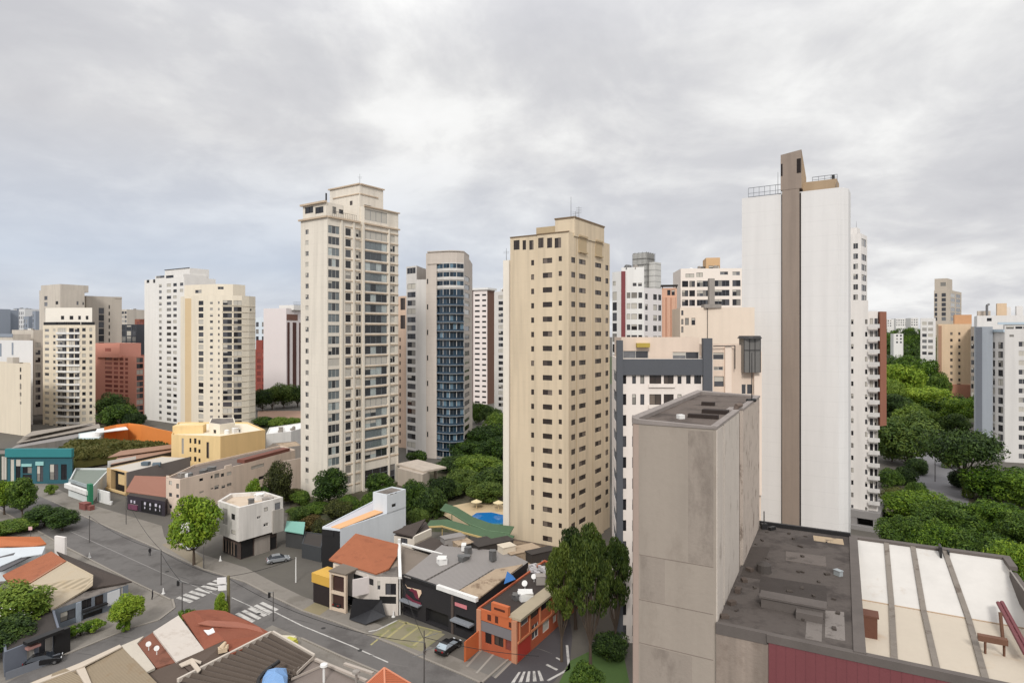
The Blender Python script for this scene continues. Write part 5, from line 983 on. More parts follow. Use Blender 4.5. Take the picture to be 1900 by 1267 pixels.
# --- black fascia shops with grey roofs
root = lb('shop_building', 'row of black fronted shops under ribbed grey roofs', 820, 1150); zr_ = 6.0; BLK = M('black_cladding', (44, 42, 44), .7, .12, .4)
P = [v2(gp(x, y, zr_)) for x, y in ((748, 1068), (884, 1114), (980, 1042), (940, 1022), (822, 1012))]; b = Block(root, P, 0, zr_); f = b.f[0]; f.win(748, 1128, 775, 1140, 'k'); f.win(790, 1134, 832, 1160, 'k'); f.win(846, 1145, 880, 1170, 'k'); b.finish(BLK, GREYR, 0, depth=.8)
mb = MB()
for x0, y0, x1, y1, x2, y2, x3, y3, z in ((749, 1067, 784, 1078, 874, 1030, 820, 1010, .25), (790, 1079, 845, 1098, 916, 1054, 868, 1036, .2)): slab(mb, [(x0, y0, zr_+z), (x1, y1, zr_+z), (x2, y2, zr_+z), (x3, y3, zr_+z)], .2)
mb.build('roof_sheet', GREYR, root); mb = MB(); slab(mb, [(847, 1098, zr_+.22), (886, 1111, zr_+.22), (970, 1046, zr_+.22), (920, 1055, zr_+.22)], .2); mb.build('tile_roof', RUBR, root)
mb = MB(); f.box(mb, f.t(812), f.L+.1, zr_-.15, zr_+.45, .3, .3); mb.build('white_edge', WHITE, root); mb = MB(); f.box(mb, 0, f.t(811), zr_-.2, zr_+.3, .2, .2); mb.build('black_edge', BLACK, root)
MAR = M('maroon_mural', (112, 36, 56), .7, .2); CRM = M('cream_mural', (222, 190, 160), .7, .1)
def fpoly(mb, f, px, out, m=0): mb.solid([f.p(f.t(x), f.z(x, y), out+.04) for x, y in px], [f.p(f.t(x), f.z(x, y), out-.03) for x, y in px], m)
mb = MB(); fpoly(mb, f, [(753, 1083), (756, 1088), (782, 1094), (783, 1100), (778, 1109), (774, 1094), (757, 1090)], .1); mb.build('mural_panel', CRM, root); mb = MB(); fpoly(mb, f, [(760, 1094), (765, 1090), (775, 1096), (779, 1112), (772, 1108), (768, 1098)], .12); fpoly(mb, f, [(754, 1100), (768, 1112), (782, 1117), (783, 1123), (766, 1115), (754, 1106)], .12); mb.build('mural_figure', MAR, root)
mb = MB(); fpoly(mb, f, [(845, 1116), (867, 1123), (867, 1130), (845, 1122)], .1); mb.build('pink_sign', M('pink_sign', (206, 118, 124), .7, .1), root)
mb = MB(); f.box(mb, f.t(838), f.t(842), 0, zr_-.4, .15); mb.build('pier', M('brown_pier', (84, 72, 66), .8, .15), root)
mb = MB(); f.box(mb, f.t(748), f.t(783), 2.4, 2.6, .9); f.box(mb, f.t(844), f.t(880), 2.4, 2.65, 1.1); mb.build('shop_awning', M('grey_awning', (128, 132, 138), .7, .12), root)
clutter(root, P, zr_+.2, 5, 54, (.35, .85))
# --- orange shop
root = lb('shop_building', 'bright orange two storey shop with cream frames on the street corner', 950, 1190); zr_ = 5.7; OR1 = M('orange_red_paint', (176, 84, 44), .75, .14, .4, streak=.15); OR2 = M('deep_orange_paint', (168, 66, 32), .75, .14, .4)
P = [v2(gp(x, y, zr_)) for x, y in ((886, 1127), (960, 1151), (1072, 1062), (1010, 1038))]; b = Block(root, P, 0, zr_); f = b.f[0]; f.win(900, 1163, 912, 1194, 'k'); f.win(917, 1169, 934, 1198, 'sh'); f.win(938, 1176, 948, 1206, 'r'); g = b.f[1]
for w in ((967, 1132, 980, 1158, 'm'), (985, 1116, 999, 1144, 's1'), (1004, 1102, 1020, 1128, 'w'), (987, 1156, 999, 1183, 'p2'), (1007, 1147, 1019, 1170, 'm'), (1026, 1141, 1032, 1154, 'm'), (1055, 1110, 1060, 1118, 'w')): g.win(*w)
b.finish(OR1, M('charred_roof', (60, 52, 48), .95, .3, .6, stain=((120, 112, 104), 1.1, .62, .6)), .25)
mb = MB(); f.box(mb, f.t(893), f.t(956), 2.8, 4.2, .15); mb.build('grey_sign', M('grey_blank_sign', (118, 114, 116), .7, .08), root)
mb = MB(); f.box(mb, 0, .75, 0, zr_-.1, .25); f.box(mb, f.L-.8, f.L, 0, zr_-.1, .25); mb.build('corner_pier', M('cream_orange_pier', (190, 128, 92), .8, .15, streak=.2), root)
mb = MB(); f.box(mb, .8, f.L-.85, 4.3, zr_+.1, .2); t = f.t(916); f.box(mb, t-.2, t+2.6, zr_, zr_+1.5, .3, .25); mb.build('gable_front', M('vivid_orange', (194, 96, 40), .7, .1), root)
mb = MB(); f.box(mb, t+.3, t+2.1, zr_+.7, zr_+1.0, .33, 0); f.box(mb, t-.9, t-.3, 4.6, 5.4, .24); f.box(mb, t+2.7, t+3.6, 4.6, 5.3, .24); f.box(mb, t+.4, t+.9, 4.6, 5.5, .24); mb.build('vent_slot', M('dark_slot', (84, 40, 26), .8, .1), root)
mb = MB()
for x in (964, 982.5, 1001.5, 1023): g.box(mb, g.t(x)-.14, g.t(x)+.14, 2.9, zr_-.1, .14)
g.box(mb, 0, g.L-.4, 2.6, 2.85, .18); mb.build('frame', M('ochre_frame', (196, 118, 72), .8, .12), root); mb = MB(); g.box(mb, .1, g.t(984), .2, 2.5, .06); mb.build('red_panel', M('red_panel', (176, 44, 26), .7, .1), root)
mb = MB(); g.box(mb, 0, g.L*.62, zr_-.05, zr_+.25, .5, 1.6); mb.build('eaves', M('sand_eaves', (166, 152, 126), .9, .18), root)
mb = MB(); s = Face(v2(gp(903, 1190)), v2(gp(862, 1228))); 
a, e = gp(861, 1228), gp(898, 1196); mb.obox(a, e-a, V((.25, .2, 0)), (0, 0, 2.7)); mb.build('side_wall', M('orange_fin_wall', (200, 98, 34), .75, .12), root)
mb = MB(); a, e = gp(964, 1216), gp(1056, 1136); mb.obox(a, e-a, V((.6, .4, 0)), (0, 0, .5)); mb.build('plinth', M('tan_plinth', (150, 122, 98), .9, .15), root)
clutter(root, P, zr_-.25, 4, 55, (.3, .8))
# things on these roofs
mb = MB(); a, b_, c = gp(935, 1083, 6.3), gp(957, 1074, 6.3), gp(946, 1072, 6.3); ap = gp(941, 1070, 6.3)+V((0, 0, .9)); mb.poly([a, b_, ap]); mb.poly([b_, c+V((.5, 1, 0)), ap]); mb.poly([c+V((.5, 1, 0)), a, ap]); mb.poly([a, c+V((.5, 1, 0)), b_]); solo(mb, 'tarpaulin', M('blue_tarp', (34, 104, 172), .45, .2, 1.2), 'peaked bright blue tarpaulin on the tan roof beside the orange shop', 'tarpaulin')
for k, (x, y, s) in enumerate(((974, 1092, .8), (991, 1079, .75))):
    mb = MB(); p = gp(x, y, 5.45); mb.tube(p, p+V((0, 0, .7)), .05); n_ = V((-.3, -.8, .5)).normalized(); mb.tube(p+V((0, 0, .8)), p+V((0, 0, .8))+n_*.2, .08, s*.55, 14); solo(mb, 'satellite_dish', WHITE, ('white dish on the charred roof, nearer the street', 'white dish on the charred roof, nearer the trees')[k], 'dish')
mb = MB(); q = random.Random(5)
for k in range(16):
    p = gp(988+q.uniform(0, 36), 1060+q.uniform(-8, 4), 5.5); r = q.uniform(0, 3); mb.box(p, q.uniform(.4, 1.5), q.uniform(.3, .6), q.uniform(.2, .7), rz=r)
tag(solo(mb, 'scrap_heap', M('pale_scrap', (176, 172, 172), .7, .35, 1.5), 'heap of pale scrap at the back of the charred roof', 'scrap'), kind='stuff')
# --- jumbled roofs behind the shops
root = lb('house', 'house with dark wavy roof and cream parapet behind the orange roofed house', 770, 1000); mb = MB(); slab(mb, [(729, 986, 6.2), (768, 995, 6.0), (776, 982, 6.4), (790, 962, 6.8), (762, 972, 6.8)], .25); mb.build('roof', DKR, root)
b = low(root, [(731, 993), (768, 1000), (800, 985), (790, 967), (750, 975)], 5.5, 0, M('cream_wall_small', (206, 194, 178), .88, .15, streak=.2), DKR, 0, wins=((0, [(744, 998, 756, 1010, 'w2')]),)); mb = MB(); f = b.f[1]; f.box(mb, 0, f.L, 4.6, 6.0, .1, .3); mb.build('parapet', M('cream_parapet', (214, 204, 188), .85, .1), root)
root = lb('house', 'low house with a dark lean-to roof between cream parapet and grey sheds', 800, 1015); mb = MB(); slab(mb, [(764, 1014, 5.9), (820, 1029, 5.6), (834, 1006, 6.0), (800, 996, 6.2)], .25); mb.build('roof', DKR, root); low(root, [(766, 1016), (820, 1031), (833, 1008), (800, 998)], 5.2, 0, GREYC, DKR, 0); mb = MB(); a, e = gp(745, 1010, 6.4), gp(820, 1030, 6.0); mb.obox(a, e-a, V((.1, .35, 0)), (0, 0, .25)); mb.build('white_gutter', WHITE, root)
b = low(root, [(745, 1012), (800, 1030), (750, 1066), (743, 1064)], 5.4, 0, GREYC, M('grey_brown_roof2', (124, 112, 100), .95, .25), 0, name='side_wall')
root = lb('shed', 'tan rubble roofed sheds with grey sheet patches behind the black shops', 900, 1040); low(root, [(826, 1020), (900, 1040), (1005, 1060), (1010, 1022), (880, 1006), (845, 1004)], 5.0, 0, GREYC, RUBR, .3)
for (x, y, w, d, h, m) in ((840, 1014, 4, 2, 2.2, GREYR), (858, 1018, 3, 3, 1.6, RUBR), (880, 1016, 6, 2, 1.5, DARKROOF), (915, 1020, 7, 2.4, 1.8, DARKROOF), (940, 1034, 2.5, 2, 2.4, M('bleached_plaster', (204, 190, 168), .9, .2)), (968, 1030, 6, 3, 1.4, RUBR), (1004, 1035, 5, 2, 1.6, DARKROOF)):
    mb = MB(); p = gp(x, y, 5); mb.box((p.x, p.y, 4.7), w, d, h, rz=.5); mb.box((p.x, p.y, 4.7+h), w*1.06, d*1.1, .12, rz=.54); mb.build('rooftop_shed', m, root)
root = lb('shed', 'scorched long shed roof at the foot of the cream tower', 960, 1010); low(root, [(880, 1004), (1010, 1035), (1040, 1015), (905, 990)], 4.2, 0, M('brown_shed_wall', (108, 94, 80), .9, .2), M('brown_debris_roof', (128, 108, 86), .95, .3, .5, stain=((80, 68, 56), .4, .5, .8), bmp=.6), .2)
# green curved canopies
GCAN = M('green_canopy', (70, 96, 66), .7, .2, .4); YCAN = M('straw_edge', (186, 160, 96), .8, .15)
for k, (pts, lbl) in enumerate((([(817, 945), (838, 952), (870, 972), (905, 985), (946, 990)], 'upper curved green canopy beside the swimming pool'), ([(788, 978), (820, 976), (860, 988), (905, 1000), (946, 1008)], 'lower curved green canopy with straw edges above the dark roofs'))):
    root = thing('canopy', lbl, 'canopy', tuple(v2(gp(*pts[2])))+(0,)); mb = MB(); me = MB(); z = 4.0
    for (x0, y0), (x1, y1) in zip(pts, pts[1:]):
        a, e = gp(x0, y0, z), gp(x1, y1, z); n_ = V((.4, 1, 0))*2.2; mb.solid([a, e, e+n_+V((0, 0, .8)), a+n_+V((0, 0, .8))], [p-V((0, 0, .15)) for p in (a, e, e+n_+V((0, 0, .8)), a+n_+V((0, 0, .8)))])
        me.obox(a-V((0, .3, .1)), e-a, V((0, .3, 0)), (0, 0, .3))
        me.tube(V((e.x, e.y+.5, 0)), V((e.x, e.y+.5, z-.15)), .09)
    mb.build('sheet', GCAN, root); me.build('frame', YCAN if k else M('green_frame', (92, 122, 88), .7, .15), root)
# pool
WAT, p_, o_ = newmat('pool_water'); p_.inputs['Base Color'].default_value = (*C(30, 112, 178), 1); p_.inputs['Roughness'].default_value = .05; bump(p_, tn(N('ShaderNodeTexCoord').outputs['Object'], 1.5), .2)
def deck(): mb = MB(); mb.poly(fill([(805, 944), (880, 930), (948, 938), (948, 985), (870, 984)], .6)); mb.solid(fill([(805, 944), (870, 984), (948, 985), (948, 938), (880, 930)], .62), fill([(805, 944), (870, 984), (948, 985), (948, 938), (880, 930)], 0)); return structure(mb, 'pool_deck', M('sand_deck', (196, 172, 132), .9, .15))
deck(); mb = MB(); mb.poly(fill([(868, 962), (884, 951), (912, 950), (942, 957), (942, 971), (905, 970)], .68)); structure(mb, 'water', WAT)
mb = MB(); mb.solid(fill([(868, 964), (905, 972), (942, 973), (942, 971), (905, 970), (868, 962)], .9), fill([(868, 964), (905, 972), (942, 973), (942, 971), (905, 970), (868, 962)], .6)); structure(mb, 'pool_edge', M('teal_edge', (44, 120, 130), .6, .1))
for k, (x, y) in enumerate(((884, 944), (925, 946))):
    mb = MB(); p = gp(x, y, .62); mb.tube(p, p+V((0, 0, 2)), .07); mb.tube(p+V((0, 0, 1.8)), p+V((0, 0, 2.4)), 1.4, .1, 10); solo(mb, 'parasol', M('cream_parasol', (216, 196, 150), .8, .1), ('cream parasol left of the pool steps', 'cream parasol nearest the cream tower by the pool')[k], 'parasol')
# podium of the beige tower: pavilion at right
root = lb('pavilion', 'flat roofed concrete pavilion on columns beside the foot of the beige tower', 780, 890); PAV = M('pavilion_concrete', (186, 172, 156), .88, .12, .3, streak=.2); mb = MB(); slab(mb, [(735, 860, 5.4), (785, 874, 5.4), (828, 866, 5.4), (775, 852, 5.4)], .5); mb.build('roof', PAV, root); low(root, [(738, 868), (784, 880), (797, 874), (750, 862)], 4.9, 0, PAV, PAV, 0)
mb = MB(); p = gp(808, 896, 0); mb.box((p.x, p.y, 0), .8, .8, 4.9); mb.build('column', PAV, root)
root = lb('ramp_wall', 'curved pale ramp parapet beside the dark trees under the blue tower', 890, 795, cat='ramp'); mb = MB()
for (x0, y0), (x1, y1) in zip([(874, 797), (890, 792), (908, 785)], [(890, 792), (908, 785), (934, 770)]): a, e = gp(x0, y0, 6), gp(x1, y1, 6); mb.obox(V((a.x, a.y, 0)), V((e.x-a.x, e.y-a.y, 0)), V((0, .5, 0)), (0, 0, 6))
mb.build('parapet', GREYC, root)
# ================================================================== houses at the bottom left
GB_ = M('slate_blue_wall', (112, 120, 130), .8, .15, .3, streak=.15)
root = lb('house', 'house with dark street roof, beige gable roof and orange ridge at the lower left', 150, 1120)
mb = MB(); slab(mb, [(105, 1022, 5.0), (122, 1039, 5.4), (172, 1066, 5.4), (172, 1084, 4.2), (155, 1093, 3.5), (245, 1078, 3.4)], .22); mb.build('dark_roof', DKR, root)
mb = MB(); slab(mb, [(45, 1086, 5.0), (95, 1131, 3.3), (156, 1094, 3.55), (172, 1083, 4.3), (173, 1066, 5.5), (122, 1039, 5.5)], .25); mb.build('beige_roof', BEIGE_R, root)
mb = MB(); slab(mb, [(5, 1066, 4.5), (24, 1088, 4.2), (46, 1087, 5.05), (123, 1040, 5.55), (95, 1022, 5.2)], .25); mb.build('ridge_roof', TILE, root)
P = [gp(x, y, 3.1) for x, y in ((97, 1132), (238, 1084), (112, 1032), (20, 1072))]; b = Block(root, [v2(p) for p in P], 0, 3.1); f = b.f[0]
f.win(112, 1132, 140, 1150, 'w2'); f.win(152, 1110, 170, 1128, 'w2'); f.win(176, 1104, 192, 1122, 's1'); f.win(154, 1134, 190, 1152, 'k'); f.win(224, 1084, 228, 1106, 'm'); b.finish(GB_, par=0)
mb = MB(); f.box(mb, f.t(199), f.t(222), .8, 2.9, .06); mb.build('blank_panel', M('pale_grey_panel', (206, 208, 210), .7, .06), root); mb = MB(); f.box(mb, f.t(150), f.t(196), 1.35, 1.6, .7); mb.build('shop_awning', BLACK, root); mb = MB(); f.box(mb, f.t(96), f.t(101), 0, 3.0, .3, .3); f.box(mb, f.t(141), f.t(150), 0, 3.0, .15); mb.build('pillar', M('pale_blue_pillar', (150, 160, 172), .8, .1), root)
root = lb('house', 'white walled house with a bright orange roof behind the dark street roof, left edge', 30, 1030); mb = MB(); slab(mb, [(-40, 1018, 4.4), (14, 1012, 4.3), (62, 1013, 4.2), (86, 1008, 4.2), (74, 995, 5.4), (-40, 995, 5.4)], .25); mb.build('roof', M('bright_orange_tiles', (184, 104, 54), .85, .15, .5, wave=(1.6, 0)), root)
low(root, [(-45, 1046), (30, 1040), (84, 1016), (60, 1000), (-40, 1002)], 3.4, 0, M('white_blue_wall', (214, 220, 224), .8, .08), M('dark_grey_sheet', (92, 90, 92), .8, .15), .0); mb = MB(); slab(mb, [(-30, 1062, 4), (4, 1058, 4), (60, 1030, 4), (76, 1026, 4.1), (30, 1024, 4.6), (-30, 1040, 4.6)], .2); mb.build('side_roof', MATS['dark_grey_sheet'], root)
mb = MB(); slab(mb, [(-30, 1054, 4.3), (0, 1050, 4.3), (40, 1033, 4.3), (78, 1027, 4.35), (84, 1013, 4.9), (20, 1016, 4.9), (-30, 1016, 4.9)], .15); mb.build('white_roof_sheet', M('white_sheet_roof', (190, 196, 200), .7, .08), root)
g = Face(v2(gp(101, 1016, 4)), v2(gp(120, 1019, 4))); mb = MB(); g.box(mb, 0, g.L, 0, 6.2, 0, .4); mb.build('gable_wall', M('pinkish_white_wall', (220, 212, 206), .85, .1, .6, streak=.2), root)
root = lb('shop_building', 'low grey shop with a pinkish awning, dark eaves and white shutter beneath the flowering tree', 60, 1225); a, e = v2(gp(8, 1256)), v2(gp(112, 1212)); f = Face(a, e); b = Block(root, [a, e, e+V((-7, 8)), a+V((-7, 8))], 0, 3.2); f = b.f[0]; f.win(50, 1190, 64, 1228, 'm'); f.win(72, 1172, 98, 1212, 'm2'); b.finish(M('blue_grey_wall', (104, 110, 122), .8, .15), DARKROOF, .2)
mb = MB(); f.box(mb, f.t(44), f.t(112), 3.2, 3.6, .9, .2); mb.build('eaves', BLACK, root); mb = MB(); f.box(mb, f.t(46), f.t(70), 2.5, 2.8, .8); mb.build('awning', M('dusty_pink', (160, 116, 108), .8, .15), root)
mb = MB(); f.box(mb, f.t(99), f.L+1, 0, 3.3, .5, .3); mb.build('dark_pier', BLACK, root)
mb = MB(); a, e = gp(10, 1262), gp(108, 1226); mb.obox(a, e-a, V((.1, .25, 0)), (0, 0, 1.0)); solo(mb, 'garden_wall', M('grey_low_wall', (116, 120, 128), .9, .15), 'low grey wall in front of the shop beneath the flowering tree', 'wall')
# near roofs along the bottom edge
root = lb('house', 'house with tan hip roof and pale ridges at the bottom edge', 190, 1267); TANR = M('tan_roof', (138, 122, 98), .92, .16, .4, wave=(1.3, 62), stain=((128, 108, 84), .4, .55, .6)); PALER = M('pale_ridge', (184, 170, 152), .85, .12, .5)
mb = MB(); slab(mb, [(153, 1233, 5.4), (176, 1290, 4.6), (310, 1290, 4.6), (291, 1266, 5.1), (226, 1198, 6.2)], .25); slab(mb, [(60, 1264, 4.8), (40, 1290, 4.4), (180, 1290, 4.4), (164, 1262, 5), (121, 1239, 5.6)], .25); mb.build('roof', TANR, root)
mb = MB(); slab(mb, [(140, 1240, 5.5), (165, 1280, 4.9), (176, 1282, 4.9), (155, 1231, 5.6)], .2); slab(mb, [(52, 1268, 4.95), (62, 1270, 4.95), (153, 1236, 5.65), (226, 1199, 6.35), (222, 1195, 6.35), (148, 1229, 5.65)], .15); mb.build('ridge', PALER, root)
low(root, [(62, 1272), (170, 1300), (320, 1300), (240, 1204), (130, 1243)], 4.2, 0, M('house_wall', (186, 172, 156), .9, .12), TANR, 0)
root = lb('house', 'house with red brown tiles between two pale roof strips at the bottom edge', 290, 1215)
mb = MB(); slab(mb, [(253, 1192, 6.1), (290, 1238, 5.2), (329, 1227, 5.2), (286, 1171, 6.3)], .22); mb.build('tile_roof', TILE_D, root)
mb = MB(); slab(mb, [(225, 1197, 6.3), (270, 1247, 5.3), (288, 1238, 5.35), (254, 1193, 6.2), (267, 1179, 6.5)], .25); mb.build('pale_strip', M('bleached_sheet', (182, 172, 156), .8, .18, .6), root)
mb = MB(); slab(mb, [(284, 1171, 6.5), (327, 1227, 5.4), (379, 1205, 5.4), (331, 1141, 6.7)], .25); mb.build('white_strip', M('whitewashed_sheet', (190, 180, 169), .8, .16, .4, stain=((160, 148, 136), .4, .55, .6)), root)
low(root, [(235, 1204), (290, 1250), (370, 1214), (340, 1160), (280, 1180)], 4.6, 0, MATS['house_wall'], TANR, 0)
for k, (x, y) in enumerate(((276, 1206), (291, 1214))):
    mb = MB(); p = gp(x, y, 5.8); mb.tube(p, p+V((0, 0, .7)), .05); mb.tube(p+V((-.06, 0, .75)), p+V((.06, -.16, .85)), .08, .3, 12); solo(mb, 'satellite_dish', WHITE, ('white dish on the red brown tiles, upper of the two', 'white dish on the red brown tiles, lower of the two')[k], 'dish')
root = lb('house', 'rounded red tile roofed house in front of the crossings, bottom of the picture', 420, 1190)
mb = MB(); slab(mb, [(337, 1140, 6.0), (379, 1204, 5.5), (417, 1187, 6.0), (428, 1214, 5.2), (506, 1176, 4.8), (488, 1166, 4.9), (462, 1152, 5.0), (440, 1143, 5.2), (418, 1133, 5.4), (390, 1130, 5.6), (360, 1132, 5.8)], .3); mb.build('roof', M('red_tiles', (142, 76, 50), .88, .22, .5, wave=(1.5, 62), stain=((122, 66, 48), .3, .52, .7)), root)
mb = MB(); slab(mb, [(366, 1156, 6.05), (392, 1160, 6.15), (458, 1165, 5.3), (490, 1174, 5.0), (482, 1163, 5.1), (440, 1153, 5.5), (385, 1150, 6.0)], .12); mb.build('ridge_tiles', M('light_red_tiles', (154, 92, 70), .88, .15, .5), root)
low(root, [(350, 1164), (430, 1214), (496, 1178), (440, 1148), (370, 1138)], 4.4, 0, MATS['house_wall'], TANR, 0)
mb = MB(); slab(mb, [(378, 1168, 5.95), (386, 1177, 5.9), (399, 1172, 5.95), (395, 1164, 6.0), (388, 1168, 6.0)], .1); solo(mb, 'plastic_sheet', WHITE, 'scrap of white sheet lying on the red tile roof', 'sheet')
root = lb('house', 'house with dark brown roof sheets and a pale torn ridge at the bottom edge', 330, 1250); mb = MB(); slab(mb, [(262, 1252, 4.9), (250, 1290, 4.4), (310, 1290, 4.4), (352, 1248, 5.0), (330, 1227, 5.25)], .2); slab(mb, [(331, 1226, 5.3), (354, 1246, 5.1), (424, 1212, 5.1), (416, 1188, 6.2)], .2); mb.build('roof', M('umber_roof', (86, 72, 62), .85, .2, .4), root)
mb = MB(); slab(mb, [(332, 1231, 5.5), (337, 1236, 5.4), (353, 1230, 5.4), (367, 1247, 5.3), (373, 1241, 5.4), (361, 1225, 5.6), (372, 1230, 5.5), (374, 1226, 5.5), (356, 1220, 5.7)], .12); mb.build('torn_ridge', PALER, root); low(root, [(280, 1260), (330, 1300), (410, 1226), (340, 1234)], 4.2, 0, MATS['house_wall'], TANR, 0)
mb = MB(); p = gp(413, 1208, 5.4); mb.box(p, 1.0, .8, .5, rz=.5); mb.tube(p+V((0, 0, .5)), p+V((.3, .1, 1.1)), .4, .15, 7); mb.tube(p+V((.4, .1, .4)), p+V((.6, .1, .8)), .3, .1, 7); solo(mb, 'potted_bundle', M('straw_bundle', (196, 172, 140), .9, .3, 2), 'straw coloured bundle at the torn edge of the dark brown roof', 'bundle')
root = lb('warehouse', 'dark corrugated roof with pale rim at the bottom of the picture', 470, 1240); mb = MB()
A, B_, Cc, D = gp(332, 1266, 4.8), gp(505, 1177, 5.0), gp(582, 1221, 5.0), gp(500, 1300, 4.8)
n = 13
for i in range(n):
    s, e = i/n, (i+1)/n; a0, a1 = A.lerp(B_, s), A.lerp(B_, e); d0, d1 = D.lerp(Cc, s), D.lerp(Cc, e); h = V((0, 0, .16)); m0, m1 = a0.lerp(a1, .55), d0.lerp(d1, .55); k0, k1 = a0.lerp(a1, .75), d0.lerp(d1, .75); o0, o1 = a0.lerp(a1, .3), d0.lerp(d1, .3)
    mb.poly([a0+h*0, d0, o1, o0], 0); mb.poly([o0, o1, m1+h*2, m0+h*2], 1); mb.poly([m0+h*2, m1+h*2, k1+h*2, k0+h*2], 1); mb.poly([k0+h*2, k1+h*2, d1, a1], 0)
mb.build('corrugated_roof', [M('dark_corrugated', (62, 52, 46), .75, .25, .5), M('dark_corrugated_ridge', (84, 72, 62), .75, .25, .5)], root)
mb = MB(); up_ = V((0, 0, .45)); n_ = (D-A).normalized()*.3
mb.obox(A-n_, B_-A, n_, up_); n2 = (A-B_).normalized()*.25; mb.obox(B_-n2, Cc-B_, n2, up_); mb.obox(Cc, (D-Cc)*.42, -n2, up_*.8); mb.build('rim', M('pale_rim', (190, 178, 164), .8, .18), root)
mb = MB(); P = [v2(p) for p in (A, D, Cc, B_)]; mb.prism([p for p in inset([P[0], P[1], P[2], P[3]], .15)], 0, 4.6); mb.build('wall', GREYC, root)
mb = MB(); P = [gp(484, 1275, 5.6), gp(530, 1275, 5.6), gp(534, 1254, 5.8), gp(531, 1239, 6.2), gp(496, 1242, 6.4), gp(488, 1256, 6.1)]; c = sum(P, V((0, 0, 0)))/6+V((0, 0, .7))
for a, e in zip(P, P[1:]+P[:1]): m_ = (a+e+c)/3+V((0, 0, .25)); mb.poly([a, e, m_]); mb.poly([e, c, m_]); mb.poly([c, a, m_]); mb.poly([e, a, V((a.x, a.y, a.z-.6)), V((e.x, e.y, e.z-.6))])
solo(mb, 'tarpaulin', M('pale_blue_tarp', (108, 150, 198), .5, .2, 1.2), 'crumpled pale blue tarpaulin on the dark corrugated roof', 'tarpaulin')
mb = MB(); mb.path([gp(478, 1275, 5.6), gp(480, 1260, 5.9), gp(489, 1248, 6.2), gp(504, 1236, 6.5), gp(518, 1226, 6.6)], .22, 8); solo(mb, 'roof_gutter', BLACK, 'black curved gutter wrapping round the pale blue tarpaulin', 'gutter')
root = lb('house', 'flat grey brown roofs with pale rims by the main road, bottom centre', 600, 1267); mb = MB(); slab(mb, [(536, 1250, 4.6), (525, 1300, 4.4), (700, 1300, 4.4), (660, 1262, 4.6), (583, 1224, 4.8)], .25); mb.build('roof', M('grey_brown_flat', (122, 110, 102), .9, .2, .4), root)
mb = MB(); 
for a, e in (((536, 1250), (583, 1224)), ((583, 1226), (678, 1266)), ((540, 1262), (600, 1236)), ((637, 1234), (690, 1252))): p, q_ = gp(*a, 4.9), gp(*e, 4.9); mb.obox(p, q_-p, V((.2, .3, 0)), (0, 0, .25))
mb.build('rim', M('pale_stone_rim', (172, 160, 148), .9, .15), root); mb = MB(); P = [v2(gp(x, y, 4.3)) for x, y in ((540, 1262), (560, 1300), (680, 1300), (583, 1230))]; mb.prism(P, 0, 4.25); mb.build('wall', GREYC, root)
for k, (x, y, h) in enumerate(((601, 1266, 1.9), (661, 1272, 1.5))):
    mb = MB(); p = gp(x, y, 4.5); mb.tube(p, p+V((0, 0, h)), .14); mb.tube(p+V((0, 0, h)), p+V((0, 0, h+.22)), .45, .4, 14); mb.tube(p+V((0, 0, h+.22)), p+V((0, 0, h+.34)), .4, .1, 14); solo(mb, 'roof_vent', WHITE if k == 0 else GREYC, ('white mushroom vent on the grey brown roof', 'grey mushroom vent on the grey brown roof near the road')[k], 'vent')
root = lb('house', 'orange hip roof poking in at the bottom edge beside the road', 718, 1267); ap = gp(713, 1238, 7.2); mb = MB(); c = [gp(655, 1290, 4.6), gp(716, 1325, 4.6), gp(790, 1284, 4.6), gp(735, 1262, 4.6)]
for a, e in zip(c, c[1:]+c[:1]): mb.poly([a, e, ap])
mb.poly(list(reversed(c))); mb.build('roof', M('orange_hip_tiles', (172, 88, 48), .85, .15, .5, wave=(1.6, 62)), root); mb = MB(); mb.tube(ap, c[1], .12); mb.tube(ap, c[0], .1); mb.tube(ap, c[2], .1); mb.build('ridge', M('ridge_tile', (206, 128, 92), .85, .1), root); mb = MB(); mb.prism(inset([v2(p) for p in c], .5), 0, 4.6); mb.build('wall', MATS['house_wall'], root)

# ================================================================== street furniture, cars, people
def pole(px, py, h, label, arms=(), r=.09, cat='pole', name='utility_pole', mat=None):
    p = gp(px, py); root = thing(name, label, cat, p); mb = MB(); mb.tube(p, p+V((0, 0, h)), r, r*.7); mb.build('post', mat or M('pole_grey', (84, 80, 78), .8, .15), root)
    for (z, dx_, dy_, dz_) in arms: mb = MB(); mb.tube(p+V((0, 0, z)), p+V((dx_, dy_, z+dz_)), r*.55, r*.4); mb.build('arm', METAL, root)
    return root, p
r_, p = pole(787, 1292, 8.0, 'tall thin pole with spread arms in front of the road, bottom centre', ((7.2, 1.6, .6, .2), (6.6, -1.6, -.3, .3), (5.6, 1.8, .8, .1), (5.2, -1.4, -.4, -.2)))
r_, p = pole(299, 1085, 6.2, 'dark street pole with a bent arm at the kerb before the zebra crossing', ((6, -1.2, -.4, .15), (3.4, 1.6, .6, -.6)))
pole(166, 1006, 5.6, 'dark street pole on the main road beyond the dark street roof', ((5.4, -.5, 0, .2),)); pole(234, 972, 6.2, 'thin pole at the corner of the terracotta awning')
pole(378, 1055, 4.2, 'dark post beneath the bright street tree'); pole(549, 1080, 4.4, 'pale post at the corner by the white corner building', (), .12, mat=WHITE); pole(742, 1140, 6.4, 'white slender post before the black shop fascia', (), .12, mat=WHITE)
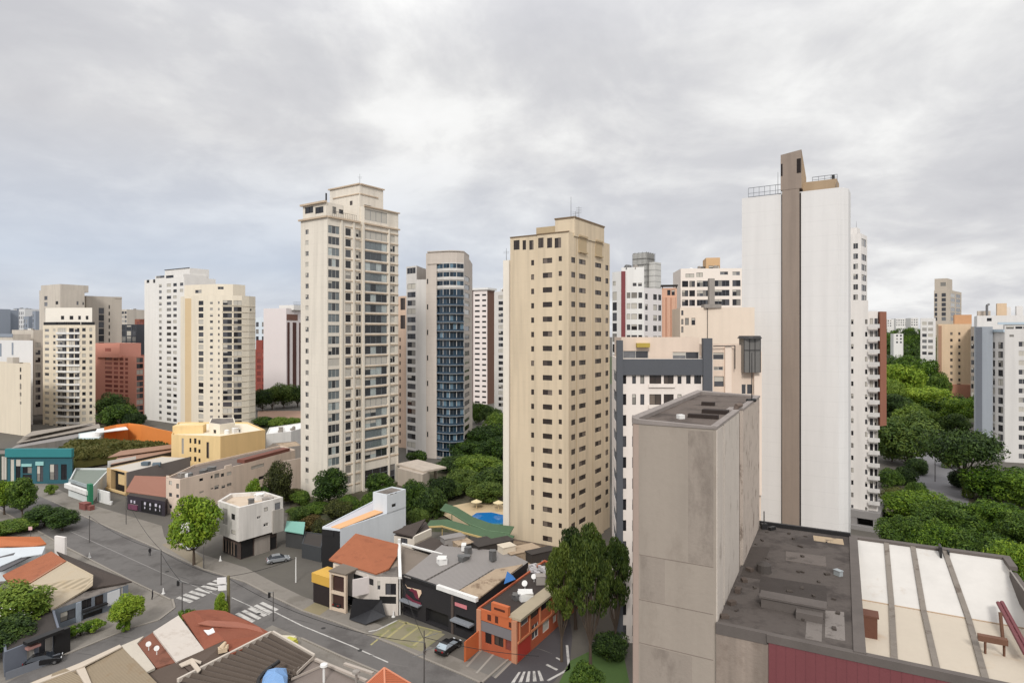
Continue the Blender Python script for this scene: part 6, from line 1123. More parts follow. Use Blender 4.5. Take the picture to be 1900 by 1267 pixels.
pole(1803, 912, 13, 'tall concrete pole beside the umbrella shaped tree', ((12, 1.2, 0, .1), (11, -1, 0, .1)), .22, mat=GREYC); pole(1735, 893, 10, 'slender lamp post on the far road among trees', ((9.8, -2, -.5, .3),), .12, name='street_lamp', cat='street lamp')
root, p = pole(507, 1152, 4.5, 'thin signal post by the right zebra crossing', ((4.4, -.6, 0, 0),)); mb = MB(); mb.box(p+V((-.6, 0, 3.6)), .3, .3, .8); mb.build('signal_head', BLACK, root)
root, p = pole(338, 1132, 4.5, 'traffic signal post by the left zebra crossing', ((4.4, -.8, .3, .2),)); mb = MB(); mb.box(p+V((-.8, .3, 3.8)), .3, .3, .8); mb.build('signal_head', BLACK, root)
root, p = pole(424, 1150, 6.8, 'stout ivy covered pole carrying a pale double sign panel', (), .3, mat=M('mossy_pole', (112, 104, 72), .95, .25)); mb = MB(); mb.box(p+V((-1.0, -.1, 5.6)), 1.3, .12, .95, rz=.2); mb.box(p+V((-.9, -.1, 4.6)), 1.2, .12, .75, rz=.2); mb.build('sign_panel', M('sign_white', (226, 222, 220), .6, .06), root)
r_, p = pole(57, 1000, 2.6, 'low post with a small pink sign in the shrubs at left', (), .06); mb = MB(); mb.box(p+V((0, -.1, 2.0)), .7, .08, .7, rz=.2); mb.build('sign_panel', M('pink_white_sign', (214, 170, 170), .6, .1), r_)
for k, (x, y, lbl) in enumerate(((166, 1034, 'white bollard at the road edge beyond the dark street roof'), (303, 1101, 'white bollard at the left end of the zebra crossing'), (409, 1040, 'white bollard by the white corner building'), (730, 1144, 'white bollard in front of the orange roofed house'))):
    mb = MB(); p = gp(x, y); mb.tube(p, p+V((0, 0, .12)), .3, .28, 12); mb.tube(p+V((0, 0, .12)), p+V((0, 0, .95)), .18, .06, 12); solo(mb, 'bollard', WHITE, lbl, 'bollard', 'white bollards along the pavements')
def person(px, py, rz, label, mat, h=1.62):
    p = gp(px, py, .01); k = h/1.7
    vs = [(0, 0, .92), (0, .01, 1.12), (0, .0, 1.38), (0, -.01, 1.5), (0, -.03, 1.62), (.1, 0, .85), (.11, -.06, .48), (.11, .06, .06), (.11, -.1, .04), (-.1, 0, .85), (-.11, .1, .48), (-.11, .16, .06), (-.11, .02, .04), (.19, 0, 1.4), (.24, .03, 1.12), (.23, -.07, .88), (-.19, 0, 1.4), (-.24, -.02, 1.12), (-.22, -.12, .9)]
    es = [(0, 1), (1, 2), (2, 3), (3, 4), (0, 5), (5, 6), (6, 7), (7, 8), (0, 9), (9, 10), (10, 11), (11, 12), (2, 13), (13, 14), (14, 15), (2, 16), (16, 17), (17, 18)]
    rs = [.15, .14, .16, .07, .11, .1, .07, .05, .045, .1, .07, .05, .045, .065, .05, .04, .065, .05, .04]
    me = bpy.data.meshes.new('person'); me.from_pydata([(a*k, b*k, c*k) for a, b, c in vs], es, []); o = bpy.data.objects.new('person', me); COL.objects.link(o); o.location = p; o.rotation_euler = (0, 0, rz)
    m = o.modifiers.new('skin', 'SKIN'); m.use_smooth_shade = True
    for sv, r in zip(me.skin_vertices[0].data if me.skin_vertices else [], rs): sv.radius = (r*k, r*k)
    o.modifiers.new('sub', 'SUBSURF').render_levels = 1; me.materials.append(mat); tag(o, label, 'person')
    mb = MB(); c = p+V((0, -.02*k, 1.66*k)); mb.tube(c, c+V((0, 0, .1)), .115, .05, 8); h_ = mb.build('hair', BLACK, None, False, p); h_.parent = o; h_.location = (0, 0, 0)
    return o
DKC = M('dark_clothes', (40, 38, 42), .9, .2)
person(278, 1031, .6, 'person in dark clothes walking on the main road', DKC); person(283, 1111, 2.2, 'person in dark clothes on the pavement near the left zebra crossing', DKC, 1.5); person(788, 1214, 1.2, 'person in dark brown clothes at the kerb before the marked forecourt', M('brown_clothes', (70, 50, 44), .9, .2), 1.6)
def car(px, py, rz, label, paint, glass=None, L=4.2, Wd=1.76, Ht=1.46):
    p = gp(px, py, .01); root = thing('parked_car', label, 'car', p); ca, sa = math.cos(rz), math.sin(rz)
    def T_(a): return V((p.x+a[0]*ca-a[1]*sa, p.y+a[0]*sa+a[1]*ca, p.z+a[2]))
    prof = [(-2.1, .35), (-2.08, .75), (-1.85, .92), (-1.2, .98), (.75, .95), (1.55, .86), (2.02, .7), (2.1, .35)]; mb = MB(); w = Wd/2
    def ring(y, ins): return [T_((x*(1-ins*.06)*L/4.2, y, z-(ins*.03 if z > .5 else 0))) for x, z in prof]
    a, b_, c, d = ring(-w, 1), ring(-w*.9, 0), ring(w*.9, 0), ring(w, 1)
    for r0, r1 in ((a, b_), (b_, c), (c, d)):
        for i in range(len(prof)-1): mb.poly([r0[i], r1[i], r1[i+1], r0[i+1]])
    mb.poly(a); mb.poly(list(reversed(d)))
    roof = [(-1.15, Ht-.06), (-.7, Ht), (.1, Ht), (.35, Ht-.05)]; top = [T_((x, -w*.72, z)) for x, z in roof]; top2 = [T_((x, w*.72, z)) for x, z in roof]
    for i in range(3): mb.poly([top[i], top[i+1], top2[i+1], top2[i]])
    mb.build('body', paint, root, False)
    g = MB(); base = [(-1.75, .95), (-.9, .98), (.3, .97), (1.15, .91)]; b0 = [T_((x, -w*.93, z)) for x, z in base]; b1 = [T_((x, w*.93, z)) for x, z in base]
    for t_, b2 in ((top, b0), (top2, b1)):
        for i in range(3): g.poly([b2[i], b2[i+1], t_[i+1], t_[i]])
    g.poly([b0[3], b1[3], top2[3], top[3]]); g.poly([b0[0], top[0], top2[0], b1[0]]); g.build('window', glass or M('car_glass', (44, 50, 58), .06, .1, spec=.8, bmp=0), root)
    for x in (-1.3, 1.3):
        for y in (-w*.88, w*.88):
            m_ = MB(); m_.tube(T_((x, y-.11, .31)), T_((x, y+.11, .31)), .31, .31, 14); wh = m_.build('wheel', BLACK, root); r2 = MB(); s = .115 if y > 0 else -.115; r2.tube(T_((x, y+s-.005, .31)), T_((x, y+s+.005, .31)), .18, .18, 10); rr = r2.build('rim', METAL, root); rr.parent = wh
    for y in (-w*.62, w*.62):
        m_ = MB(); m_.box(T_((2.03, y, .62)), .1, .34, .14, rz=rz); m_.build('headlight', M('lamp_glass', (220, 222, 224), .1, .05, spec=.8, bmp=0), root); m_ = MB(); m_.box(T_((-2.07, y, .7)), .08, .3, .16, rz=rz); m_.build('tail_light', M('red_lamp', (150, 20, 20), .2, .05, bmp=0), root)
    return root
CWP = M('white_car_paint', (216, 218, 220), .25, .04, spec=.6, bmp=0); CBP = M('black_car_paint', (26, 26, 28), .2, .05, spec=.6, bmp=0); CSP = M('silver_car_paint', (168, 172, 176), .3, .05, .3, metal=.5, bmp=0)
car(350, 1016, 2.4, 'white car parked under the bright street tree', CWP); car(516, 1042, .5, 'pale silver car parked beside the white corner building', CSP); car(832, 1206, R(58), 'black car standing on the forecourt beside the orange wall', CBP, M('painted_reflection_windscreen', (150, 166, 176), .1, .25, 2, spec=.8, bmp=0)); car(80, 1232, R(30), 'black car half hidden behind the low grey wall, lower left', CBP)  # the black car's windscreen reflection is painted into its pale glass colour
car(1662, 921, R(20), 'white roofed car parked on the far road among the right trees', CWP); car(640, 1122, R(60), 'dark car parked inside the porch of the orange roofed house', CBP)
# black tarpaulin porch of the orange roofed house
root = lb('tarpaulin', 'large black tarpaulin sloping down in front of the orange roofed house', 680, 1140, cat='tarpaulin'); root['category'] = 'tarpaulin'; mb = MB(); P = [gp(655, 1110, 3.4), gp(648, 1148, .2), gp(678, 1158, .2), gp(716, 1142, .9), gp(708, 1112, 3.0)]; c = gp(690, 1130, 1.5)
for a, e in zip(P, P[1:]+P[:1]): mb.poly([a, e, c]); mb.poly([e-V((0, 0, .05)), a-V((0, 0, .05)), c-V((0, 0, .05))])
mb.build('sheet', M('black_tarp', (36, 36, 40), .45, .3, 1.5, spec=.5, bmp=.6), root)
mb = MB(); p = gp(668, 1106, 0); mb.box(p, 1.6, 1.2, 1.4, rz=.5); mb.box(p+V((.2, 0, 1.4)), 1.3, 1, .7, rz=.8); mb.tube(p+V((-1, .3, 0)), p+V((-1, .3, 2.2)), .4, .25, 8); solo(mb, 'fruit_stall', M('stall_red', (134, 70, 56), .85, .4, 2.5), 'red brown stall heap beside the white banner of the orange roofed house', 'stall')
mb = MB(); p = gp(158, 944); mb.box(p, 2.6, 1.5, 1.5, rz=-.5); mb.box(p+V((2, -.8, 0)), 1.2, 1.1, 1.1, rz=-.5); mb.box(p+V((0, 0, 1.5)), 2.7, 1.7, .1, rz=-.5); solo(mb, 'stall', M('brick_red_stall', (130, 74, 66), .85, .3, 1.2), 'brick red street stall in front of the green pillar', 'stall')
mb = MB(); p = gp(540, 1200); mb.box(p, 1.7, 1.0, .9, rz=-.5); mb.box(p+V((0, 0, .9)), 1.5, .8, .3, rz=-.5); solo(mb, 'waste_container', M('lime_plastic', (184, 180, 40), .5, .12), 'lime yellow container standing at the kerb below the crossing', 'container'); mb = MB(); p = gp(533, 1188); mb.box(p, 2.6, .5, .5, rz=-.1); mb.box(p+V((0, 0, .5)), 2.3, .6, .12, rz=-.1); solo(mb, 'crate', M('pale_crate', (206, 196, 170), .8, .15), 'pale long crate beside the lime yellow container', 'crate')
mb = MB(); p = gp(94, 895); mb.box(p, 1.3, .3, 2.6); mb.box(p+V((0, 0, 2.6)), 1.4, .36, .1); solo(mb, 'notice_board', WHITE, 'white upright board outside the teal shop', 'board')
mb = MB(); p = gp(206, 936); mb.tube(p, p+V((0, 0, .8)), .35, .42, 10); solo(mb, 'flower_pot', WHITE, 'white pot on the pavement before the timber boarded shop', 'pot')
# teal shelter and dark yard behind the corner building
root = lb('kiosk', 'teal roofed kiosk between the white corner building and a straw coloured hedge', 545, 1010); low(root, [(530, 985), (562, 990), (566, 974), (534, 972)], 3.2, 0, M('dark_kiosk', (66, 66, 66), .85, .2), TEALL, 0); mb = MB(); slab(mb, [(528, 984, 3.6), (563, 990, 3.4), (566, 968, 4.6), (532, 966, 4.6)], .15); mb.build('roof_sheet', M('faded_teal_sheet', (110, 164, 150), .7, .15, .5), root)
root = lb('shed', 'dark low yard sheds between the kiosk and the blue white building', 580, 1030); low(root, [(560, 1008), (596, 1016), (602, 990), (566, 986)], 2.8, 0, M('yard_dark', (62, 64, 66), .9, .2), DARKROOF, .1)
# worn road surface, manholes, overhead cables
PATCH = M('asphalt_patch', (82, 78, 77), .95, .2, .8); PATCH2 = M('pale_asphalt_patch', (112, 107, 103), .95, .2, .8); q = random.Random(41)
for k, (x, y, w, h_) in enumerate(((205, 1012, 26, 6), (262, 1048, 30, 5), (340, 1070, 20, 8), (470, 1120, 30, 7), (560, 1150, 26, 8), (640, 1190, 44, 9), (740, 1232, 36, 8), (150, 985, 24, 6), (600, 1172, 22, 4), (408, 1130, 24, 8), (230, 1180, 40, 6), (160, 1212, 36, 6), (1010, 1205, 18, 8), (690, 1214, 20, 6))):
    sheet('road_patch', [(x-w*.9, y-h_*.5), (x+w*.2, y+h_*.4), (x+w, y+h_), (x-w*.1, y)], .012+.0007*k, PATCH if k % 3 else PATCH2)
for k, (x, y) in enumerate(((310, 1060), (480, 1138), (600, 1165), (668, 1206), (420, 1120))):
    mb = MB(); p = gp(x, y, 0); mb.tube(p, p+V((0, 0, .03)), .34, .33, 14); structure(mb, 'manhole_cover', M('cast_iron', (58, 56, 55), .8, .2))
WIRE = M('cable_black', (36, 34, 34), .7, .1)
def cable(pts, label, r=.035):
    mb = MB()
    for (a, za), (b, zb) in zip(pts, pts[1:]):
        A, B_ = gp(*a), gp(*b); A.z = za; B_.z = zb; n = 8; P = [A.lerp(B_, i/n)-V((0, 0, (1-(2*i/n-1)**2)*(A-B_).length*.025)) for i in range(n+1)]; mb.path(P, r, 5)
    return solo(mb, 'overhead_cable', WIRE, label, 'cable', 'overhead cables along the main road')
cable([((166, 1006), 5.5), ((299, 1085), 6.0), ((424, 1150), 6.4), ((640, 1262), 6.6), ((787, 1292), 6.6)], 'overhead cable sagging along the near side of the main road'); cable([((299, 1085), 5.6), ((338, 1132), 4.4), ((424, 1150), 5.4)], 'overhead cable between the bent arm pole and the ivy covered pole'); cable([((234, 972), 6.1), ((299, 1085), 6.1)], 'overhead cable crossing the main road from the awning corner'); cable([((424, 1150), 6.7), ((549, 1080), 4.3)], 'overhead cable crossing from the ivy pole toward the white corner building'); cable([((787, 1292), 7.2), ((1000, 1330), 7.0)], 'overhead cable leaving the tall thin pole at the bottom edge'); cable([((787, 1292), 6.9), ((742, 1140), 6.2)], 'overhead cable from the tall thin pole to the white slender post')
# ================================================================== trees and plants
L_BRIGHT = LEAF('bright_leaves', (.028, .066, .006), (.125, .215, .016), (.29, .38, .036)); L_MID = LEAF('mid_leaves', (.018, .042, .007), (.078, .14, .017), (.19, .26, .036)); L_DARK = LEAF('dark_leaves', (.014, .03, .008), (.055, .098, .018), (.13, .18, .032)); L_OLIVE = LEAF('olive_leaves', (.03, .036, .010), (.085, .095, .02), (.17, .16, .035)); L_STRAW = LEAF('straw_leaves', (.07, .05, .015), (.14, .10, .03), (.22, .17, .05)); L_PALM = LEAF('deep_green_needles', (.015, .032, .006), (.052, .082, .013), (.125, .16, .026))
BARK = M('bark', (84, 70, 58), .95, .25, 1.0, bmp=.6)
def leaves(mb, c, r, n, lf, q, flat=.35, droop=0.):
    c = V(c)
    for i in range(n):
        d = V((q.gauss(0, 1), q.gauss(0, 1), q.gauss(.15, 1))).normalized(); k = q.uniform(.55, 1.05)**.6
        p = c+V((d.x*r[0], d.y*r[1], d.z*r[2]))*k
        nn = (d*.9+V((q.gauss(0, .5), q.gauss(0, .5), q.gauss(flat, .5)))).normalized(); u_ = nn.orthogonal().normalized(); w = nn.cross(u_); a = q.uniform(0, 6.28); e1 = u_*math.cos(a)+w*math.sin(a); e2 = nn.cross(e1)
        s = lf*q.uniform(.55, 1.25)
        if droop: e1 = (e1*.5+V((0, 0, -droop))).normalized()
        mb.poly([p-e1*s, p+e2*s*.42, p+e1*s, p-e2*s*.42])
PROTO = {}
def proto(kind, h, rx, blobs, leafmat, lf, n, trunk=(.3, .16), seed=1, crown_z=(.35, 1.), limbs=5, droop=0., core=True, shape='round', bs=1.):
    """a tree h metres tall: tapered trunk with limbs, crown of leaf clumps with gaps between them"""
    q = random.Random(seed); cz0, cz1 = crown_z[0]*h, crown_z[1]*h; mid = (cz0+cz1)/2; rz = (cz1-cz0)/2; mb = MB(); cl = []
    for i in range(blobs):
        for _ in range(30):
            d = V((q.gauss(0, 1), q.gauss(0, 1), q.gauss(.25, 1))).normalized(); k = q.uniform(.45, .82)
            if shape == 'umbrella': d.z = abs(d.z)*.9-.1
            if shape == 'cone': zz = q.uniform(-1, .9); k = 1; rr = rx*(1-.75*max(0, zz))*q.uniform(.35, .75); a = q.uniform(0, 6.28); p = V((rr*math.cos(a), rr*math.sin(a), mid+zz*rz*.85))
            else: p = V((d.x*rx*k, d.y*rx*k, mid+d.z*rz*k))
            if all((p-c[0]).length > min(rx, rz)*.24 for c in cl): break
        br = rx*q.uniform(.3, .5) if shape != 'cone' else rx*q.uniform(.3, .48); br *= bs; cl.append((p, br))
    tot = sum(b*b for _, b in cl)
    for p, br in cl: leaves(mb, p, (br, br, br*min(1.2, max(.75, rz/rx))*.95), int(n*br*br/tot), lf, q, .3, droop)
    t = MB(); top = V((q.uniform(-.2, .2), q.uniform(-.2, .2), cz0+(cz1-cz0)*.45)); zf = cz0*.9
    t.tube((0, 0, -.3), (top.x*.5, top.y*.5, zf), trunk[0]*h/10, trunk[1]*h/10, 9); t.tube((top.x*.5, top.y*.5, zf), top, trunk[1]*h/10, .05*h/10, 7)
    for p, br in cl[:limbs+6]:
        s = V((top.x*.5, top.y*.5, zf*q.uniform(.75, 1))); e = p*.9+V((0, 0, -.1)); m_ = s.lerp(e, .5)+V((0, 0, -.04*h)); t.tube(s, m_, trunk[1]*.55*h/10, trunk[1]*.35*h/10, 6); t.tube(m_, e, trunk[1]*.35*h/10, .03*h/10, 5)
    def me(b, name, m):
        x = bpy.data.meshes.new(name); x.from_pydata(b.v, [], b.f); x.materials.append(m); x.update(); return x
    PROTO[kind] = (me(t, 'trunk', BARK), me(mb, 'crown', leafmat), h, rx)
proto('bright', 8, 3.6, 26, L_BRIGHT, .27, 8500, seed=2, crown_z=(.28, 1)); proto('mid', 9, 3.8, 28, L_MID, .28, 8500, seed=3, crown_z=(.2, 1)); proto('dark', 10, 4.6, 30, L_DARK, .3, 9500, seed=4, crown_z=(.1, 1)); proto('dark2', 10, 4.2, 28, L_DARK, .3, 9000, seed=14, crown_z=(.12, 1)); proto('bright2', 9, 4.8, 32, L_BRIGHT, .3, 11000, seed=15, crown_z=(.12, 1))
proto('mid2', 5, 4.2, 28, L_MID, .28, 9000, seed=13, crown_z=(.0, 1)); proto('low', 5, 4.4, 28, L_DARK, .28, 9000, seed=23, crown_z=(.0, 1)); proto('grove', 10, 6.5, 44, L_MID, .34, 12000, seed=24, crown_z=(.06, 1), bs=.78); proto('grove2', 10, 6.2, 42, L_DARK, .34, 11500, seed=25, crown_z=(.06, 1), bs=.78)
proto('umbrella', 10, 6, 34, L_DARK, .3, 11000, seed=5, crown_z=(.42, 1), shape='umbrella', limbs=9); proto('tall', 20, 3.6, 54, L_PALM, .24, 15000, (.16, .09), seed=6, crown_z=(.22, 1), droop=.8, bs=.6, limbs=14); proto('bush', 2.2, 1.6, 12, L_MID, .16, 2600, seed=7, crown_z=(.0, 1)); proto('limebush', 2.2, 1.6, 12, L_BRIGHT, .15, 2600, seed=8, crown_z=(.0, 1)); proto('straw', 3, 1.8, 14, L_STRAW, .18, 3000, seed=9, crown_z=(.0, 1)); proto('olive', 7, 3.6, 24, L_OLIVE, .26, 6500, seed=10, crown_z=(.08, 1)); proto('canopy', 13, 8.5, 58, L_BRIGHT, .36, 17000, seed=11, crown_z=(.3, 1), limbs=10, bs=.72); proto('canopy2', 13, 8, 52, L_MID, .36, 15000, seed=12, crown_z=(.25, 1), limbs=10, bs=.72)
def tree(kind, px, Y, ytop, wpx, label, cat='tree', name='tree', group=None, z0=0., rz=None):
    tm, cm, h, rx = PROTO[kind]; X = (px-CX)/F*Y; H_ = zat(ytop, Y)-z0; s = wpx/F*Y/2/rx
    o = thing(name, label, cat, (X, Y, z0), group); o.scale = (s, s, H_/h); o.rotation_euler = (0, 0, rnd.uniform(0, 6.28) if rz is None else rz)
    for nm, me in (('trunk', tm), ('crown', cm)): c = bpy.data.objects.new(nm, me); COL.objects.link(c); c.parent = o
    return o
def yb(py): return H*F/(py-HY)
T_ = tree
BT2 = T_('bright', 360, yb(1048), 922, 92, 'bright green street tree in front of the white corner building', rz=.2); T_('mid', 612, 156, 872, 66, 'mid green tree at the foot of the main beige tower'); T_('mid2', 590, 152, 932, 56, 'bushy green shrub tree under the tree at the beige tower', 'shrub', 'shrub'); T_('olive', 628, 146, 930, 56, 'olive shrub tree behind the blue white building', 'shrub', 'shrub'); T_('straw', 580, 138, 958, 42, 'straw coloured hedge beside the teal kiosk', 'hedge', 'hedge')
T_('mid2', 768, 152, 896, 62, 'round green tree right of the blue white building'); T_('low', 550, 150, 942, 40, 'dark shrub behind the white corner building', 'shrub', 'shrub')
T_('bright', 8, 150, 893, 60, 'street tree touching the left edge'); T_('mid', 42, 148, 889, 50, 'street tree second from the left edge'); T_('mid', 82, 141, 940, 66, 'loose green tree beside the main road at left, nearer the street trees'); T_('mid', 116, 138, 948, 58, 'loose green tree beside the main road at left, nearer the road'); T_('mid2', 22, 136, 966, 80, 'clipped green shrubs below the left street trees', 'shrub', 'shrub'); T_('bush', 95, yb(917), 897, 22, 'small round shrub outside the teal shop', 'shrub', 'shrub')
BT1 = T_('mid', 34, 90, 1086, 112, 'large tree with pale blossom at the lower left', rz=.3); T_('dark2', 6, 84, 1148, 100, 'dark tree cut by the lower left corner'); T_('bright', 232, yb(1168), 1105, 60, 'small bright round tree on the side street'); T_('limebush', 230, yb(1172), 1148, 24, 'small lime shrub at the foot of the round tree', 'shrub', 'shrub')
for k, (x, y, w) in enumerate(((122, 1186, 34), (148, 1180, 34), (176, 1170, 36))): T_('limebush', x, yb(y), y-24+k, w, ('lime hedge clump nearest the dark pier', 'middle lime hedge clump before the slate blue house', 'lime hedge clump nearest the small round tree')[k], 'hedge', 'hedge', 'lime hedge clumps by the slate blue house')
T_('limebush', 346, yb(1160), 1130, 34, 'lime shrub at the corner of the red tile roof', 'shrub', 'shrub'); T_('bright', 411, yb(1158), 1100, 26, 'small leafy climber at the ivy pole', 'plant', 'plant')
T_('dark', 207, 300, 731, 56, 'dark tree in front of the rose pink block'); T_('mid2', 222, 290, 752, 66, 'olive green shrubs below the dark tree at the rose pink block', 'shrub', 'shrub'); T_('low', 250, 285, 766, 40, 'dark shrub beside the white tower foot', 'shrub', 'shrub')
for k, (x, t, w) in enumerate(((487, 722, 36), (505, 716, 40), (527, 712, 46), (552, 714, 44))): T_('dark2' if k % 2 else 'dark', x, 350+6*k, t, w, 'dark green tree in the row left of the main beige tower', group='dark trees in the row left of the main beige tower')
for k, (x, w) in enumerate(((490, 40), (518, 44), (545, 36))): T_('mid2', x, 290, 774+k, w, 'green hedge shrub below the row of dark trees', 'shrub', 'shrub', 'hedge shrubs below the row of dark trees', z0=0)
T_('olive', 517, yb(940), 856, 52, 'yellowish climber tree leaning on the long beige building'); T_('limebush', 470, yb(948), 884, 30, 'bright shrub by the wall of the long beige building', 'shrub', 'shrub'); T_('bush', 487, yb(946), 898, 30, 'grey green shrub by the wall of the long beige building', 'shrub', 'shrub')
for k, (x, Y, t, w, kd) in enumerate(((888, 300, 745, 40, 'grove'), (912, 280, 752, 46, 'grove2'), (930, 250, 762, 66, 'grove'), (905, 225, 786, 92, 'grove'), (868, 214, 815, 84, 'grove'), (925, 200, 806, 90, 'grove'), (846, 196, 846, 84, 'grove2'), (890, 184, 842, 100, 'grove'), (925, 168, 862, 90, 'grove2'), (862, 170, 872, 84, 'grove2'), (832, 165, 890, 60, 'grove2'), (905, 158, 892, 80, 'grove2'))):
    T_(kd, x, Y, t, w, 'green tree in the grove between the blue tower and the cream tower', group='trees in the grove between the blue and cream towers')
T_('bush', 775, 205, 834, 40, 'dark planter shrub on the podium of the blue tower', 'shrub', 'shrub'); T_('mid', 705, 164, 880, 56, 'green plants under the balconies of the main beige tower', 'shrub', 'shrub')
T_('tall', 1096, 80, 944, 88, 'tallest drooping conifer before the cream tower'); T_('tall', 1042, 83, 984, 70, 'left drooping conifer beside the orange shop'); T_('tall', 1142, 85, 972, 66, 'right drooping conifer beside the charcoal framed block'); T_('tall', 1068, 92, 960, 86, 'rear drooping conifer between its neighbours')
T_('mid2', 1085, 75, 1236, 70, 'bright ground shrub beneath the conifers', 'shrub', 'shrub'); T_('low', 1130, 84, 1176, 70, 'dark undergrowth beneath the right conifer', 'shrub', 'shrub')
for k, (x, y, w, t, kd) in enumerate(((560, 936, 40, 912, 'mid2'), (540, 930, 44, 905, 'olive'), (645, 950, 50, 922, 'mid2'), (690, 945, 40, 915, 'mid2'), (720, 930, 44, 900, 'low'), (742, 968, 44, 926, 'mid2'), (800, 960, 60, 905, 'low'), (820, 930, 50, 885, 'low'), (775, 976, 40, 944, 'low'), (600, 1000, 44, 965, 'olive'), (556, 968, 36, 940, 'low'), (575, 985, 40, 950, 'straw'))):
    T_(kd, x, yb(y), t, w, 'overgrown shrub in the gardens around the foot of the main beige tower', 'shrub', 'shrub', 'shrubs in the gardens below the main beige tower')
BLOS = M('pale_blossom', (222, 214, 216), .8, .1)
def blossom(root, spots, seed):
    q = random.Random(seed); mb = MB()
    for x, y, z, r, n in spots: leaves(mb, (x, y, z), (r, r, r*.8), n//2, .13, q)
    me = bpy.data.meshes.new('blossom'); me.from_pydata(mb.v, [], mb.f); me.materials.append(BLOS); o = bpy.data.objects.new('blossom', me); COL.objects.link(o); o.parent = root
blossom(BT1, [(0, -3.2, 6, 1.6, 90), (1.6, -3, 5, 1.2, 60), (-1.5, -3.0, 7.5, 1.2, 60)], 3); blossom(BT2, [(-.3, -3.1, 5.2, .8, 130)], 4)
# right side
T_('grove2', 1684, 205, 765, 122, 'large dark tree right of the white balcony block'); T_('grove', 1655, 212, 775, 70, 'dark tree touching the brown fin'); T_('umbrella', 1788, 167, 800, 128, 'dark umbrella shaped tree with a bare leaning trunk'); T_('bright2', 1858, 160, 862, 120, 'bright green tree below the pale grey flats'); T_('bright2', 1905, 150, 878, 90, 'bright green tree cut by the right edge')
for k, (x, Y, t, w, kd, lbl) in enumerate(((1705, 138, 912, 130, 'canopy', 'broad bright canopy nearest the white balcony block'), (1775, 128, 932, 140, 'canopy2', 'broad bright canopy in the middle behind the white court'), (1850, 124, 934, 130, 'canopy', 'broad bright canopy toward the right edge'), (1905, 116, 952, 120, 'canopy2', 'broad bright canopy cut by the right edge'), (1680, 116, 958, 110, 'canopy2', 'low canopy directly behind the white court, left'), (1748, 108, 975, 120, 'canopy', 'low canopy directly behind the white court, middle'), (1826, 102, 986, 130, 'canopy2', 'low canopy directly behind the white court, right'), (1890, 92, 1010, 130, 'canopy', 'near canopy beyond the red rail at the right edge'))): T_(kd, x, Y, t, w, lbl)
T_('dark2', 1895, 75, 1072, 120, 'dark near tree below the red rail at the right edge'); T_('bush', 1655, 142, 948, 40, 'low hedge at the garage of the white balcony block', 'hedge', 'hedge')
for k, (x, Y, t, w, kd, lbl) in enumerate(((1722, 330, 716, 100, 'bright2', 'rounded tree crown left of the peach block base'), (1785, 300, 738, 64, 'bright2', 'flat tree in front of the peach block base'), (1660, 300, 730, 70, 'grove2', 'dark tree on the slope right of the brown fin'), (1700, 260, 748, 84, 'grove', 'dark tree above the large dark tree'), (1770, 250, 766, 60, 'grove2', 'dark tree under the peach block base'), (1716, 385, 662, 62, 'bright2', 'bright tree hiding the foot of the small white flats'), (1740, 360, 690, 46, 'grove', 'leafy tree at the left corner of the peach block'), (1672, 360, 672, 70, 'bright2', 'bright rounded tree on the slope right of the brown fin'), (1650, 330, 700, 60, 'grove', 'middle green tree on the slope touching the brown fin'))): T_(kd, x, Y, t, w, lbl)
for k, (x, y, w, t, kd) in enumerate(((1652, 905, 44, 872, 'mid2'), (1680, 900, 44, 866, 'low'), (1700, 930, 40, 896, 'mid2'), (1662, 935, 50, 905, 'olive'), (1785, 905, 44, 872, 'low'), (1812, 925, 50, 880, 'mid2'), (1700, 880, 40, 850, 'low'), (1765, 868, 36, 842, 'mid2'))):
    T_(kd, x, yb(y), t, w, 'overgrown shrub beside the far road among the right trees', 'shrub', 'shrub', 'shrubs beside the far road among the right trees')
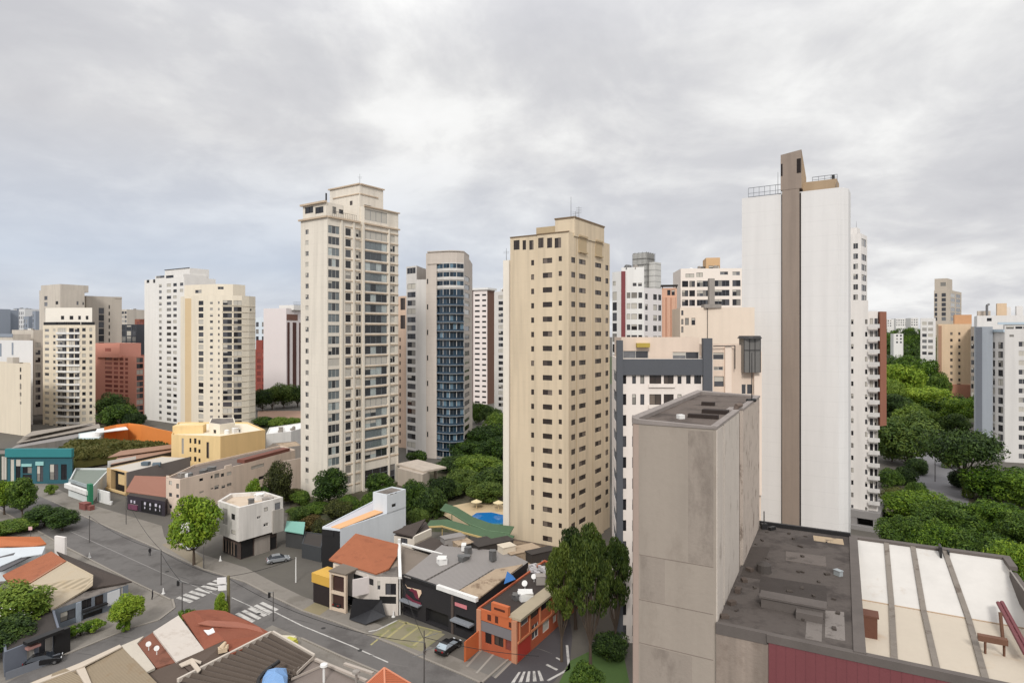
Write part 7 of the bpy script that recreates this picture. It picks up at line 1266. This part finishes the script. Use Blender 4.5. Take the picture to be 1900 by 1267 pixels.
# hill and the wood on it
def hz(x, y): d2 = ((x-490)/210)**2+((y-740)/260)**2; return 40*math.exp(-d2)
mb = MB(); nx, ny = 40, 40
for j in range(ny+1):
    for i in range(nx+1): x, y = 60+i*24, 290+j*30; mb.v.append((x, y, hz(x, y)-.5))
for j in range(ny):
    for i in range(nx): a = j*(nx+1)+i; mb.f.append((a, a+1, a+nx+2, a+nx+1)); mb.m.append(0)
structure(mb, 'hill', M('hill_ground', (70, 78, 48), .95, .25, .05))
q = random.Random(21); mb = MB(); mb2 = MB(); k = 0
while k < 620:
    Y = q.uniform(310, 800); px = q.uniform(1600, 1930) if q.random() < .8 else q.uniform(1500, 2100); x = (px-CX)/F*Y; r = q.uniform(4, 7.5); z = hz(x, Y)
    if 350 < Y < 400 and 1735 < px < 1815: continue
    k += 1; t = mb if q.random() < .5 else mb2; hh = q.uniform(6, 12)
    for b in range(4): leaves(t, (x+q.uniform(-r, r)*.5, Y+q.uniform(-r, r)*.5, z+hh*q.uniform(.35, .75)), (r*.62, r*.62, r*.5), 95 if Y > 500 else 150, .85 if Y > 500 else .7, q)
o = mb.build('wood', L_MID, None, False, (420, 600, 0)); tag(o, 'lighter green treetops of the wood covering the right hillside', 'wood', kind='stuff'); o = mb2.build('wood', L_BRIGHT, None, False, (420, 600, 0)); tag(o, 'brighter green treetops of the wood covering the right hillside', 'wood', kind='stuff')
# far road on the right
line([(1740, 960), (1742, 900), (1728, 850), (1716, 800)], 13, M('far_asphalt', (116, 114, 116), .92, .15), .03, 'road')
sheet('lawn', [(1020, 1300), (1058, 1225), (1150, 1180), (1175, 1300)], .02, M('lawn', (70, 96, 40), .95, .3, .6))
sheet('garden_ground', [(528, 985), (545, 905), (620, 885), (740, 880), (940, 860), (945, 990), (760, 985), (745, 960), (620, 975)], .02, M('garden_earth', (84, 78, 60), .95, .3, .3, stain=((52, 60, 34), .2, .48, .8)))
sheet('garden_ground', [(1640, 1000), (1640, 900), (1700, 860), (1716, 900), (1700, 1000)], .02, MATS['garden_earth']); sheet('garden_ground', [(1790, 1000), (1790, 930), (1830, 880), (1960, 860), (1990, 1000)], .02, MATS['garden_earth'])
sheet('garden_ground', [(180, 800), (180, 770), (262, 765), (262, 800)], .02, MATS['garden_earth']); sheet('garden_ground', [(476, 800), (476, 783), (565, 783), (565, 800)], .02, MATS['garden_earth'])
make_windows(100)
